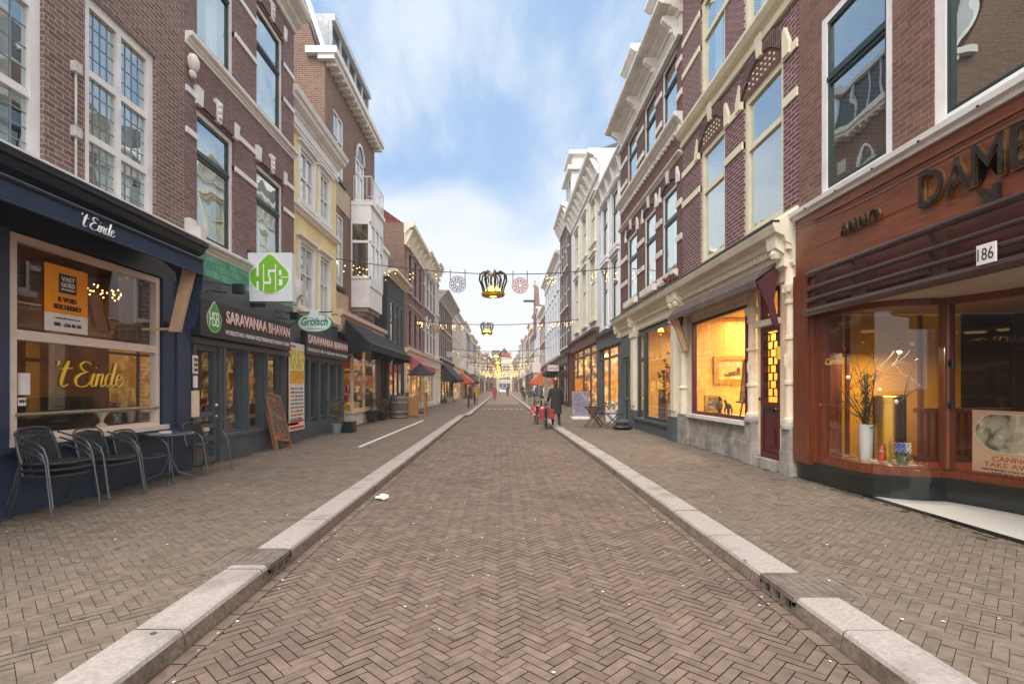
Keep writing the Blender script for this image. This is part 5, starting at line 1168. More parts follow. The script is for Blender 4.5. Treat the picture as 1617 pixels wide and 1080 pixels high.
# interior
room(FR_, 8.5, 13.2, .5, 3.2, -.12, -3.2, M_ylw, P7, floor=mat('cream_shelf', '#e3cfa0', .6, .05, 3))
area('gallery_lamp', (6.2, 11.0, 3.12), (1.6, 3.2), 90, (1, .83, .5))
MB().fb(FR_, 9.7, 12.65, .5, .9, -.7, -.12).build('display_shelf', MC['cream_shelf'], P7)
MB().box(4.75, 7.8, 12.75, 12.85, .5, 3.18).build('partition', M_ylw, P7)
M_gilt = mat('gilt_frame', '#c99a3c', .4, .15, 20, metal=.5)
def picture(x0, x1, y, z0, z1, label, paint, fr=.09, tilt=0, name='framed_painting', canv=None):
    T = thing(name, label, 'painting', ((x0+x1)/2, y, z0)); mb = MB()
    for b in ((x0, x0+fr, z0, z1), (x1-fr, x1, z0, z1), (x0+fr, x1-fr, z0, z0+fr), (x0+fr, x1-fr, z1-fr, z1)): mb.box(b[0], b[1], y-.05, y, b[2], b[3])
    for b in ((x0+fr, x0+fr*1.3, z0+fr, z1-fr), (x1-fr*1.3, x1-fr, z0+fr, z1-fr), (x0+fr*1.3, x1-fr*1.3, z0+fr, z0+fr*1.3), (x0+fr*1.3, x1-fr*1.3, z1-fr*1.3, z1-fr)): mb.box(b[0], b[1], y-.035, y-.005, b[2], b[3])
    a = mb.build('picture_frame', M_gilt, T); MB().box(x0+fr, x1-fr, y-.015, y-.004, z0+fr, z1-fr).build('canvas', paint, T); return T
def paintm(name, c1, c2, c3, sc=5):
    m = bpy.data.materials.new(name); m.use_nodes = True; g = NT(m.node_tree); b = g.nt.nodes['Principled BSDF']; ge = g.n('ShaderNodeNewGeometry')
    n = g.n('ShaderNodeTexNoise'); n.inputs['Scale'].default_value = sc; n.inputs['Detail'].default_value = 5; n.inputs['Distortion'].default_value = 1; g.l(ge.outputs['Position'], n.inputs['Vector'])
    g.l(g.mix(g.ramp(n.outputs[0], .55, .65), g.mix(g.ramp(n.outputs[0], .35, .5), C(c1), C(c2)), C(c3)), b.inputs['Base Color']); return m
T = picture(5.12, 5.92, 12.74, 1.58, 2.26, 'gilt framed painting of a reclining figure on the yellow gallery wall', paintm('painted_field', '#f0d9a0', '#d8b060', '#c9c070'))
mb = MB(); mb.ball((5.62, 12.715, 1.84), (.16, .01, .05), 10); mb.ball((5.72, 12.712, 1.93), (.05, .01, .07), 8); mb.ball((5.46, 12.715, 1.8), (.12, .01, .03), 8); mb.build('painted_figure', mat('paint_umber', '#6a4a30', .7), T)
T = picture(4.72, 5.06, 12.3, .9, 1.32, 'small gilt framed seascape standing on the gallery shelf', paintm('painted_sea', '#b9a88c', '#8a7a68', '#4a4038', 9), .05)
def dark_bronze(): return mat('dark_bronze', '#4a3426', .4, .2, 15, metal=.6)
mb = MB(); x, y, z = 4.86, 11.75, .9
mb.lathe((x, y, z), [(.08, 0), (.08, .03), (.03, .05), (.05, .12), (.08, .2), (.06, .27), (.025, .3), (.04, .34), (.035, .38), (.01, .41)], 12); mb.tube([(x, y-.05, z+.24), (x, y-.12, z+.3), (x, y-.1, z+.36)], .015, 6)
tag(mb.build('bronze_figurine', dark_bronze(), None, True), 'standing bronze figurine on the gallery shelf', 'figurine')
mb = MB(); x, y, z = 4.82, 11.2, .9
mb.ball((x, y, z+.2), (.055, .12, .065), 12); mb.tube([(x, y+.08, z+.22), (x, y+.14, z+.31)], [.04, .03], 8); mb.ball((x, y+.18, z+.31), (.025, .055, .03), 8)
for dx, dy in ((-.03, -.09), (.03, -.09), (-.03, .09), (.03, .09)): mb.tube([(x+dx, y+dy, z+.17), (x+dx, y+dy*1.15, z+.09), (x+dx, y+dy*1.1, z)], [.02, .013, .012], 6)
mb.tube([(x, y-.11, z+.23), (x, y-.17, z+.16)], [.012, .006], 5); mb.box(x-.06, x+.06, y-.14, y+.16, z-.0, z+.012)
tag(mb.build('bronze_horse', dark_bronze(), None, True), 'small bronze horse figurine on the gallery shelf', 'figurine')
mb = MB(); mb.ball((4.85, 12.0, .93), (.06, .09, .035), 10); tag(mb.build('green_bowl', M_leafd, None, True), 'small green dish on the gallery shelf', 'dish')
T = thing('easel', 'wooden easel standing at the right end of the gallery window', 'easel', (5.0, 10.7, .5)); wd_ = woodm('easel_wood', '#4a2c1a', '#6f4528')
mb = MB(); mb.tube([(5.0, 11.05, .9), (5.1, 10.73, 2.2)], .018, 6); mb.tube([(5.0, 10.35, .9), (5.1, 10.67, 2.2)], .018, 6); mb.tube([(5.45, 10.7, .9), (5.1, 10.7, 2.1)], .018, 6); mb.box(4.93, 5.03, 10.3, 11.1, 1.18, 1.22); mb.build('frame', wd_, T)
T = thing('easel_painting', 'dark framed portrait resting on the easel', 'painting', (4.98, 10.7, 1.22)); M4 = Matrix.Translation((4.97, 10.7, 1.225)) @ Matrix.Rotation(R(6), 4, 'Y')
mb = MB(); mb.box(-.02, .02, -.28, .28, 0, .86); mb.xf(M4); mb.build('picture_frame', wd_, T); mb = MB(); mb.box(-.028, -.02, -.22, .22, .06, .8); mb.xf(M4); mb.build('canvas', paintm('painted_portrait', '#b5713c', '#d89a58', '#6a3a24', 6), T)
# awning, rolled in
T = thing('awning', 'folded maroon and grey awning over the art shop window', 'awning', FR_(10.5, 3.3, .3)); M_mc = mat('maroon_canvas', '#4d1f22', .85, .15, 4); M_gc = mat('grey_brown_canvas', '#5b4a45', .85, .15, 4, stain=(C('#3a2e2b'), .4, 3))
mb = MB(); mb.fprof(FR_, 8.5, 12.9, [(.12, 3.55), (.12, 3.5), (.5, 3.2), (.52, 3.24), (.4, 3.4)]); mb.build('canopy', M_gc, T)
mb = MB(); mb.fprof(FR_, 8.5, 12.9, [(.49, 3.22), (.52, 3.24), (.53, 3.12), (.5, 3.12)]); mb.build('valance', M_gc, T)
mb = MB()
for u in (8.5, 12.9): mb.prism([FR_(u, 3.52, .12), FR_(u, 3.24, .5), FR_(u, 2.9, .34), FR_(u, 2.5, .2), FR_(u, 2.48, .12), FR_(u, 2.9, .2)], [FR_(u+.04, 3.52, .12), FR_(u+.04, 3.24, .5), FR_(u+.04, 2.9, .34), FR_(u+.04, 2.5, .2), FR_(u+.04, 2.48, .12), FR_(u+.04, 2.9, .2)])
mb.build('side_flap', M_mc, T)
mb = MB(); mb.hexa([FR_(12.74, 2.4, .08), FR_(12.84, 2.4, .08), FR_(12.84, 2.4, .2), FR_(12.74, 2.4, .2), FR_(12.74, 3.2, .34), FR_(12.84, 3.2, .34), FR_(12.84, 3.2, .48), FR_(12.74, 3.2, .48)]); mb.build('arm', MC['beige_timber'], T)
# ================================================================ corner cafe (right, nearest)
BR_R1 = brick('russet_brick', '#7f5d4e', '#6b4b41', '#8d7669', .21, .07, .006)
M_mah = woodm('mahogany', '#4a200f', '#84401f', .32, 2.5, 2, .3); M_mahh = woodm('mahogany_fascia', '#562812', '#8b4824', .34, 2.5, 1, .25)
M_rail = woodm('dark_rail_wood', '#2c1a14', '#4a2f26', .35, 3, 1, .2)
P8 = thing('cafe_building', 'russet brick cafe building with a mahogany fascia and curved window', 'building', (4.6, 5.5, 0))
wA, wB = (6.2, 7.58, 4.2, 6.78), (3.2, 5.6, 4.2, 7.4)
shell(FR_, 2.4, 8.14, 10.5, [wA, wB], BR_R1, P8, v0=4.05, depth=.2)
mb = MB(); mb.add([FR_(8.14, -.05, 0), FR_(8.14, 4.05, 0), FR_(8.14, 4.05, -6), FR_(8.14, -.05, -6)], [(0, 1, 2, 3)]); mb.build('side_wall', BR_R1, P8, recalc=False)
for (a, b, c, d) in (wA, wB): win(FR_, a, b, c, d, P8, M_white, M_green_dark, n=-.06, fw=.11 if a > 5 else .13, trans=(5.86,) if a > 5 else (6.6,), tw=.06, curtain='one' if a < 5 else None)
mb = MB(); mb.fb(FR_, 7.15, 7.32, 4.45, 4.62, -.075, -.07); tag(mb.build('window_sticker', M_wp), 'small white sticker low in the cafe upstairs window', 'sticker')
mb = MB(); mb.fprof(FR_, 2.4, 8.16, [(-.02, 4.06), (.1, 4.06), (.1, 4.1), (.16, 4.12), (.17, 4.18), (.1, 4.2), (-.02, 4.21)]); mb.build('sill_course', M_white, P8)
mb = MB()
for i in range(8): mb.ball(FR_(2.8+i*.7, 4.12, .17), .014, 6)
mb.build('cable_clip', M_metal, P8)
mb = MB(); mb.fb(FR_, 2.4, 8.13, 3.2, 4.06, -.3, .06); mb.fb(FR_, 2.4, 7.62, 3.52, 3.53, .06, .066); mb.fb(FR_, 2.4, 7.62, 3.92, 3.94, .06, .08)
mb.build('fascia', M_mahh, P8); mb = MB(); mb.fb(FR_, 2.4, 7.62, 2.72, 3.199, -.3, .04); mb.build('rail_backing', woodm('dark_mahogany', '#33140b', '#57251a', .35, 2.5, 1, .2), P8)
mb = MB(); mb.fb(FR_, 7.64, 8.13, .38, 3.2, -.3, .1); mb.fb(FR_, 7.7, 7.76, .38, 3.2, .1, .13); mb.fb(FR_, 7.5, 7.64, .38, 2.72, -.25, .03); mb.build('pilaster', M_mah, P8)
mb = MB()
for i, v in enumerate((2.57, 2.74, 2.9, 3.11)):
    r = (.055, .03, .03, .04)[i]; mb.tube([FR_(7.66, v, .1), FR_(7.6, v, .2), FR_(7.45, v, .24), FR_(2.4, v, .24)], r, 10)
for u in (7.4, 6.6, 5.4, 4.2): mb.fb(FR_, u-.02, u+.02, 2.6, 3.12, .04, .2)
mb.build('canopy_rail', M_rail, P8, True)
mb = MB(); mb.fb(FR_, 2.4, 7.6, 2.58, 2.62, -3.0, .17); mb.build('soffit', mat('soffit_beige', '#b9aa96', .7, .06, 2), P8)
# curved glass line (X, Y) points; plinth, timber sill and glazing follow it
CV = [(4.62, 7.55)]+[(4.615, 7.2), (4.62, 6.95)]+[(4.62+.75*(1-math.cos(t))*.98, 6.95-.58*math.sin(t)) for t in [R(a) for a in (15, 30, 45, 60, 75, 90)]]
CV2 = [(5.38, 6.35), (5.45, 6.2), (5.53, 6.0), (5.6, 5.8), (5.65, 5.55), (5.68, 5.2), (5.69, 4.6), (5.69, 3.6)]
def ribbon(mb, pts, z0, z1, off0, off1):
    P = [Vector((x, y, 0)) for x, y in pts]; N = []
    for i in range(len(P)):
        d = (P[min(i+1, len(P)-1)]-P[max(i-1, 0)]).normalized(); N.append(Vector((d.y, -d.x, 0)))
    for i in range(len(P)-1):
        if N[i].x > 0: pass
        a0, a1, b0, b1 = P[i]+N[i]*off0, P[i]+N[i]*off1, P[i+1]+N[i+1]*off0, P[i+1]+N[i+1]*off1
        q = lambda p, z: (p.x, p.y, z)
        mb.hexa([q(a0, z0), q(b0, z0), q(b1, z0), q(a1, z0), q(a0, z1), q(b0, z1), q(b1, z1), q(a1, z1)])
M_bgr = mat('black_granite', '#161b19', .18, .3, 14, spec=.7)
ALL = [(4.6, 8.1)]+CV+CV2
mb = MB(); ribbon(mb, ALL, -.02, .36, -.2, .05); ribbon(mb, ALL, .36, .42, -.2, .09); mb.build('plinth', M_bgr, P8)
mb = MB(); ribbon(mb, CV+CV2, .42, .5, -.12, .06); ribbon(mb, CV+CV2, .5, .53, -.1, .02); mb.build('timber_sill', M_mah, P8, False)
mb = MB(); ribbon(mb, CV, 2.5, 2.58, -.05, .05); ribbon(mb, CV2, 2.5, 2.58, -.05, .05); mb.box(5.33, 5.43, 6.3, 6.42, .5, 2.58); mb.tube([(5.335, 6.3, .53), (5.335, 6.3, 2.5)], .03, 8); mb.box(4.64, 4.72, 7.44, 7.56, .5, 2.58); mb.build('window_post', M_mah, P8)
mb = MB()
for L_ in (CV, CV2):
    for (x, y), (x2, y2) in zip(L_, L_[1:]): mb.add([(x, y, .53), (x2, y2, .53), (x2, y2, 2.5), (x, y, 2.5)], [(0, 1, 2, 3)])
o = mb.build('curved_glass', glassm('glass_curved', (.95, .97, .96), .04, .34), P8, recalc=False); o.data.polygons.foreach_set('use_smooth', [True]*len(o.data.polygons))
mb = MB()
for z in (1.25, 1.75): mb.box(5.32, 5.4, 6.27, 6.3, z, z+.07); mb.tube([(5.36, 6.26, z-.02), (5.36, 6.26, z+.09)], .015, 6)
mb.build('hinge', M_black, P8)
# terrazzo threshold
T = MB(); pts = [(4.62, 6.6), (4.66, 5.5), (4.66, 2.5), (5.9, 2.5), (5.9, 6.0), (5.4, 6.5)]
T.prism([(x, y, PZ-.02) for x, y in pts], [(x, y, PZ+.012) for x, y in pts]); mark(T.build('threshold_floor', mat('terrazzo', '#c9c4bd', .5, .1, 60)))
T = MB(); T.box(4.58, 4.66, 2.5, 6.7, PZ-.02, PZ+.016); mark(T.build('threshold_border', M_bgr))
# cafe interior
M_orp = mat('orange_panel', '#d08f1c', .7, .06, 1.5); M_dkwall = mat('dark_cafe_wall', '#3a2a17', .8, .3, 1.5)
mb = MB(); mb.box(4.72, 6.85, 7.85, 7.9, .42, 2.6); mb.build('orange_wall', M_orp, P8); mb = MB(); mb.box(6.851, 7.6, 7.84, 7.9, .42, 2.6); mb.build('dark_partition', M_dkwall, P8)
mb = MB(); mb.box(4.8, 4.83, 7.6, 7.84, .5, 2.58); mb.box(5.12, 5.16, 7.8, 7.85, .5, 2.58); mb.box(6.2, 6.24, 7.8, 7.85, .5, 2.58); mb.build('orange_post', M_mah, P8)
mb = MB(); mb.add([(4.66, 7.86, .49), (7.6, 7.86, .49), (7.6, 3, .49), (5.7, 3, .49), (5.69, 5.2, .49), (5.45, 6.2, .49), (5.3, 6.37, .49), (4.85, 6.55, .49), (4.66, 6.95, .49)], [tuple(range(9))]); mb.build('display_floor', woodm('red_floor_wood', '#6a2a14', '#8a3d1e', .4, 2, 0), P8, recalc=False)
mb = MB(); mb.add([(7.6, 7.9, .4), (7.6, 2.4, .4), (7.6, 2.4, 2.6), (7.6, 7.9, 2.6)], [(0, 1, 2, 3)]); mb.add([(5.7, 2.4, .0), (7.6, 2.4, .0), (7.6, 2.4, 2.6), (5.7, 2.4, 2.6)], [(0, 1, 2, 3)]); mb.build('back_wall', M_dkwall, P8, recalc=False)
area('cafe_lamp', (5.3, 7.1, 2.0), (.6, .5), 13, (1, .82, .5))
# bench with slats
T = thing('slatted_bench', 'red brown slatted bench back inside the cafe window', 'bench', (6.0, 7.2, .5)); mb = MB()
for i in range(13): mb.box(5.72+i*.1, 5.78+i*.1, 7.2, 7.24, .56, 1.16)
mb.build('slat', M_mah, T); mb = MB(); mb.box(5.68, 7.05, 7.18, 7.26, 1.16, 1.22); mb.box(5.68, 7.05, 7.18, 7.26, .5, .56); mb.build('backrest_rail', M_mah, T)
# vase with branches
def branch(mb, p, d, L, r, dep, rnd):
    pts = [Vector(p)]; d = Vector(d).normalized()
    for i in range(4): d = (d+Vector((rnd.gauss(0, .16), rnd.gauss(0, .16), rnd.gauss(.02, .1)))).normalized(); pts.append(pts[-1]+d*L/4)
    mb.tube(pts, [r*(1-.16*i) for i in range(5)], 5, caps=False)
    tips = [pts[-1]]
    if dep:
        for i in range(3): q = pts[rnd.randint(1, 4)]; e = (d+Vector((rnd.gauss(0, .6), rnd.gauss(0, .6), rnd.gauss(.1, .3)))).normalized(); tips += branch(mb, q, e, L*.6, r*.55, dep-1, rnd)
    return tips
T = thing('branch_vase', 'tall white vase of bare branches hung with red and white ornaments', 'vase', (5.02, 7.25, .5))
MB().lathe((5.0, 7.22, .5), [(.07, 0), (.075, .02), (.09, .5), (.085, .5), (.07, .1)], 20).build('vase', M_wp, T, True)
rnd = random.Random(17); mb = MB(); tips = []
for i in range(7): a = i*.9; tips += branch(mb, (5.0, 7.22, .9), (.5*math.cos(a), .3*math.sin(a), 1), .85, .012, 2, rnd)
mb.build('branches', woodm('branch_bark', '#33241a', '#5a4230', .8), T)
mb = MB()
for i in range(700):
    t = .95+rnd.random()*.75; a = rnd.random()*6.3; r = rnd.gauss(0, .05)+.02; p = Vector((5.0+r*math.cos(a), 7.22+r*math.sin(a), t)); s = .018; d = rnd.random()*6
    mb.add([p, p+Vector((s*math.cos(d), s*math.sin(d), s)), p+Vector((s*1.2*math.cos(d+.5), s*math.sin(d+.5), -s*.5))], [(0, 1, 2)])
mb.build('foliage', mat('dry_leaf', '#4a4a2c', .8, .3, 20), T, recalc=False)
mr, mw = MB(), MB()
for i, p in enumerate(rnd.sample(tips, 16)): (mr if i % 3 else mw).ball(p, .02 if i % 3 else .028, 8)
mr.build('red_ornament', mat('ornament_red', '#c5281f', .3), T); mw.build('white_ornament', mat('ornament_white', '#f0e4d4', .3), T)
mb = MB(); mb.lathe((5.22, 7.12, .5), [(.17, 0), (.17, .88), (.16, .89), (.16, .8)], 32); tag(mb.build('brass_cylinder', mat('polished_brass', '#d8a23e', .28, .05, 3, metal=1), None, True), 'tall polished brass cylinder in the cafe window', 'cylinder')
mb = MB(); mb.lathe((5.48, 7.3, .5), [(.11, 0), (.11, .9), (.1, .9)], 24); tag(mb.build('black_cylinder', mat('glossy_black', '#141415', .15), None, True), 'tall glossy black cylinder behind the brass one', 'cylinder')
T = thing('toy_figure', 'small red seated figurine with a pale round head in the cafe window', 'figurine', (5.0, 6.95, .5)); MB().ball((5.0, 6.92, .57), (.045, .045, .07), 10).build('body', MC['ornament_red'], T, True); MB().ball((5.0, 6.92, .665), .032, 10).build('head', mat('figure_skin', '#d9a88a', .6), T, True); MB().lathe((5.0, 6.92, .68), [(.032, 0), (.03, .015), (.008, .07)], 10).build('hat', MC['ornament_red'], T)
T = thing('flower_glass', 'glass jar with blue and white hyacinths in the cafe window', 'flowers', (5.05, 6.62, .5)); MB().lathe((5.05, 6.62, .5), [(.05, 0), (.055, .01), (.06, .14), (.056, .14), (.05, .02)], 16).build('glass_jar', glassm('jar_glass', (.85, .95, .9), .15, .6), T, True)
mb = MB(); mg = MB()
for k in range(4):
    bx, by = 5.05+(k-1.5)*.035, 6.62+(-1)**k*.02; mg.tube([(5.05, 6.62, .52), (bx, by, .7)], .006, 5)
    for i in range(16): a = i*2.4; mb.ball((bx+.022*math.cos(a), by+.022*math.sin(a), .68+i*.008), .013, 5, 0 if k < 3 else 1)
    for j in range(3): a = j*2+k; mg.tube([(bx, by, .55), (bx+.03*math.cos(a), by+.03*math.sin(a), .64), (bx+.06*math.cos(a), by+.06*math.sin(a), .66)], .005, 4)
mb.build('blooms', [mat('hyacinth_blue', '#6d7fc0', .6), M_wp], T); mg.build('stems', mat('stem_green', '#4f7a34', .6), T)
mb = MB(); rnd = random.Random(8)
for i in range(260):
    x, y = 5.05+rnd.gauss(0, .13), 6.95+rnd.gauss(0, .22); a = rnd.random()*6.3; l = rnd.uniform(.03, .08); z = .5+rnd.random()*.05
    mb.tube([(x, y, z), (x+l*math.cos(a), y+l*math.sin(a), z+rnd.uniform(-.01, .02))], .003, 3)
tag(mb.build('straw_bedding', mat('straw', '#e0d2a0', .8, .1, 20)), 'pale straw spread on the cafe window display', 'straw', kind='stuff')
# poster in the second pane
T = thing('cafe_poster', 'pink poster with a blurred cafe photo standing in the window', 'poster', (5.65, 5.7, .5))
O = Vector((5.55, 6.2, .5)); U = Vector((.16, -1.0, 0)).normalized(); Nn = Vector((-1, -.16, 0)).normalized(); Zz = Vector((0, 0, 1)); W_, H_ = 1.0, .74
def pl(mb, x0, x1, y0, y1, n, t=.006, mi=0):
    p = lambda x, y, n: tuple(O+U*x+Zz*y+Nn*n); mb.hexa([p(x0, y0, n), p(x1, y0, n), p(x1, y0, n+t), p(x0, y0, n+t), p(x0, y1, n), p(x1, y1, n), p(x1, y1, n+t), p(x0, y1, n+t)], mi)
mb = MB(); pl(mb, 0, W_, 0, H_, 0); mb.build('sheet', mat('poster_pink', '#d9a988', .6, .04, 5), T)
mb = MB(); n_ = 28; c_ = lambda a: O+U*(.46+.43*math.cos(a))+Zz*max(.27, min(.7, .5+.26*math.sin(a)))
mb.prism([tuple(c_(2*math.pi*i/n_)+Nn*.007) for i in range(n_)], [tuple(c_(2*math.pi*i/n_)+Nn*.009) for i in range(n_)]); mb.build('photo', paintm('poster_photo', '#5a5248', '#b9a98c', '#d9cba8', 5), T)
mb = MB(); mb.tube([tuple(c_(2*math.pi*i/n_)+Nn*.01) for i in range(n_)], .004, 4, closed=True); mb.build('photo_rim', M_wp, T)
mo = mat('print_terracotta', '#b0602c', .6)
text('CANNOLI', 'print', O+U*.22+Zz*.17+Nn*.008, U, Zz, .46, .055, mo, T, .003, off=.01); text('TAKE AWAY', 'print', O+U*.13+Zz*.1+Nn*.008, U, Zz, .6, .055, mo, T, .003, off=.01)
text('GEOPEND VAN DI T/M ZO', 'print', O+U*.1+Zz*.06+Nn*.008, U, Zz, .68, .02, M_ink, T, .003, off=.02); text('10.00 TOT 17.00 UUR', 'print', O+U*.22+Zz*.025+Nn*.008, U, Zz, .46, .02, M_ink, T, .003, off=.02)
text('Cannoli', 'lettering', (4.6, 7.48, 1.82), (0, -1, 0), (0, 0, 1), .42, .09, mat('gilt_script', '#e8bf6a', .4), P8, .004, shear=.3, off=.01)
# raised letters on the fascia
M_edge = mat('brass_edge', '#b08a5a', .3, .15, 12, metal=.8)
M_let = mat('bronze_letter', '#3d322b', .35, .2, 12, metal=.6, stain=(C('#6a5a4c'), .5, 6))
def letters(s, u, v, w, h, label, cat='lettering', sp=1.0, off=.03, name='fascia_lettering'):
    T = thing(name, label, cat, FR_(u, v, .07)); ftext(s, 'letters', FR_, 1, u, v, .068, w, h, M_let, T, ext=.05, off=off, space=sp); ftext(s, 'letter_edge', FR_, 1, u+.01, v-.01, .067, w+.02, h+.02, M_edge, T, ext=.03, off=off+.02, space=sp); return T
letters('ANNO', 6.98, 3.51, .7, .15, 'small dark raised letters ANNO on the mahogany fascia', sp=1.2, off=.0)
T = letters('D', 5.66, 3.43, .3, .36, 'large dark raised letters DAME on the mahogany fascia', off=.0)
for ch, u, w, v, h in (('A', 5.33, .27, 3.42, .36), ('M', 5.03, .32, 3.42, .38), ('E', 4.64, .28, 3.42, .38)): ftext(ch, 'letters', FR_, 1, u, v, .068, w, h, M_let, T, ext=.05, off=.0); ftext(ch, 'letter_edge', FR_, 1, u+.012, v-.012, .067, w+.024, h+.024, M_edge, T, ext=.035, off=.02)
T = thing('fascia_emblem', 'small dark arrow shaped emblem under the large fascia letters', 'emblem', FR_(5.0, 3.3, .07)); mb = MB()
mb.prism([FR_(u, v, .066) for u, v in ((4.98, 3.36), (4.9, 3.36), (4.82, 3.24), (4.82, 3.36), (4.77, 3.36), (4.77, 3.17), (4.85, 3.17))], [FR_(u, v, .11) for u, v in ((4.98, 3.36), (4.9, 3.36), (4.82, 3.24), (4.82, 3.36), (4.77, 3.36), (4.77, 3.17), (4.85, 3.17))]); mb.build('emblem', M_let, T)
T = thing('number_plate', 'white enamel plate with house number 186', 'sign', FR_(4.97, 2.72, .3)); MB().fb(FR_, 4.58, 4.77, 2.6, 2.78, .285, .3).build('plate', M_wp, T, bevel=.004); ftext('186', 'print', FR_, 1, 4.755, 2.635, .3, .155, .11, M_ink, T, ext=.002, off=.0)
# fairy light cable along cafe fascia
mb = MB(); 
for off_ in (0, .05): mb.tube([FR_(8.1-i*.6, 3.98-.16*math.sin(math.pi*i/9)-off_-.03*math.sin(i), .12) for i in range(10)], .006, 4)
tag(mb.build('fascia_cable', M_black), 'thin black cable sagging across the mahogany fascia', 'cable')

# ================================================================ street objects
M_ch = mat('chair_grey_metal', '#585b5e', .35, .12, 10, metal=.6); M_slat = mat('chair_slat_black', '#23272c', .45, .15, 8)
def chair(label):
    t = thing('stacking_chair', label, 'chair', (0, 0, 0), 'black slatted stacking chairs outside the pub')   # faces +X
    for s in (-1, 1):
        mb = MB(); mb.tube([(.25, s*.27, 0), (.2, s*.265, .3), (.17, s*.26, .5), (.13, s*.26, .6), (.05, s*.265, .66), (-.1, s*.26, .7), (-.24, s*.23, .745)], .0108, 7); mb.build('front_leg', M_ch, t, True)
        mb = MB(); mb.tube([(-.33, s*.24, 0), (-.26, s*.235, .2), (-.2, s*.23, .42), (-.05, s*.23, .46)], .0108, 7); mb.build('rear_leg', M_ch, t, True)
    mb = MB(); mb.tube([(-.18, -.21, .42), (-.22, -.215, .55), (-.285, -.2, .76), (-.3, -.14, .8), (-.305, 0, .81), (-.3, .14, .8), (-.285, .2, .76), (-.22, .215, .55), (-.18, .21, .42)], .0108, 7); mb.build('back_frame', M_ch, t, True)
    mb = MB(); mb.tube([(-.2, -.22, .43), (.1, -.235, .45), (.2, -.2, .445), (.22, 0, .44), (.2, .2, .445), (.1, .235, .45), (-.2, .22, .43)], .0108, 7, closed=True); mb.build('seat_frame', M_ch, t, True)
    mb = MB()
    for i in range(12):
        y = -.2+.4*i/11; e = .205 if abs(y) < .17 else .17
        mb.hexa([(-.19, y-.014, .44), (e, y-.014, .452), (e, y+.014, .452), (-.19, y+.014, .44), (-.19, y-.014, .446), (e, y-.014, .458), (e, y+.014, .458), (-.19, y+.014, .446)])
    mb.build('seat', M_slat, t)
    mb = MB()
    for i in range(11):
        f = (i/10-.5)*2; y0, y1 = f*.19, f*.17; tz = .79-.03*abs(f)
        mb.hexa([(-.195, y0-.013, .46), (-.201, y0-.013, .46), (-.201, y0+.013, .46), (-.195, y0+.013, .46), (-.29, y1-.013, tz), (-.297, y1-.013, tz), (-.297, y1+.013, tz), (-.29, y1+.013, tz)])
    mb.build('backrest', M_slat, t); return t
c0 = chair('bottom chair of the stack of three nearest the camera, on the pavement'); c0.location = (-4.87, 5.76, PZ); c0.rotation_euler = (0, 0, R(-8))
dup(c0, (-4.85, 5.73, PZ+.07), R(-10), 'middle chair of the stack of three nearest the camera'); dup(c0, (-4.83, 5.70, PZ+.14), R(-7), 'top chair of the stack of three nearest the camera')
dup(c0, (-4.9, 6.55, PZ), R(-4), 'lower chair of the stacked pair in the middle of the row'); dup(c0, (-4.88, 6.52, PZ+.07), R(-6), 'upper chair of the stacked pair in the middle of the row')
dup(c0, (-4.88, 7.15, PZ), R(-3), 'single chair between the stacked pair and the round table'); dup(c0, (-4.8, 8.55, PZ), R(-12), 'single chair beyond the round table, by the restaurant door')
T = thing('bistro_table', 'round grey bistro table with curved feet outside the pub', 'table', (-4.88, 7.72, PZ)); x, y = -4.88, 7.72
mb = MB(); mb.lathe((x, y, PZ+.69), [(.3, 0), (.325, .004), (.325, .024), (.3, .028)], 36); mb.build('tabletop', mat('table_glass_grey', '#5d6468', .2, .1, 4), T, True)
mb = MB()
for k in range(4): a = k*math.pi/2; mb.tube([(x+.035*math.cos(a), y+.035*math.sin(a), PZ+.69), (x+.03*math.cos(a), y+.03*math.sin(a), PZ+.28)], .011, 6)
mb.build('stem', M_ch, T)
for k in range(4): a = k*math.pi/2+.5; mb = MB(); mb.tube([(x+.03*math.cos(a), y+.03*math.sin(a), PZ+.32), (x+.1*math.cos(a), y+.1*math.sin(a), PZ+.14), (x+.28*math.cos(a), y+.28*math.sin(a), PZ+.06), (x+.33*math.cos(a), y+.33*math.sin(a), PZ)], .012, 6); mb.build('leg', M_ch, T, True)
mb = MB(); mb.lathe((x-.12, y+.02, PZ+.719), [(.05, 0), (.055, .008), (.055, .012)], 14); mb.box(x-.06, x+.04, y-.14, y-.02, PZ+.719, PZ+.75); tag(mb.build('table_holder', M_wp), 'small white card holder and dish on the bistro table', 'holder')
# leaning pavement board
T = thing('menu_board', 'dark menu board in a wooden frame leaning against the restaurant front', 'board', (-5.0, 11.9, PZ)); wdm = woodm('board_wood', '#6e4326', '#9a6a44', .6)
M5 = Matrix.Translation((-4.9, 11.45, PZ)) @ Matrix.Rotation(R(-16), 4, 'Y') @ Matrix.Rotation(R(9), 4, 'X').inverted()
def bb(*a, **k):
    mb = MB(); [mb.box(*q) for q in a]; mb.xf(M5); return mb
bb((-.02, .02, 0, .05, 0, 1.36), (-.02, .02, .7, .75, 0, 1.36), (-.02, .02, .05, .7, 1.31, 1.36), (-.02, .02, .05, .7, .24, .3)).build('frame', wdm, T)
bb((-.012, .008, .05, .7, .3, 1.31)).build('menu_sheet', paintm('menu_print', '#2e211c', '#5a3c30', '#a08878', 16), T)
bb((.009, .013, .2, .55, 1.16, 1.22), (.009, .013, .12, .6, .36, .42)).build('printed_heading', mat('print_red', '#9a4a34', .6), T)
bb((-.1, -.06, .06, .1, 0, 1.2), (-.1, -.06, .65, .69, 0, 1.2)).build('rear_leg', wdm, T)
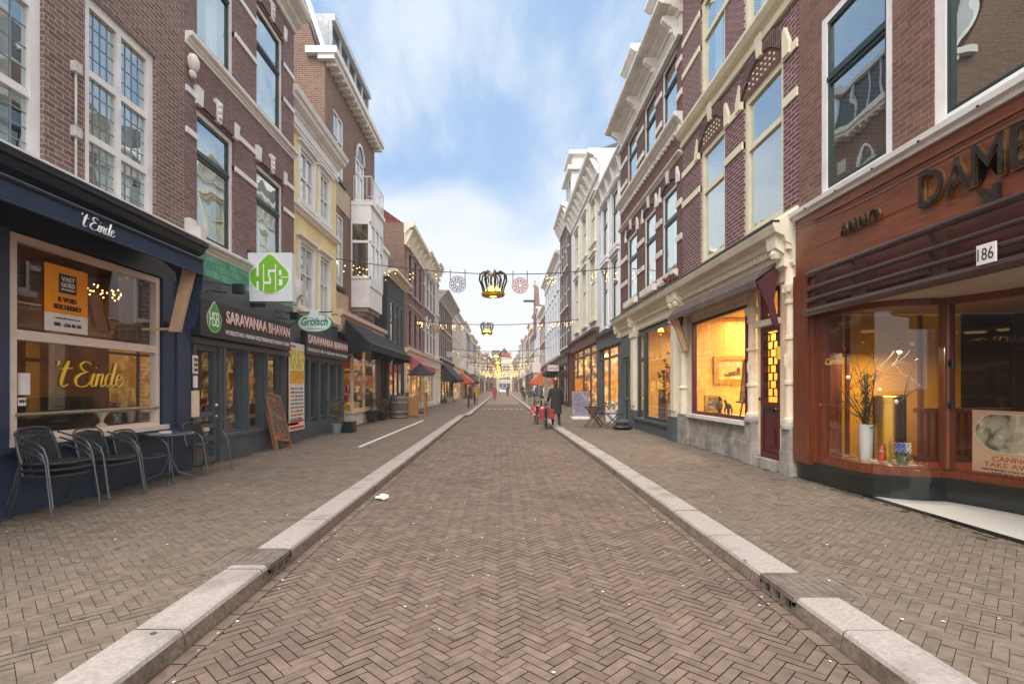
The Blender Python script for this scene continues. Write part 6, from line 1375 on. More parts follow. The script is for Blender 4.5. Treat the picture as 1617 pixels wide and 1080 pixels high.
# barrel
T = thing('wooden_barrel', 'grey brown wooden barrel standing outside the dark painted house', 'barrel', (-4.7, 23.9, PZ)); wdb = woodm('barrel_wood', '#4f463e', '#7c7064', .8)
MB().lathe((-4.7, 23.9, PZ), [(.37, 0), (.42, .2), (.45, .5), (.42, .82), (.37, 1.04), (.36, 1.0), (.34, 1.0)], 24).build('staves', wdb, T, True)
mb = MB()
for z in (.08, .3, .72, .94): r = .385+.07*math.sin(math.pi*(z/1.04)); mb.lathe((-4.7, 23.9, PZ+z), [(r, -.025), (r+.006, -.025), (r+.006, .025), (r, .025)], 24)
mb.build('hoop', mat('galvanised', '#a9a9a6', .5, .1, 8, metal=.5), T); 
wp = woodm('pallet_wood', '#8f5f38', '#b98655', .7)
T = thing('wooden_screen', 'orange brown wooden crate panel beside the barrel', 'panel', (-4.1, 24.1, PZ)); mb = MB()
for i in range(6): mb.box(-4.3+i*.075, -4.3+i*.075+.07, 24.0, 24.03, PZ+.05, PZ+.95)
mb.box(-4.3, -3.86, 24.03, 24.3, PZ, PZ+.9); mb.build('boards', wp, T); mb = MB(); mb.box(-4.3, -3.86, 23.98, 24.0, PZ+.1, PZ+.16); mb.box(-4.3, -3.86, 23.98, 24.0, PZ+.8, PZ+.86); mb.build('batten', wp, T)
T = thing('bar_table', 'tall wooden table frame on the pavement beyond the barrel', 'table', (-3.9, 25.5, PZ)); mb = MB(); mb.box(-4.7, -3.65, 25.3, 25.9, PZ+1.1, PZ+1.16); mb.build('tabletop', wp, T)
for x_ in (-4.66, -3.76):
    for y_ in (25.34, 25.8): mb = MB(); mb.box(x_, x_+.08, y_, y_+.06, PZ, PZ+1.1); mb.build('leg', wp, T)
# plants
def plant(x, y, pot_r, pot_h, m_pot, h, label, m_leaf, n=260, seed=1, spread=.3, name='potted_plant', up=.5, leafs=.07):
    T = thing(name, label, 'plant', (x, y, PZ)); MB().lathe((x, y, PZ), [(pot_r*.72, 0), (pot_r*.78, .01), (pot_r, pot_h), (pot_r*1.08, pot_h), (pot_r*1.08, pot_h+.03), (pot_r*.95, pot_h+.03), (pot_r*.9, pot_h-.03)], 18).build('pot', m_pot, T, True)
    rnd = random.Random(seed); mb = MB(); ms = MB()
    for k in range(9): a = rnd.random()*6.3; ms.tube([(x, y, PZ+pot_h-.03), (x+.3*spread*math.cos(a), y+.3*spread*math.sin(a), PZ+pot_h+h*.5), (x+spread*.8*math.cos(a), y+spread*.8*math.sin(a), PZ+pot_h+h*rnd.uniform(.7, 1))], .007, 5)
    for i in range(n):
        a = rnd.random()*6.3; t = rnd.random()**.8; r = spread*(.25+.8*t)*rnd.random()**.5; p = Vector((x+r*math.cos(a), y+r*math.sin(a), PZ+pot_h+h*t)); d = Vector((rnd.gauss(0, 1), rnd.gauss(0, 1), rnd.gauss(up, .6))).normalized(); e = d.orthogonal().normalized(); s = leafs*rnd.uniform(.6, 1.3)
        mb.add([p, p+d*s*.5+e*s*.22, p+d*s, p+d*s*.5-e*s*.22], [(0, 1, 2, 3)], i % 2)
    ms.build('stems', MC['easel_wood'], T); mb.build('foliage', m_leaf, T, recalc=False); return T
lf = [mat('leaf_olive', '#4d5a34', .7, .3, 20), mat('leaf_brown', '#6d5a3a', .7, .3, 20)]; lfg = [mat('leaf_mid', '#3f5a2c', .7, .3, 20), mat('leaf_pale', '#7d8a5a', .7, .3, 20)]
plant(-5.02, 15.9, .17, .26, mat('zinc_pot', '#7f8c94', .5, .1, 6), .8, 'straggly plant in a grey blue pot beside the restaurant', lf, 150, 3, .28, leafs=.1)
T = thing('black_crate', 'low black crate of plants next to the grey blue pot', 'crate', (-4.75, 16.2, PZ)); mb = MB(); mb.box(-4.98, -4.55, 16.0, 16.4, PZ, PZ+.3); mb.box(-5.0, -4.53, 15.98, 16.42, PZ+.3, PZ+.33); mb.build('crate', M_black, T)
plant(-5.22, 20.9, .2, .42, mat('black_pot', '#1f2123', .4), .75, 'leafy plant in a tall black pot by the black awnings', lf, 380, 5, .42)
plant(-5.1, 22.3, .2, .3, MC['black_pot'], .6, 'bushy reddish plant in a low pot behind the tall black pot', [mat('leaf_russet', '#6a4a3a', .7, .3, 20), lf[0]], 380, 6, .45)
plant(-4.9, 49.5, .35, .5, M_grey_stone, .6, 'shrub in a pale square pot near the lit doorway, left side', lfg, 200, 7, .4); plant(-4.7, 46.6, .35, .5, M_grey_stone, .5, 'shrub in a pale pot in front of the dark shopfront, left side', lfg, 200, 8, .4)
plant(4.35, 20.5, .16, .5, M_wp, .35, 'white flowers in a tall pale pot by the grey green door', [mat('petal_white', '#e4e0d8', .7), lfg[0]], 220, 9, .2, leafs=.06); plant(4.3, 21.2, .15, .45, M_wp, .3, 'second pale flower pot farther from the grey green door', [MC['petal_white'], lfg[0]], 200, 10, .2, leafs=.06)
# folding bistro set on the right
def folding(x, y, hgt, w, label, name='folding_table', d=.45):
    T = thing(name, label, 'table' if 'table' in name else 'chair', (x, y, PZ)); mb = MB(); mb.box(x-w/2, x+w/2, y-d/2, y+d/2, PZ+hgt, PZ+hgt+.025); mb.build('tabletop' if 'table' in name else 'seat', M_black, T)
    for s in (-1, 1):
        mb = MB(); mb.tube([(x-w*.5, y+s*d*.42, PZ), (x+w*.42, y+s*d*.42, PZ+hgt)], .014, 5); mb.build('leg', M_black, T); mb = MB(); mb.tube([(x+w*.5, y+s*d*.38, PZ), (x-w*.42, y+s*d*.38, PZ+hgt)], .014, 5); mb.build('leg', M_black, T)
    if 'chair' in name:
        mb = MB()
        for s in (-1, 1): mb.tube([(x+w*.42, y+s*d*.42, PZ+hgt), (x+w*.6, y+s*d*.42, PZ+hgt+.4)], .012, 5)
        for k in range(3): mb.box(x+w*.48+.03*k, x+w*.5+.03*k, y-d*.42, y+d*.42, PZ+hgt+.14+.1*k, PZ+hgt+.2+.1*k)
        mb.build('backrest', M_black, T)
    return T
folding(3.15, 18.2, .7, .6, 'black folding table on crossed legs outside the white house'); folding(3.75, 17.7, .5, .55, 'low black folding table beside the black cushion', d=.5)
folding(3.55, 19.4, .44, .42, 'black folding chair behind the taller folding table', 'folding_chair')
T = thing('cushion_heap', 'flat round black cover lying on the pavement by the grey door', 'cover', (3.95, 17.4, PZ)); MB().ball((3.95, 17.3, PZ+.09), (.34, .3, .1), 16).build('cover', M_black, T, True); MB().ball((4.0, 17.45, PZ+.24), (.24, .22, .1), 14).build('cushion', mat('grey_cushion', '#4b4a4a', .9), T, True)
# A-board
T = thing('pavement_sign', 'white framed pavement sign with a mauve poster', 'sign', (3.37, 22.9, PZ)); 
for s, nm_ in ((-1, 'front'), (1, 'back')):
    Mx = Matrix.Translation((3.4, 22.9+s*.02, PZ+.12)) @ Matrix.Rotation(R(s*-8), 4, 'X'); mb = MB(); mb.box(-.34, -.3, -.02, .02, 0, 1.1); mb.box(.3, .34, -.02, .02, 0, 1.1); mb.box(-.3, .3, -.02, .02, 1.04, 1.1); mb.box(-.3, .3, -.02, .02, 0, .06); mb.xf(Mx); mb.build('frame', M_grey_stone, T)
    mb = MB(); mb.box(-.3, .3, -.01, .01, .06, 1.04); mb.xf(Mx); mb.build('poster', paintm('mauve_poster'+str(s), '#6f7190', '#8a88a4', '#aaa6b8', 5), T)
mb = MB(); mb.box(3.02, 3.78, 22.6, 23.2, PZ, PZ+.12); mb.build('base', M_white, T, bevel=.02)
# bicycles
M_rub = mat('tyre_rubber', '#1c1c1d', .8)
def bike(x, y, rz, label, m_fr, basket=None, z=0.0):
    T = thing('bicycle', label, 'bicycle', (x, y, z), 'bicycles along the street'); 
    Mx = Matrix.Translation((x, y, z)) @ Matrix.Rotation(rz, 4, 'Z')   # bike points along +X local
    def bl(mb, name, m, par=T, sm=True): mb.xf(Mx); return mb.build(name, m, par, sm)
    for wx in (-.53, .53):
        mb = MB(); N = 28; mb.tube([(wx+.34*math.cos(2*math.pi*i/N), 0, .345+.34*math.sin(2*math.pi*i/N)) for i in range(N)], .018, 6, closed=True); Wh = bl(mb, 'wheel', M_rub)
        mb = MB(); mb.tube([(wx+.32*math.cos(2*math.pi*i/N), 0, .345+.32*math.sin(2*math.pi*i/N)) for i in range(N)], .008, 4, closed=True)
        for i in range(14): a = 2*math.pi*i/14; mb.tube([(wx, .02*(-1)**i, .345), (wx+.32*math.cos(a), 0, .345+.32*math.sin(a))], .0018, 3)
        mb.tube([(wx, -.05, .345), (wx, .05, .345)], .02, 8); bl(mb, 'rim', MC['galvanised'], Wh)
    mb = MB(); mb.tube([(-.53, 0, .345), (-.1, 0, .3), (.32, 0, .72), (.36, 0, .9)], .016, 6); mb.tube([(-.1, 0, .3), (-.25, 0, .85)], .016, 6); mb.tube([(-.53, 0, .345), (-.24, 0, .78), (.33, 0, .8)], .014, 6); mb.tube([(.53, 0, .345), (.38, 0, .75), (.34, 0, 1.02)], .016, 6); bl(mb, 'frame', m_fr)
    mb = MB(); mb.tube([(.2, -.28, 1.0), (.3, -.24, 1.05), (.34, 0, 1.03), (.3, .24, 1.05), (.2, .28, 1.0)], .012, 6); bl(mb, 'handlebar', MC['galvanised'])
    mb = MB(); mb.ball((-.28, 0, .9), (.13, .09, .035), 10); bl(mb, 'saddle', M_black)
    mb = MB(); mb.tube([(-.1, -.16, .2), (-.1, -.1, .2), (-.1, -.08, .3), (-.1, .08, .3), (-.1, .1, .42), (-.1, .16, .42)], .01, 5); mb.box(-.16, -.04, -.18, -.12, .19, .21); mb.box(-.16, -.04, .12, .18, .41, .43); mb.lathe((-.1, -.06, .3), [(.09, 0), (.09, .005)], 16, axis='y'); bl(mb, 'crank', M_metal)
    mb = MB(); mb.box(-.8, -.36, -.06, .06, .73, .745); mb.box(-.95, -.9, -.03, .03, .5, .56); mb.tube([(-.53, -.05, .36), (-.7, -.05, .73)], .006, 4); mb.tube([(-.53, .05, .36), (-.7, .05, .73)], .006, 4)
    N = 8; mb.tube([(-.53+.38*math.cos(1+1.9*i/N), 0, .345+.38*math.sin(1+1.9*i/N)) for i in range(N+1)], .02, 4); bl(mb, 'luggage_rack', M_black)
    if basket:
        mb = MB(); mb.box(-.82, -.42, -.26, -.08, .38, .72); mb.box(-.82, -.42, .08, .26, .38, .72); mb.box(-.82, -.42, -.08, .08, .75, .8); bl(mb, 'pannier', basket, T, False)
    return T
M_red = mat('signal_red', '#97262e', .45, .1, 6)
bike(1.62, 19.6, R(88), 'black bicycle with red panniers pushed by the person in the dark coat', M_black, M_red)
bike(1.42, 22.2, R(92), 'small bicycle with red and white panniers standing by the right kerb', M_red, mat('pannier_red_white', '#c8444a', .6, .3, 8, stain=(C('#efe6e2'), .9, 9)))
# people
M_skin = mat('skin', '#c99a80', .6, .05, 10); M_coat = mat('dark_coat', '#2b2721', .85, .15, 5, .2); M_trs = mat('dark_trousers', '#24262b', .85, .1, 6); M_hair = mat('brown_hair', '#4a3526', .7, .2, 30)
def skin_body(name, J, E, RAD, m, par, org):
    me = bpy.data.meshes.new(name); me.from_pydata([J[k] for k in J], [(list(J).index(a), list(J).index(b)) for a, b in E], []); ob = bpy.data.objects.new(name, me); COL.objects.link(ob); ob.parent = par
    md = ob.modifiers.new('skin', 'SKIN'); me.skin_vertices  # layer is made by the modifier
    if not me.skin_vertices:
        b = bmesh.new(); b.from_mesh(me); b.verts.layers.skin.verify(); b.to_mesh(me); b.free()
    for i, k in enumerate(J): me.skin_vertices[0].data[i].radius = RAD[k] if isinstance(RAD[k], tuple) else (RAD[k], RAD[k])
    me.skin_vertices[0].data[0].use_root = True
    s = ob.modifiers.new('subdivision', 'SUBSURF'); s.levels = 1; s.render_levels = 2; me.materials.append(m); return ob
def person(x, y, z, rz, label, coat, trs, hgt=1.75, stride=.16, arm=0, hair=True, coat_len=.5, hat=None):
    s = hgt/1.75; T = thing('person', label, 'person', (x, y, z)); T.rotation_euler = (0, 0, rz); T.scale = (s, s, s)   # faces +Y
    ORG[T.name] = Vector((0, 0, 0))
    st = stride
    J = dict(pelvis=(0, 0, .95), belly=(0, .0, 1.1), chest=(0, .0, 1.3), neck0=(0, 0, 1.46), neck=(0, .0, 1.54), head=(0, .02, 1.62), crown=(0, .01, 1.7),
        hl=(-.09, 0, .92), kl=(-.1, st*.5+.02, .5), al=(-.1, st*.4, .09), tl=(-.1, st*.4+.14, .03), hr=(.09, 0, .92), kr=(.1, -st*.2+.03, .5), ar=(.1, -st, .12), tr=(.1, -st+.13, .04),
        sl=(-.17, 0, 1.41), el=(-.24, -.02+arm*.06, 1.13), wl=(-.25, .06+arm*.22, .9+arm*.1), fl=(-.25, .1+arm*.27, .82+arm*.12), sr=(.17, 0, 1.41), er=(.24, -.04, 1.13), wr=(.25, .02, .9), fr=(.24, .05, .82))
    E = [('pelvis', 'belly'), ('belly', 'chest'), ('chest', 'neck0'), ('neck0', 'neck'), ('neck', 'head'), ('head', 'crown'), ('pelvis', 'hl'), ('hl', 'kl'), ('kl', 'al'), ('al', 'tl'), ('pelvis', 'hr'), ('hr', 'kr'), ('kr', 'ar'), ('ar', 'tr'), ('chest', 'sl'), ('sl', 'el'), ('el', 'wl'), ('wl', 'fl'), ('chest', 'sr'), ('sr', 'er'), ('er', 'wr'), ('wr', 'fr')]
    RD = dict(pelvis=(.14, .11), belly=(.13, .1), chest=(.15, .11), neck0=.07, neck=.05, head=(.075, .09), crown=(.055, .07), hl=.09, kl=.06, al=.042, tl=.035, hr=.09, kr=.06, ar=.042, tr=.035, sl=.065, el=.048, wl=.032, fl=.03, sr=.065, er=.048, wr=.032, fr=.03)
    skin_body('body', J, E, RD, trs, T, None)
    mb = MB(); n = 18
    def ringat(z, rx, ry, dy=0): return [(rx*math.cos(2*math.pi*k/n), dy+ry*math.sin(2*math.pi*k/n), z) for k in range(n)]
    prof = [(.95-coat_len, .22, .2), (.8, .2, .17), (.98, .19, .15), (1.12, .175, .14), (1.3, .2, .145), (1.4, .19, .13), (1.46, .13, .1), (1.5, .08, .08)]
    rg = [ringat(*p) for p in prof]; vs = [v for r_ in rg for v in r_]; fs = [(i*n+k, i*n+(k+1) % n, (i+1)*n+(k+1) % n, (i+1)*n+k) for i in range(len(rg)-1) for k in range(n)]
    mb.add(vs, fs)
    for sd_, a in ((-1, arm), (1, 0)): mb.tube([(sd_*.14, 0, 1.42), (sd_*.19, 0, 1.38), (sd_*.24, -.03+a*.06, 1.13), (sd_*.25, .04+a*.2, .92+a*.1)], [.06, .075, .058, .048], 10)
    mb.build('coat', coat, T, True)
    mb = MB(); mb.ball((0, .02, 1.64), (.078, .095, .115), 16); mb.ball((0, .115, 1.625), (.013, .02, .018), 6); mb.ball((-.08, .02, 1.63), (.012, .02, .03), 6); mb.ball((.08, .02, 1.63), (.012, .02, .03), 6); mb.lathe((0, 0, 1.46), [(.05, 0), (.048, .1)], 12)
    hd = mb.build('head', M_skin, T, True); mb = MB()
    for sx_ in (-.03, .03): mb.ball((sx_, .105, 1.65), (.012, .008, .007), 6)
    mb.ball((0, .108, 1.59), (.024, .006, .005), 6); mb.build('face_features', M_dark, hd)
    for sd_ in (-1, 1):
        mb = MB(); k = J['fl' if sd_ < 0 else 'fr']; mb.ball((k[0], k[1]-.01, k[2]+.02), (.02, .042, .05), 8)
        for f in range(4): yy = k[1]-.035+f*.02; mb.tube([(k[0], yy, k[2]-.01), (k[0]+.005*sd_, yy+.008, k[2]-.05-.006*(f in (1, 2))), (k[0]-.012*sd_, yy+.01, k[2]-.08-.008*(f in (1, 2)))], [.0095, .0085, .007], 6)
        mb.tube([(k[0], k[1]+.03, k[2]+.02), (k[0]-.012*sd_, k[1]+.055, k[2]-.01), (k[0]-.015*sd_, k[1]+.06, k[2]-.03)], [.011, .0095, .008], 6); mb.build('hand', M_skin, T, True)
        a = 'l' if sd_ < 0 else 'r'; p, q = J['a'+a], J['t'+a]; mb = MB(); mb.ball(((p[0]+q[0])/2, (p[1]+q[1])/2, (p[2]+q[2])/2-.01), (.045, .13, .045), 10); mb.build('shoe', M_black, T, True)
    mb = MB(); mb.ball((0, -.005, 1.675), (.088, .1, .1), 14); mb.ball((0, -.05, 1.6), (.075, .05, .1), 12); mb.build('hair', hat or M_hair, T, True); return T
person(1.98, 19.35, .0, R(4), 'person in a long dark coat walking away beside the bicycle with red panniers', M_coat, M_trs, 1.78, .2, 1, coat_len=.42)
bz = []
person(-.9, 62, 0, R(180), 'person in a red top walking towards the camera far down the road', mat('red_jacket', '#a8404c', .8), M_trs, 1.75, .2)
person(-2.35, 48, PZ, R(180), 'person in a mustard coat on the left kerb in the distance', mat('mustard_coat', '#b08a34', .8), mat('brown_trousers', '#5a4634', .8), 1.7, .15)
person(-4.0, 66, PZ, R(160), 'person in black near the orange awning on the left pavement', M_black, M_trs, 1.75, .15)
person(-3.6, 70, PZ, R(20), 'person in a pale jacket beside the orange awning', M_wp, M_trs, 1.7, .12)
person(2.9, 74, PZ, R(180), 'person in dark clothes among the parked bicycles on the right', M_coat, M_trs, 1.75, .12)
bike(2.6, 50, R(96), 'first black bicycle parked on the far right pavement', M_black, None, PZ); bike(2.3, 54, R(84), 'second black bicycle parked on the far right pavement', M_black, None, PZ); bike(2.5, 60, R(100), 'black bicycle parked farthest away on the right pavement', M_black, None, PZ)
# car
T = thing('parked_car', 'white car far away in the middle of the road', 'car', (.3, 118, 0)); Mx = Matrix.Translation((.3, 118, 0)); mb = MB()
pr = [(-2.1, .3), (-2.15, .7), (-1.7, .95), (-1.1, 1.0), (-.5, 1.42), (.9, 1.45), (1.7, 1.0), (2.1, .9), (2.15, .35)]
mb.prism([(-.85, y, z) for y, z in pr], [(.85, y, z) for y, z in pr]); mb.xf(Mx); mb.build('body', mat('car_white', '#d8dadc', .3, .03), T, bevel=.06)
mb = MB(); mb.prism([(-.7, -1.12, 1.01), (.7, -1.12, 1.01), (.6, -.55, 1.38), (-.6, -.55, 1.38)], [(-.7, -1.14, 1.03), (.7, -1.14, 1.03), (.6, -.57, 1.4), (-.6, -.57, 1.4)]); mb.xf(Mx); mb.build('windscreen', G_far, T)
for sx_ in (-.78, .78):
    for sy in (-1.35, 1.3): mb = MB(); mb.lathe((sx_-.1, sy, .32), [(.32, 0), (.32, .2)], 18, axis='x'); mb.xf(Mx); mb.build('wheel', M_rub, T)
    mb = MB(); mb.ball((sx_*.85, -2.13, .68), (.14, .04, .08), 8); mb.xf(Mx); mb.build('headlight', M_wh, T)
# far awnings and signs
awning(facade(-1, 5.4), 30.2, 34.8, 3.3, 2.75, .15, 1.0, mat('red_canvas', '#b0606a', .8, .15, 3), 'red canvas awning on the plum brick house, left side', .35)
awning(facade(-1, 5.4), 46.5, 56, 3.6, 2.4, .1, 1.3, mat('navy_black_canvas', '#2b333f', .8, .15, 3), 'dark blue rounded awning under the long flat eave', .3)
awning(facade(-1, 5.4), 66, 76, 3.4, 2.5, .1, 1.4, mat('orange_canvas', '#c9663a', .8, .1, 3), 'bright orange awning far down the left side', .4)
awning(facade(-1, 5.4), 78, 90, 3.5, 2.5, .1, 1.5, M_blk, 'long black awning behind the orange one, left side', .3)
awning(facade(1, 4.95), 62, 70, 3.4, 2.4, .1, 1.3, MC['orange_canvas'], 'bright orange awning far down the right side', .5)
awning(facade(1, 4.9), 45, 50, 3.6, 2.9, .1, 1.1, M_blk, 'black awning on the white rendered house, right side', .3)
T = thing('parasol', 'folded dark grey parasol behind the bar table', 'parasol', (-4.4, 28.2, PZ)); MB().tube([(-4.4, 28.2, PZ), (-4.4, 28.2, 2.9)], .025, 8).build('pole', wp, T); mb = MB(); mb.lathe((-4.4, 28.2, 2.15), [(.75, 0), (.7, .05), (.03, .65)], 8); mb.build('canopy', M_blk, T); MB().lathe((-4.4, 28.2, PZ), [(.3, 0), (.3, .05), (.05, .1)], 14).build('base', M_black, T)
def hang(side, X, y, z, w, h, m, label, txt=None, mt=None):
    T = thing('hanging_sign', label, 'sign', (side*(X-w/2), y, z)); x0, x1 = sorted((side*(X-.1), side*(X-.1-w))); MB().box(x0, x1, y, y+.1, z, z+h).build('sign_box', m, T, bevel=.01); MB().tube([(side*X, y+.05, z+h*.8), (side*(X-.12), y+.05, z+h*.8)], .02, 6).build('bracket', M_black, T)
    if txt: text(txt, 'lettering', (x0+.06*w, y-.004, z+h*.25), (1, 0, 0), (0, 0, 1), w*.88, h*.5, mt or M_ink, T, .003)
hang(1, 4.9, 44.5, 2.9, .95, .5, mat('sign_pink_white', '#e3cfd2', .5), 'pale pink hanging sign on the white rendered house', 'SALE', M_red)
hang(1, 4.9, 47, 2.4, .9, .4, M_black, 'small black hanging sign below the pale pink one'); hang(-1, 5.4, 50, 4.4, .6, .5, M_stone, 'small pale hanging sign on the long brown building')
hang(1, 4.95, 66, 3.4, 1.0, 1.2, M_wp, 'white hanging sign beyond the orange awning, right side'); hang(-1, 5.4, 64, 4.0, .7, .7, M_wp, 'nearer white hanging sign on the long cream building, left side'); hang(-1, 5.4, 80, 3.6, 1, 1.2, M_wp, 'white hanging sign far down the left side')
hang(1, 5.0, 32, 1.3, .45, .75, mat('sign_orange', '#e08a2c', .5), 'orange sign in front of the red brown shopfront')
# purple roof billboard on left
T = thing('gable_sign', 'small mauve board high on the tall brick house corner', 'sign', (-5.9, 24.9, 9)); MB().box(-6.3, -5.6, 24.75, 24.83, 9.1, 9.7).build('board', mat('mauve_sign', '#8a7aa0', .5), T); text('KKN', 'lettering', (-6.2, 24.745, 9.25), (1, 0, 0), (0, 0, 1), .5, .28, M_wh, T, .003)
# parcels in the flower box
mb = MB(); rnd = random.Random(41)
for i in range(60): mb.ball(FR_(13.7+rnd.gauss(0, .15), 4.28+rnd.random()*.12, .25+rnd.gauss(0, .05)), .035, 5, i % 2)
tag(mb.build('window_flowers', [mat('crimson_petal', '#a02a36', .7), MC['leaf_mid']]), 'crimson flowers on the ledge between the purple and dark red brick', 'flowers')

for i, (x_, y_, rz_, c_, lb) in enumerate(((3.3, 46, 180, '#5a5e66', 'person in a grey coat on the right pavement beyond the dark brick house'), (3.8, 57, 10, '#2c3a52', 'person in a navy coat walking away on the right pavement'), (-3.2, 57, 0, '#6a5a50', 'person in a brown coat walking away on the left pavement'), (-3.9, 84, 180, '#8a3a3a', 'person in a dark red coat far along the left pavement'), (.9, 88, 180, '#454a50', 'person in a dark grey coat far away in the road'))):
    person(x_, y_, PZ if abs(x_) > 1.7 else 0, R(rz_), lb, mat(f'coat_{i}', c_, .85), M_trs, 1.7+.03*i, .17)
for i, (x_, y_) in enumerate(((3.9, 64), (4.0, 66.5), (3.8, 69), (-4.3, 62), (-4.2, 88))):
    bike(x_, y_, R(80+7*i), ['dark bicycle leaning near the right hand orange awning', 'dark bicycle behind the one near the right hand orange awning', 'last dark bicycle of the three by the right hand orange awning', 'dark bicycle parked before the left hand orange awning', 'dark bicycle parked beyond the left hand orange awning'][i], M_black, None, PZ)
for i, (x_, y_) in enumerate(((2.45, 33), (2.45, 40), (-2.3, 36), (-2.3, 44))):
    mb = MB(); mb.lathe((x_, y_, PZ), [(.09, 0), (.09, .05), (.06, .08), (.055, .8), (.08, .84), (.06, .92), (.01, .96)], 12); tag(mb.build('bollard', M_metal, None, True), ['first dark bollard on the right pavement edge', 'second dark bollard on the right pavement edge', 'first dark bollard on the left pavement edge', 'second dark bollard on the left pavement edge'][i], 'bollard', 'dark bollards along the kerbs')
# ================================================================ christmas garlands
E_gold = emis('lamp_gold', '#ffc648', 5); E_bulb = emis('fairy_bulb', '#ffc27a', 3.2); E_bulb2 = emis('fairy_bulb_yellow', '#ffd890', 1.2)
M_fil = mat('filigree_grey', '#8a8490', .5, .1, 20); M_filr = mat('filigree_copper', '#b07a68', .5, .1, 20)
GC = [0]
def crown(x, y, z, s, label, lit=True):
    T = thing('crown_lantern', label, 'lantern', (x, y, z), 'crown lanterns hung across the street'); mb = MB()
    for k in range(8):
        a = k*math.pi/4+.2; f = lambda r, zz: (x+r*s*math.cos(a), y+r*s*math.sin(a), z+zz*s)
        mb.tube([f(.3, .12), f(.34, .3), f(.42, .5), f(.4, .66), f(.28, .74), f(.1, .68), f(.02, .6)], .03*s, 6)
        mb.tube([f(.18, .1), f(.2, .3), f(.26, .52), f(.22, .66)], .022*s, 5)
    mb.build('crown_band', M_metal, T); mb = MB(); mb.lathe((x, y, z), [(.3*s, 0), (.34*s, .02*s), (.34*s, .12*s), (.3*s, .14*s), (.28*s, .12*s), (.28*s, .02*s)], 22)
    for k in range(8): a = k*math.pi/4; mb.ball((x+.33*s*math.cos(a), y+.33*s*math.sin(a), z+.07*s), .04*s, 6)
    mb.build('crown_rim', mat('gilt_rim', '#b8902c', .35, .1, 10, metal=.7), T)
    mb = MB(); mb.ball((x, y, z+.15*s), (.24*s, .24*s, .17*s), 12); mb.build('bulb', E_gold, T, True)
    if y < 60: pl_ = bpy.data.lights.new('crown_light', 'POINT'); pl_.energy = 14; pl_.color = (1, .7, .25); pl_.shadow_soft_size = .15; o_ = bpy.data.objects.new('crown_light', pl_); o_.location = (x, y, z+.33*s); COL.objects.link(o_)
    return T
def medallion(x, y, z, s, m, label):
    T = thing('medallion', label, 'ornament', (x, y, z), 'round filigree medallions on the garlands'); mb = MB(); N = 24
    for r in (1, .82): mb.tube([(x+r*.22*s*math.cos(2*math.pi*i/N), y, z+r*.22*s*math.sin(2*math.pi*i/N)) for i in range(N)], .012*s, 5, closed=True)
    for k in range(10):
        a = k*math.pi/5; mb.tube([(x+.05*s*math.cos(a), y, z+.05*s*math.sin(a)), (x+.12*s*math.cos(a+.4), y, z+.12*s*math.sin(a+.4)), (x+.18*s*math.cos(a), y, z+.18*s*math.sin(a))], .012*s, 4)
        mb.ball((x+.13*s*math.cos(a+.1), y, z+.13*s*math.sin(a+.1)), (.03*s, .01, .03*s), 6)
    mb.tube([(x+.06*s*math.cos(2*math.pi*i/10), y, z+.06*s*math.sin(2*math.pi*i/10)) for i in range(10)], .012*s, 4, closed=True); mb.build('filigree', m, T)
    mb = MB(); 
    for dx in (-.2, .2): mb.tube([(x+dx*s, y, z+.05*s), (x+dx*s, y, z+.4*s)], .01*s, 4)
    mb.build('hanger', M_black, T); return T
def garland(pl_, pr_, sag, n_light, label, drop=.5, seed=1, em=None, span=.36, big=1.0):
    a, b = Vector(pl_), Vector(pr_); GC[0] += 1; rnd = random.Random(seed)
    P = lambda t: a+(b-a)*t-Vector((0, 0, sag*4*t*(1-t)))
    T = thing('street_garland', label, 'garland', tuple(a), 'light garlands strung across the street'); mb = MB(); mb.tube([P(i/24) for i in range(25)], .016*big, 5)
    for s in (0, 1): q = P(s); mb.ball(q, .05, 6)
    mb.build('cable', M_black, T); mb = MB(); mw = MB()
    for i in range(n_light):
        t = rnd.random()*span; t = t if i % 2 else 1-t; p = P(t); L_ = drop*rnd.uniform(.3, 1.0)
        mw.tube([p, p-Vector((0, 0, L_))], .003*big, 3)
        for k in range(2): mb.ball(p-Vector((rnd.gauss(0, .02), rnd.gauss(0, .02), L_*(1-.5*k))), .017*big*rnd.uniform(.8, 1.2), 5)
    mw.build('drop_wire', M_metal, T); o = mb.build('fairy_bulbs', em or E_bulb, T); o['kind'] = 'stuff'; return P
P = garland((-6.0, 17.9, 5.95), (5.0, 21.0, 6.35), .45, 44, 'nearest light garland with the large lit crown, tied to the tall brick house', .5, 1)
q = P(.515); crown(q.x, q.y, q.z-.84, 1.22, 'nearest crown lantern, glowing gold over the road'); 
q = P(.40); medallion(q.x-.02, q.y, q.z-.42, 1.35, M_fil, 'grey filigree medallion left of the nearest crown'); q = P(.605); medallion(q.x+.02, q.y, q.z-.42, 1.35, M_filr, 'copper filigree medallion right of the nearest crown')
P = garland((-5.4, 33, 5.7), (4.9, 34, 5.9), .3, 50, 'second light garland, tied to the plum brick house', .4, 2, big=1.3); q = P(.43); crown(q.x, q.y, q.z-.62, 1.0, 'second crown lantern, seen under the nearest one'); 
q = P(.12); medallion(q.x, q.y, q.z-.4, 1.2, M_filr, 'copper medallion hanging before the long brown building')
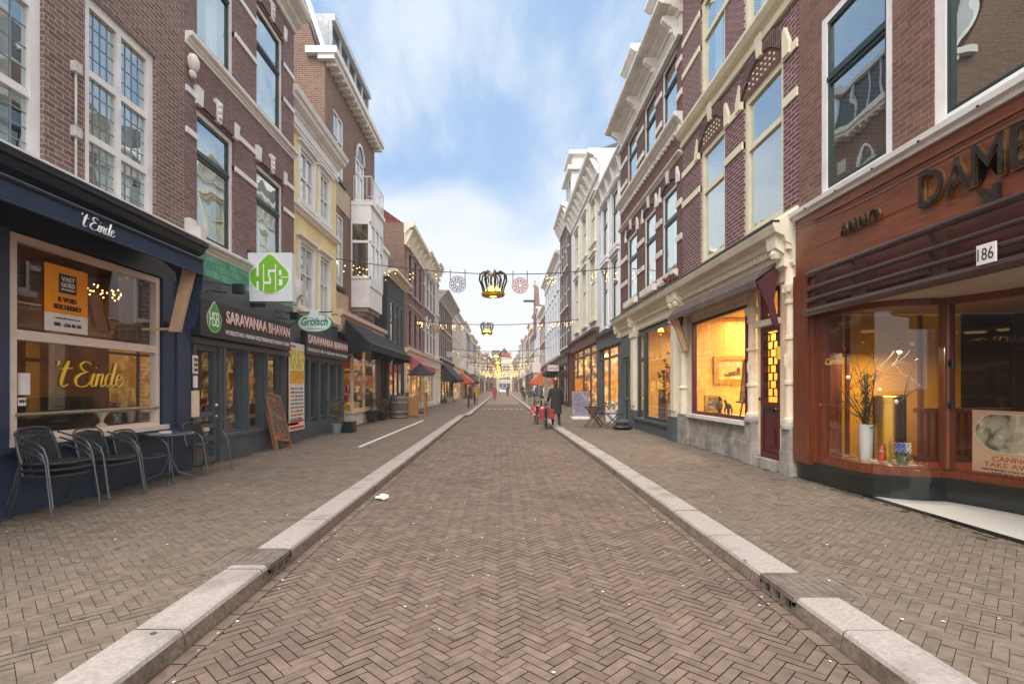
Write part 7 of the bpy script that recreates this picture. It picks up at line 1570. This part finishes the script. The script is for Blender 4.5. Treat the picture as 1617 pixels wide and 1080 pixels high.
for i, (y, n) in enumerate(((54, 50), (68, 60), (82, 70), (96, 80), (112, 80), (125, 90), (140, 90), (160, 100))):
    P = garland((-5.3, y, 5.5), (4.9, y, 5.6), .35, n, ['third', 'fourth', 'fifth', 'sixth', 'seventh', 'eighth', 'ninth', 'tenth'][i]+' light garland counted down the street', .9, 10+i, E_bulb2, .5, 1.6+.35*i)
    q = P(.46); crown(q.x, q.y, q.z-.75, 1.15, ['third', 'fourth', 'fifth', 'sixth', 'seventh', 'eighth', 'ninth', 'tenth'][i]+' crown lantern counted down the street')
    if i == 0:
        for t_, nm_ in ((.36, 'left'), (.58, 'right')): q = P(t_); medallion(q.x, q.y, q.z-.4, 1.3, M_filr, f'small medallion {nm_} of the third crown')
# ================================================================ every separate piece of these parts becomes an object of its own
SPLIT = {'handle', 'dentils', 'pilaster', 'stone_band', 'console', 'side_flap', 'keystone', 'bracket', 'corbel', 'sill', 'window_surround', 'timber_post', 'timber_front', 'shop_pier', 'arm', 'hinge', 'orange_post', 'window_post', 'door_surround', 'hanger', 'rail', 'wall_picture', 'bar_stool', 'shelf_goods', 'render_panel', 'plinth', 'bolt', 'pannier', 'fascia_board', 'roof_box', 'shop_plinth', 'dormer', 'dormer_pane', 'dark_panel', 'string_course', 'fanlight', 'notice_sticker', 'rear_leg', 'white_field', 'printed_heading', 'stone_base', 'glazing_bars_', 'face_features', 'door_panel', 'shop_cornice', 'window', 'emblem_line', 'conduit', 'letter_slot', 'red_ornament', 'white_ornament', 'hoop', 'batten', 'drop_wire_'}
for ob in [o for o in COL.objects if o.type == 'MESH' and o.parent and not o.modifiers and o.name.split('.')[0] in SPLIT and not o.children]:
    me = ob.data; nv = len(me.vertices)
    if nv > 4000: continue
    par = list(range(nv))
    def find(a):
        while par[a] != a: par[a] = par[par[a]]; a = par[a]
        return a
    for e in me.edges: par[find(e.vertices[0])] = find(e.vertices[1])
    isl = {}
    for i in range(nv): isl.setdefault(find(i), []).append(i)
    keys = list(isl); bb = []
    for k in keys:
        ps = [me.vertices[i].co for i in isl[k]]; bb.append([(min(p[a] for p in ps)-.006, max(p[a] for p in ps)+.006) for a in range(3)])
    gp = list(range(len(keys)))
    def gf(a):
        while gp[a] != a: a = gp[a]
        return a
    for a in range(len(keys)):
        for b in range(a):
            if all(bb[a][x][0] <= bb[b][x][1] and bb[b][x][0] <= bb[a][x][1] for x in range(3)): gp[gf(a)] = gf(b)
    groups = {}
    for a, k in enumerate(keys): groups.setdefault(gf(a), []).extend(isl[k])
    if not 1 < len(groups) <= 60: continue
    gl = list(groups.values()); own = {}
    for gi, vs in enumerate(gl):
        for v in vs: own[v] = gi
    fs = [[] for _ in gl]
    for p in me.polygons: fs[own[p.vertices[0]]].append(p)
    mats = list(me.materials); nm = ob.name.split('.')[0]; co = [v.co.copy() for v in me.vertices]; first = True
    for vs, pl_ in zip(gl, fs):
        ix = {v: i for i, v in enumerate(vs)}; m2 = bpy.data.meshes.new(nm); m2.from_pydata([co[v] for v in vs], [], [tuple(ix[v] for v in p.vertices) for p in pl_])
        for m in mats: m2.materials.append(m)
        m2.polygons.foreach_set('material_index', [p.material_index for p in pl_]); m2.polygons.foreach_set('use_smooth', [p.use_smooth for p in pl_])
        if any(p.use_smooth for p in pl_): m2.set_sharp_from_angle(angle=R(35))
        if first: nxt = (ob, m2); first = False
        else: o2 = bpy.data.objects.new(nm, m2); COL.objects.link(o2); o2.parent = ob.parent
    nxt[0].data = nxt[1]
# ---- thin winter air
hm = bpy.data.materials.new('haze_air'); hm.use_nodes = True; g = NT(hm.node_tree); g.nt.nodes.clear()
pv = g.n('ShaderNodeVolumePrincipled'); pv.inputs['Color'].default_value = (.96, .97, 1, 1); pv.inputs['Density'].default_value = .0010; pv.inputs['Anisotropy'].default_value = .2
o_ = g.n('ShaderNodeOutputMaterial'); g.l(pv.outputs[0], o_.inputs['Volume'])
hz_ = MB().box(-40, 40, -30, 320, -1.2, 30).build('haze', hm); tag(hz_, 'thin pale air haze filling the street', 'haze', kind='stuff')
SC.cycles.volume_bounces = 1
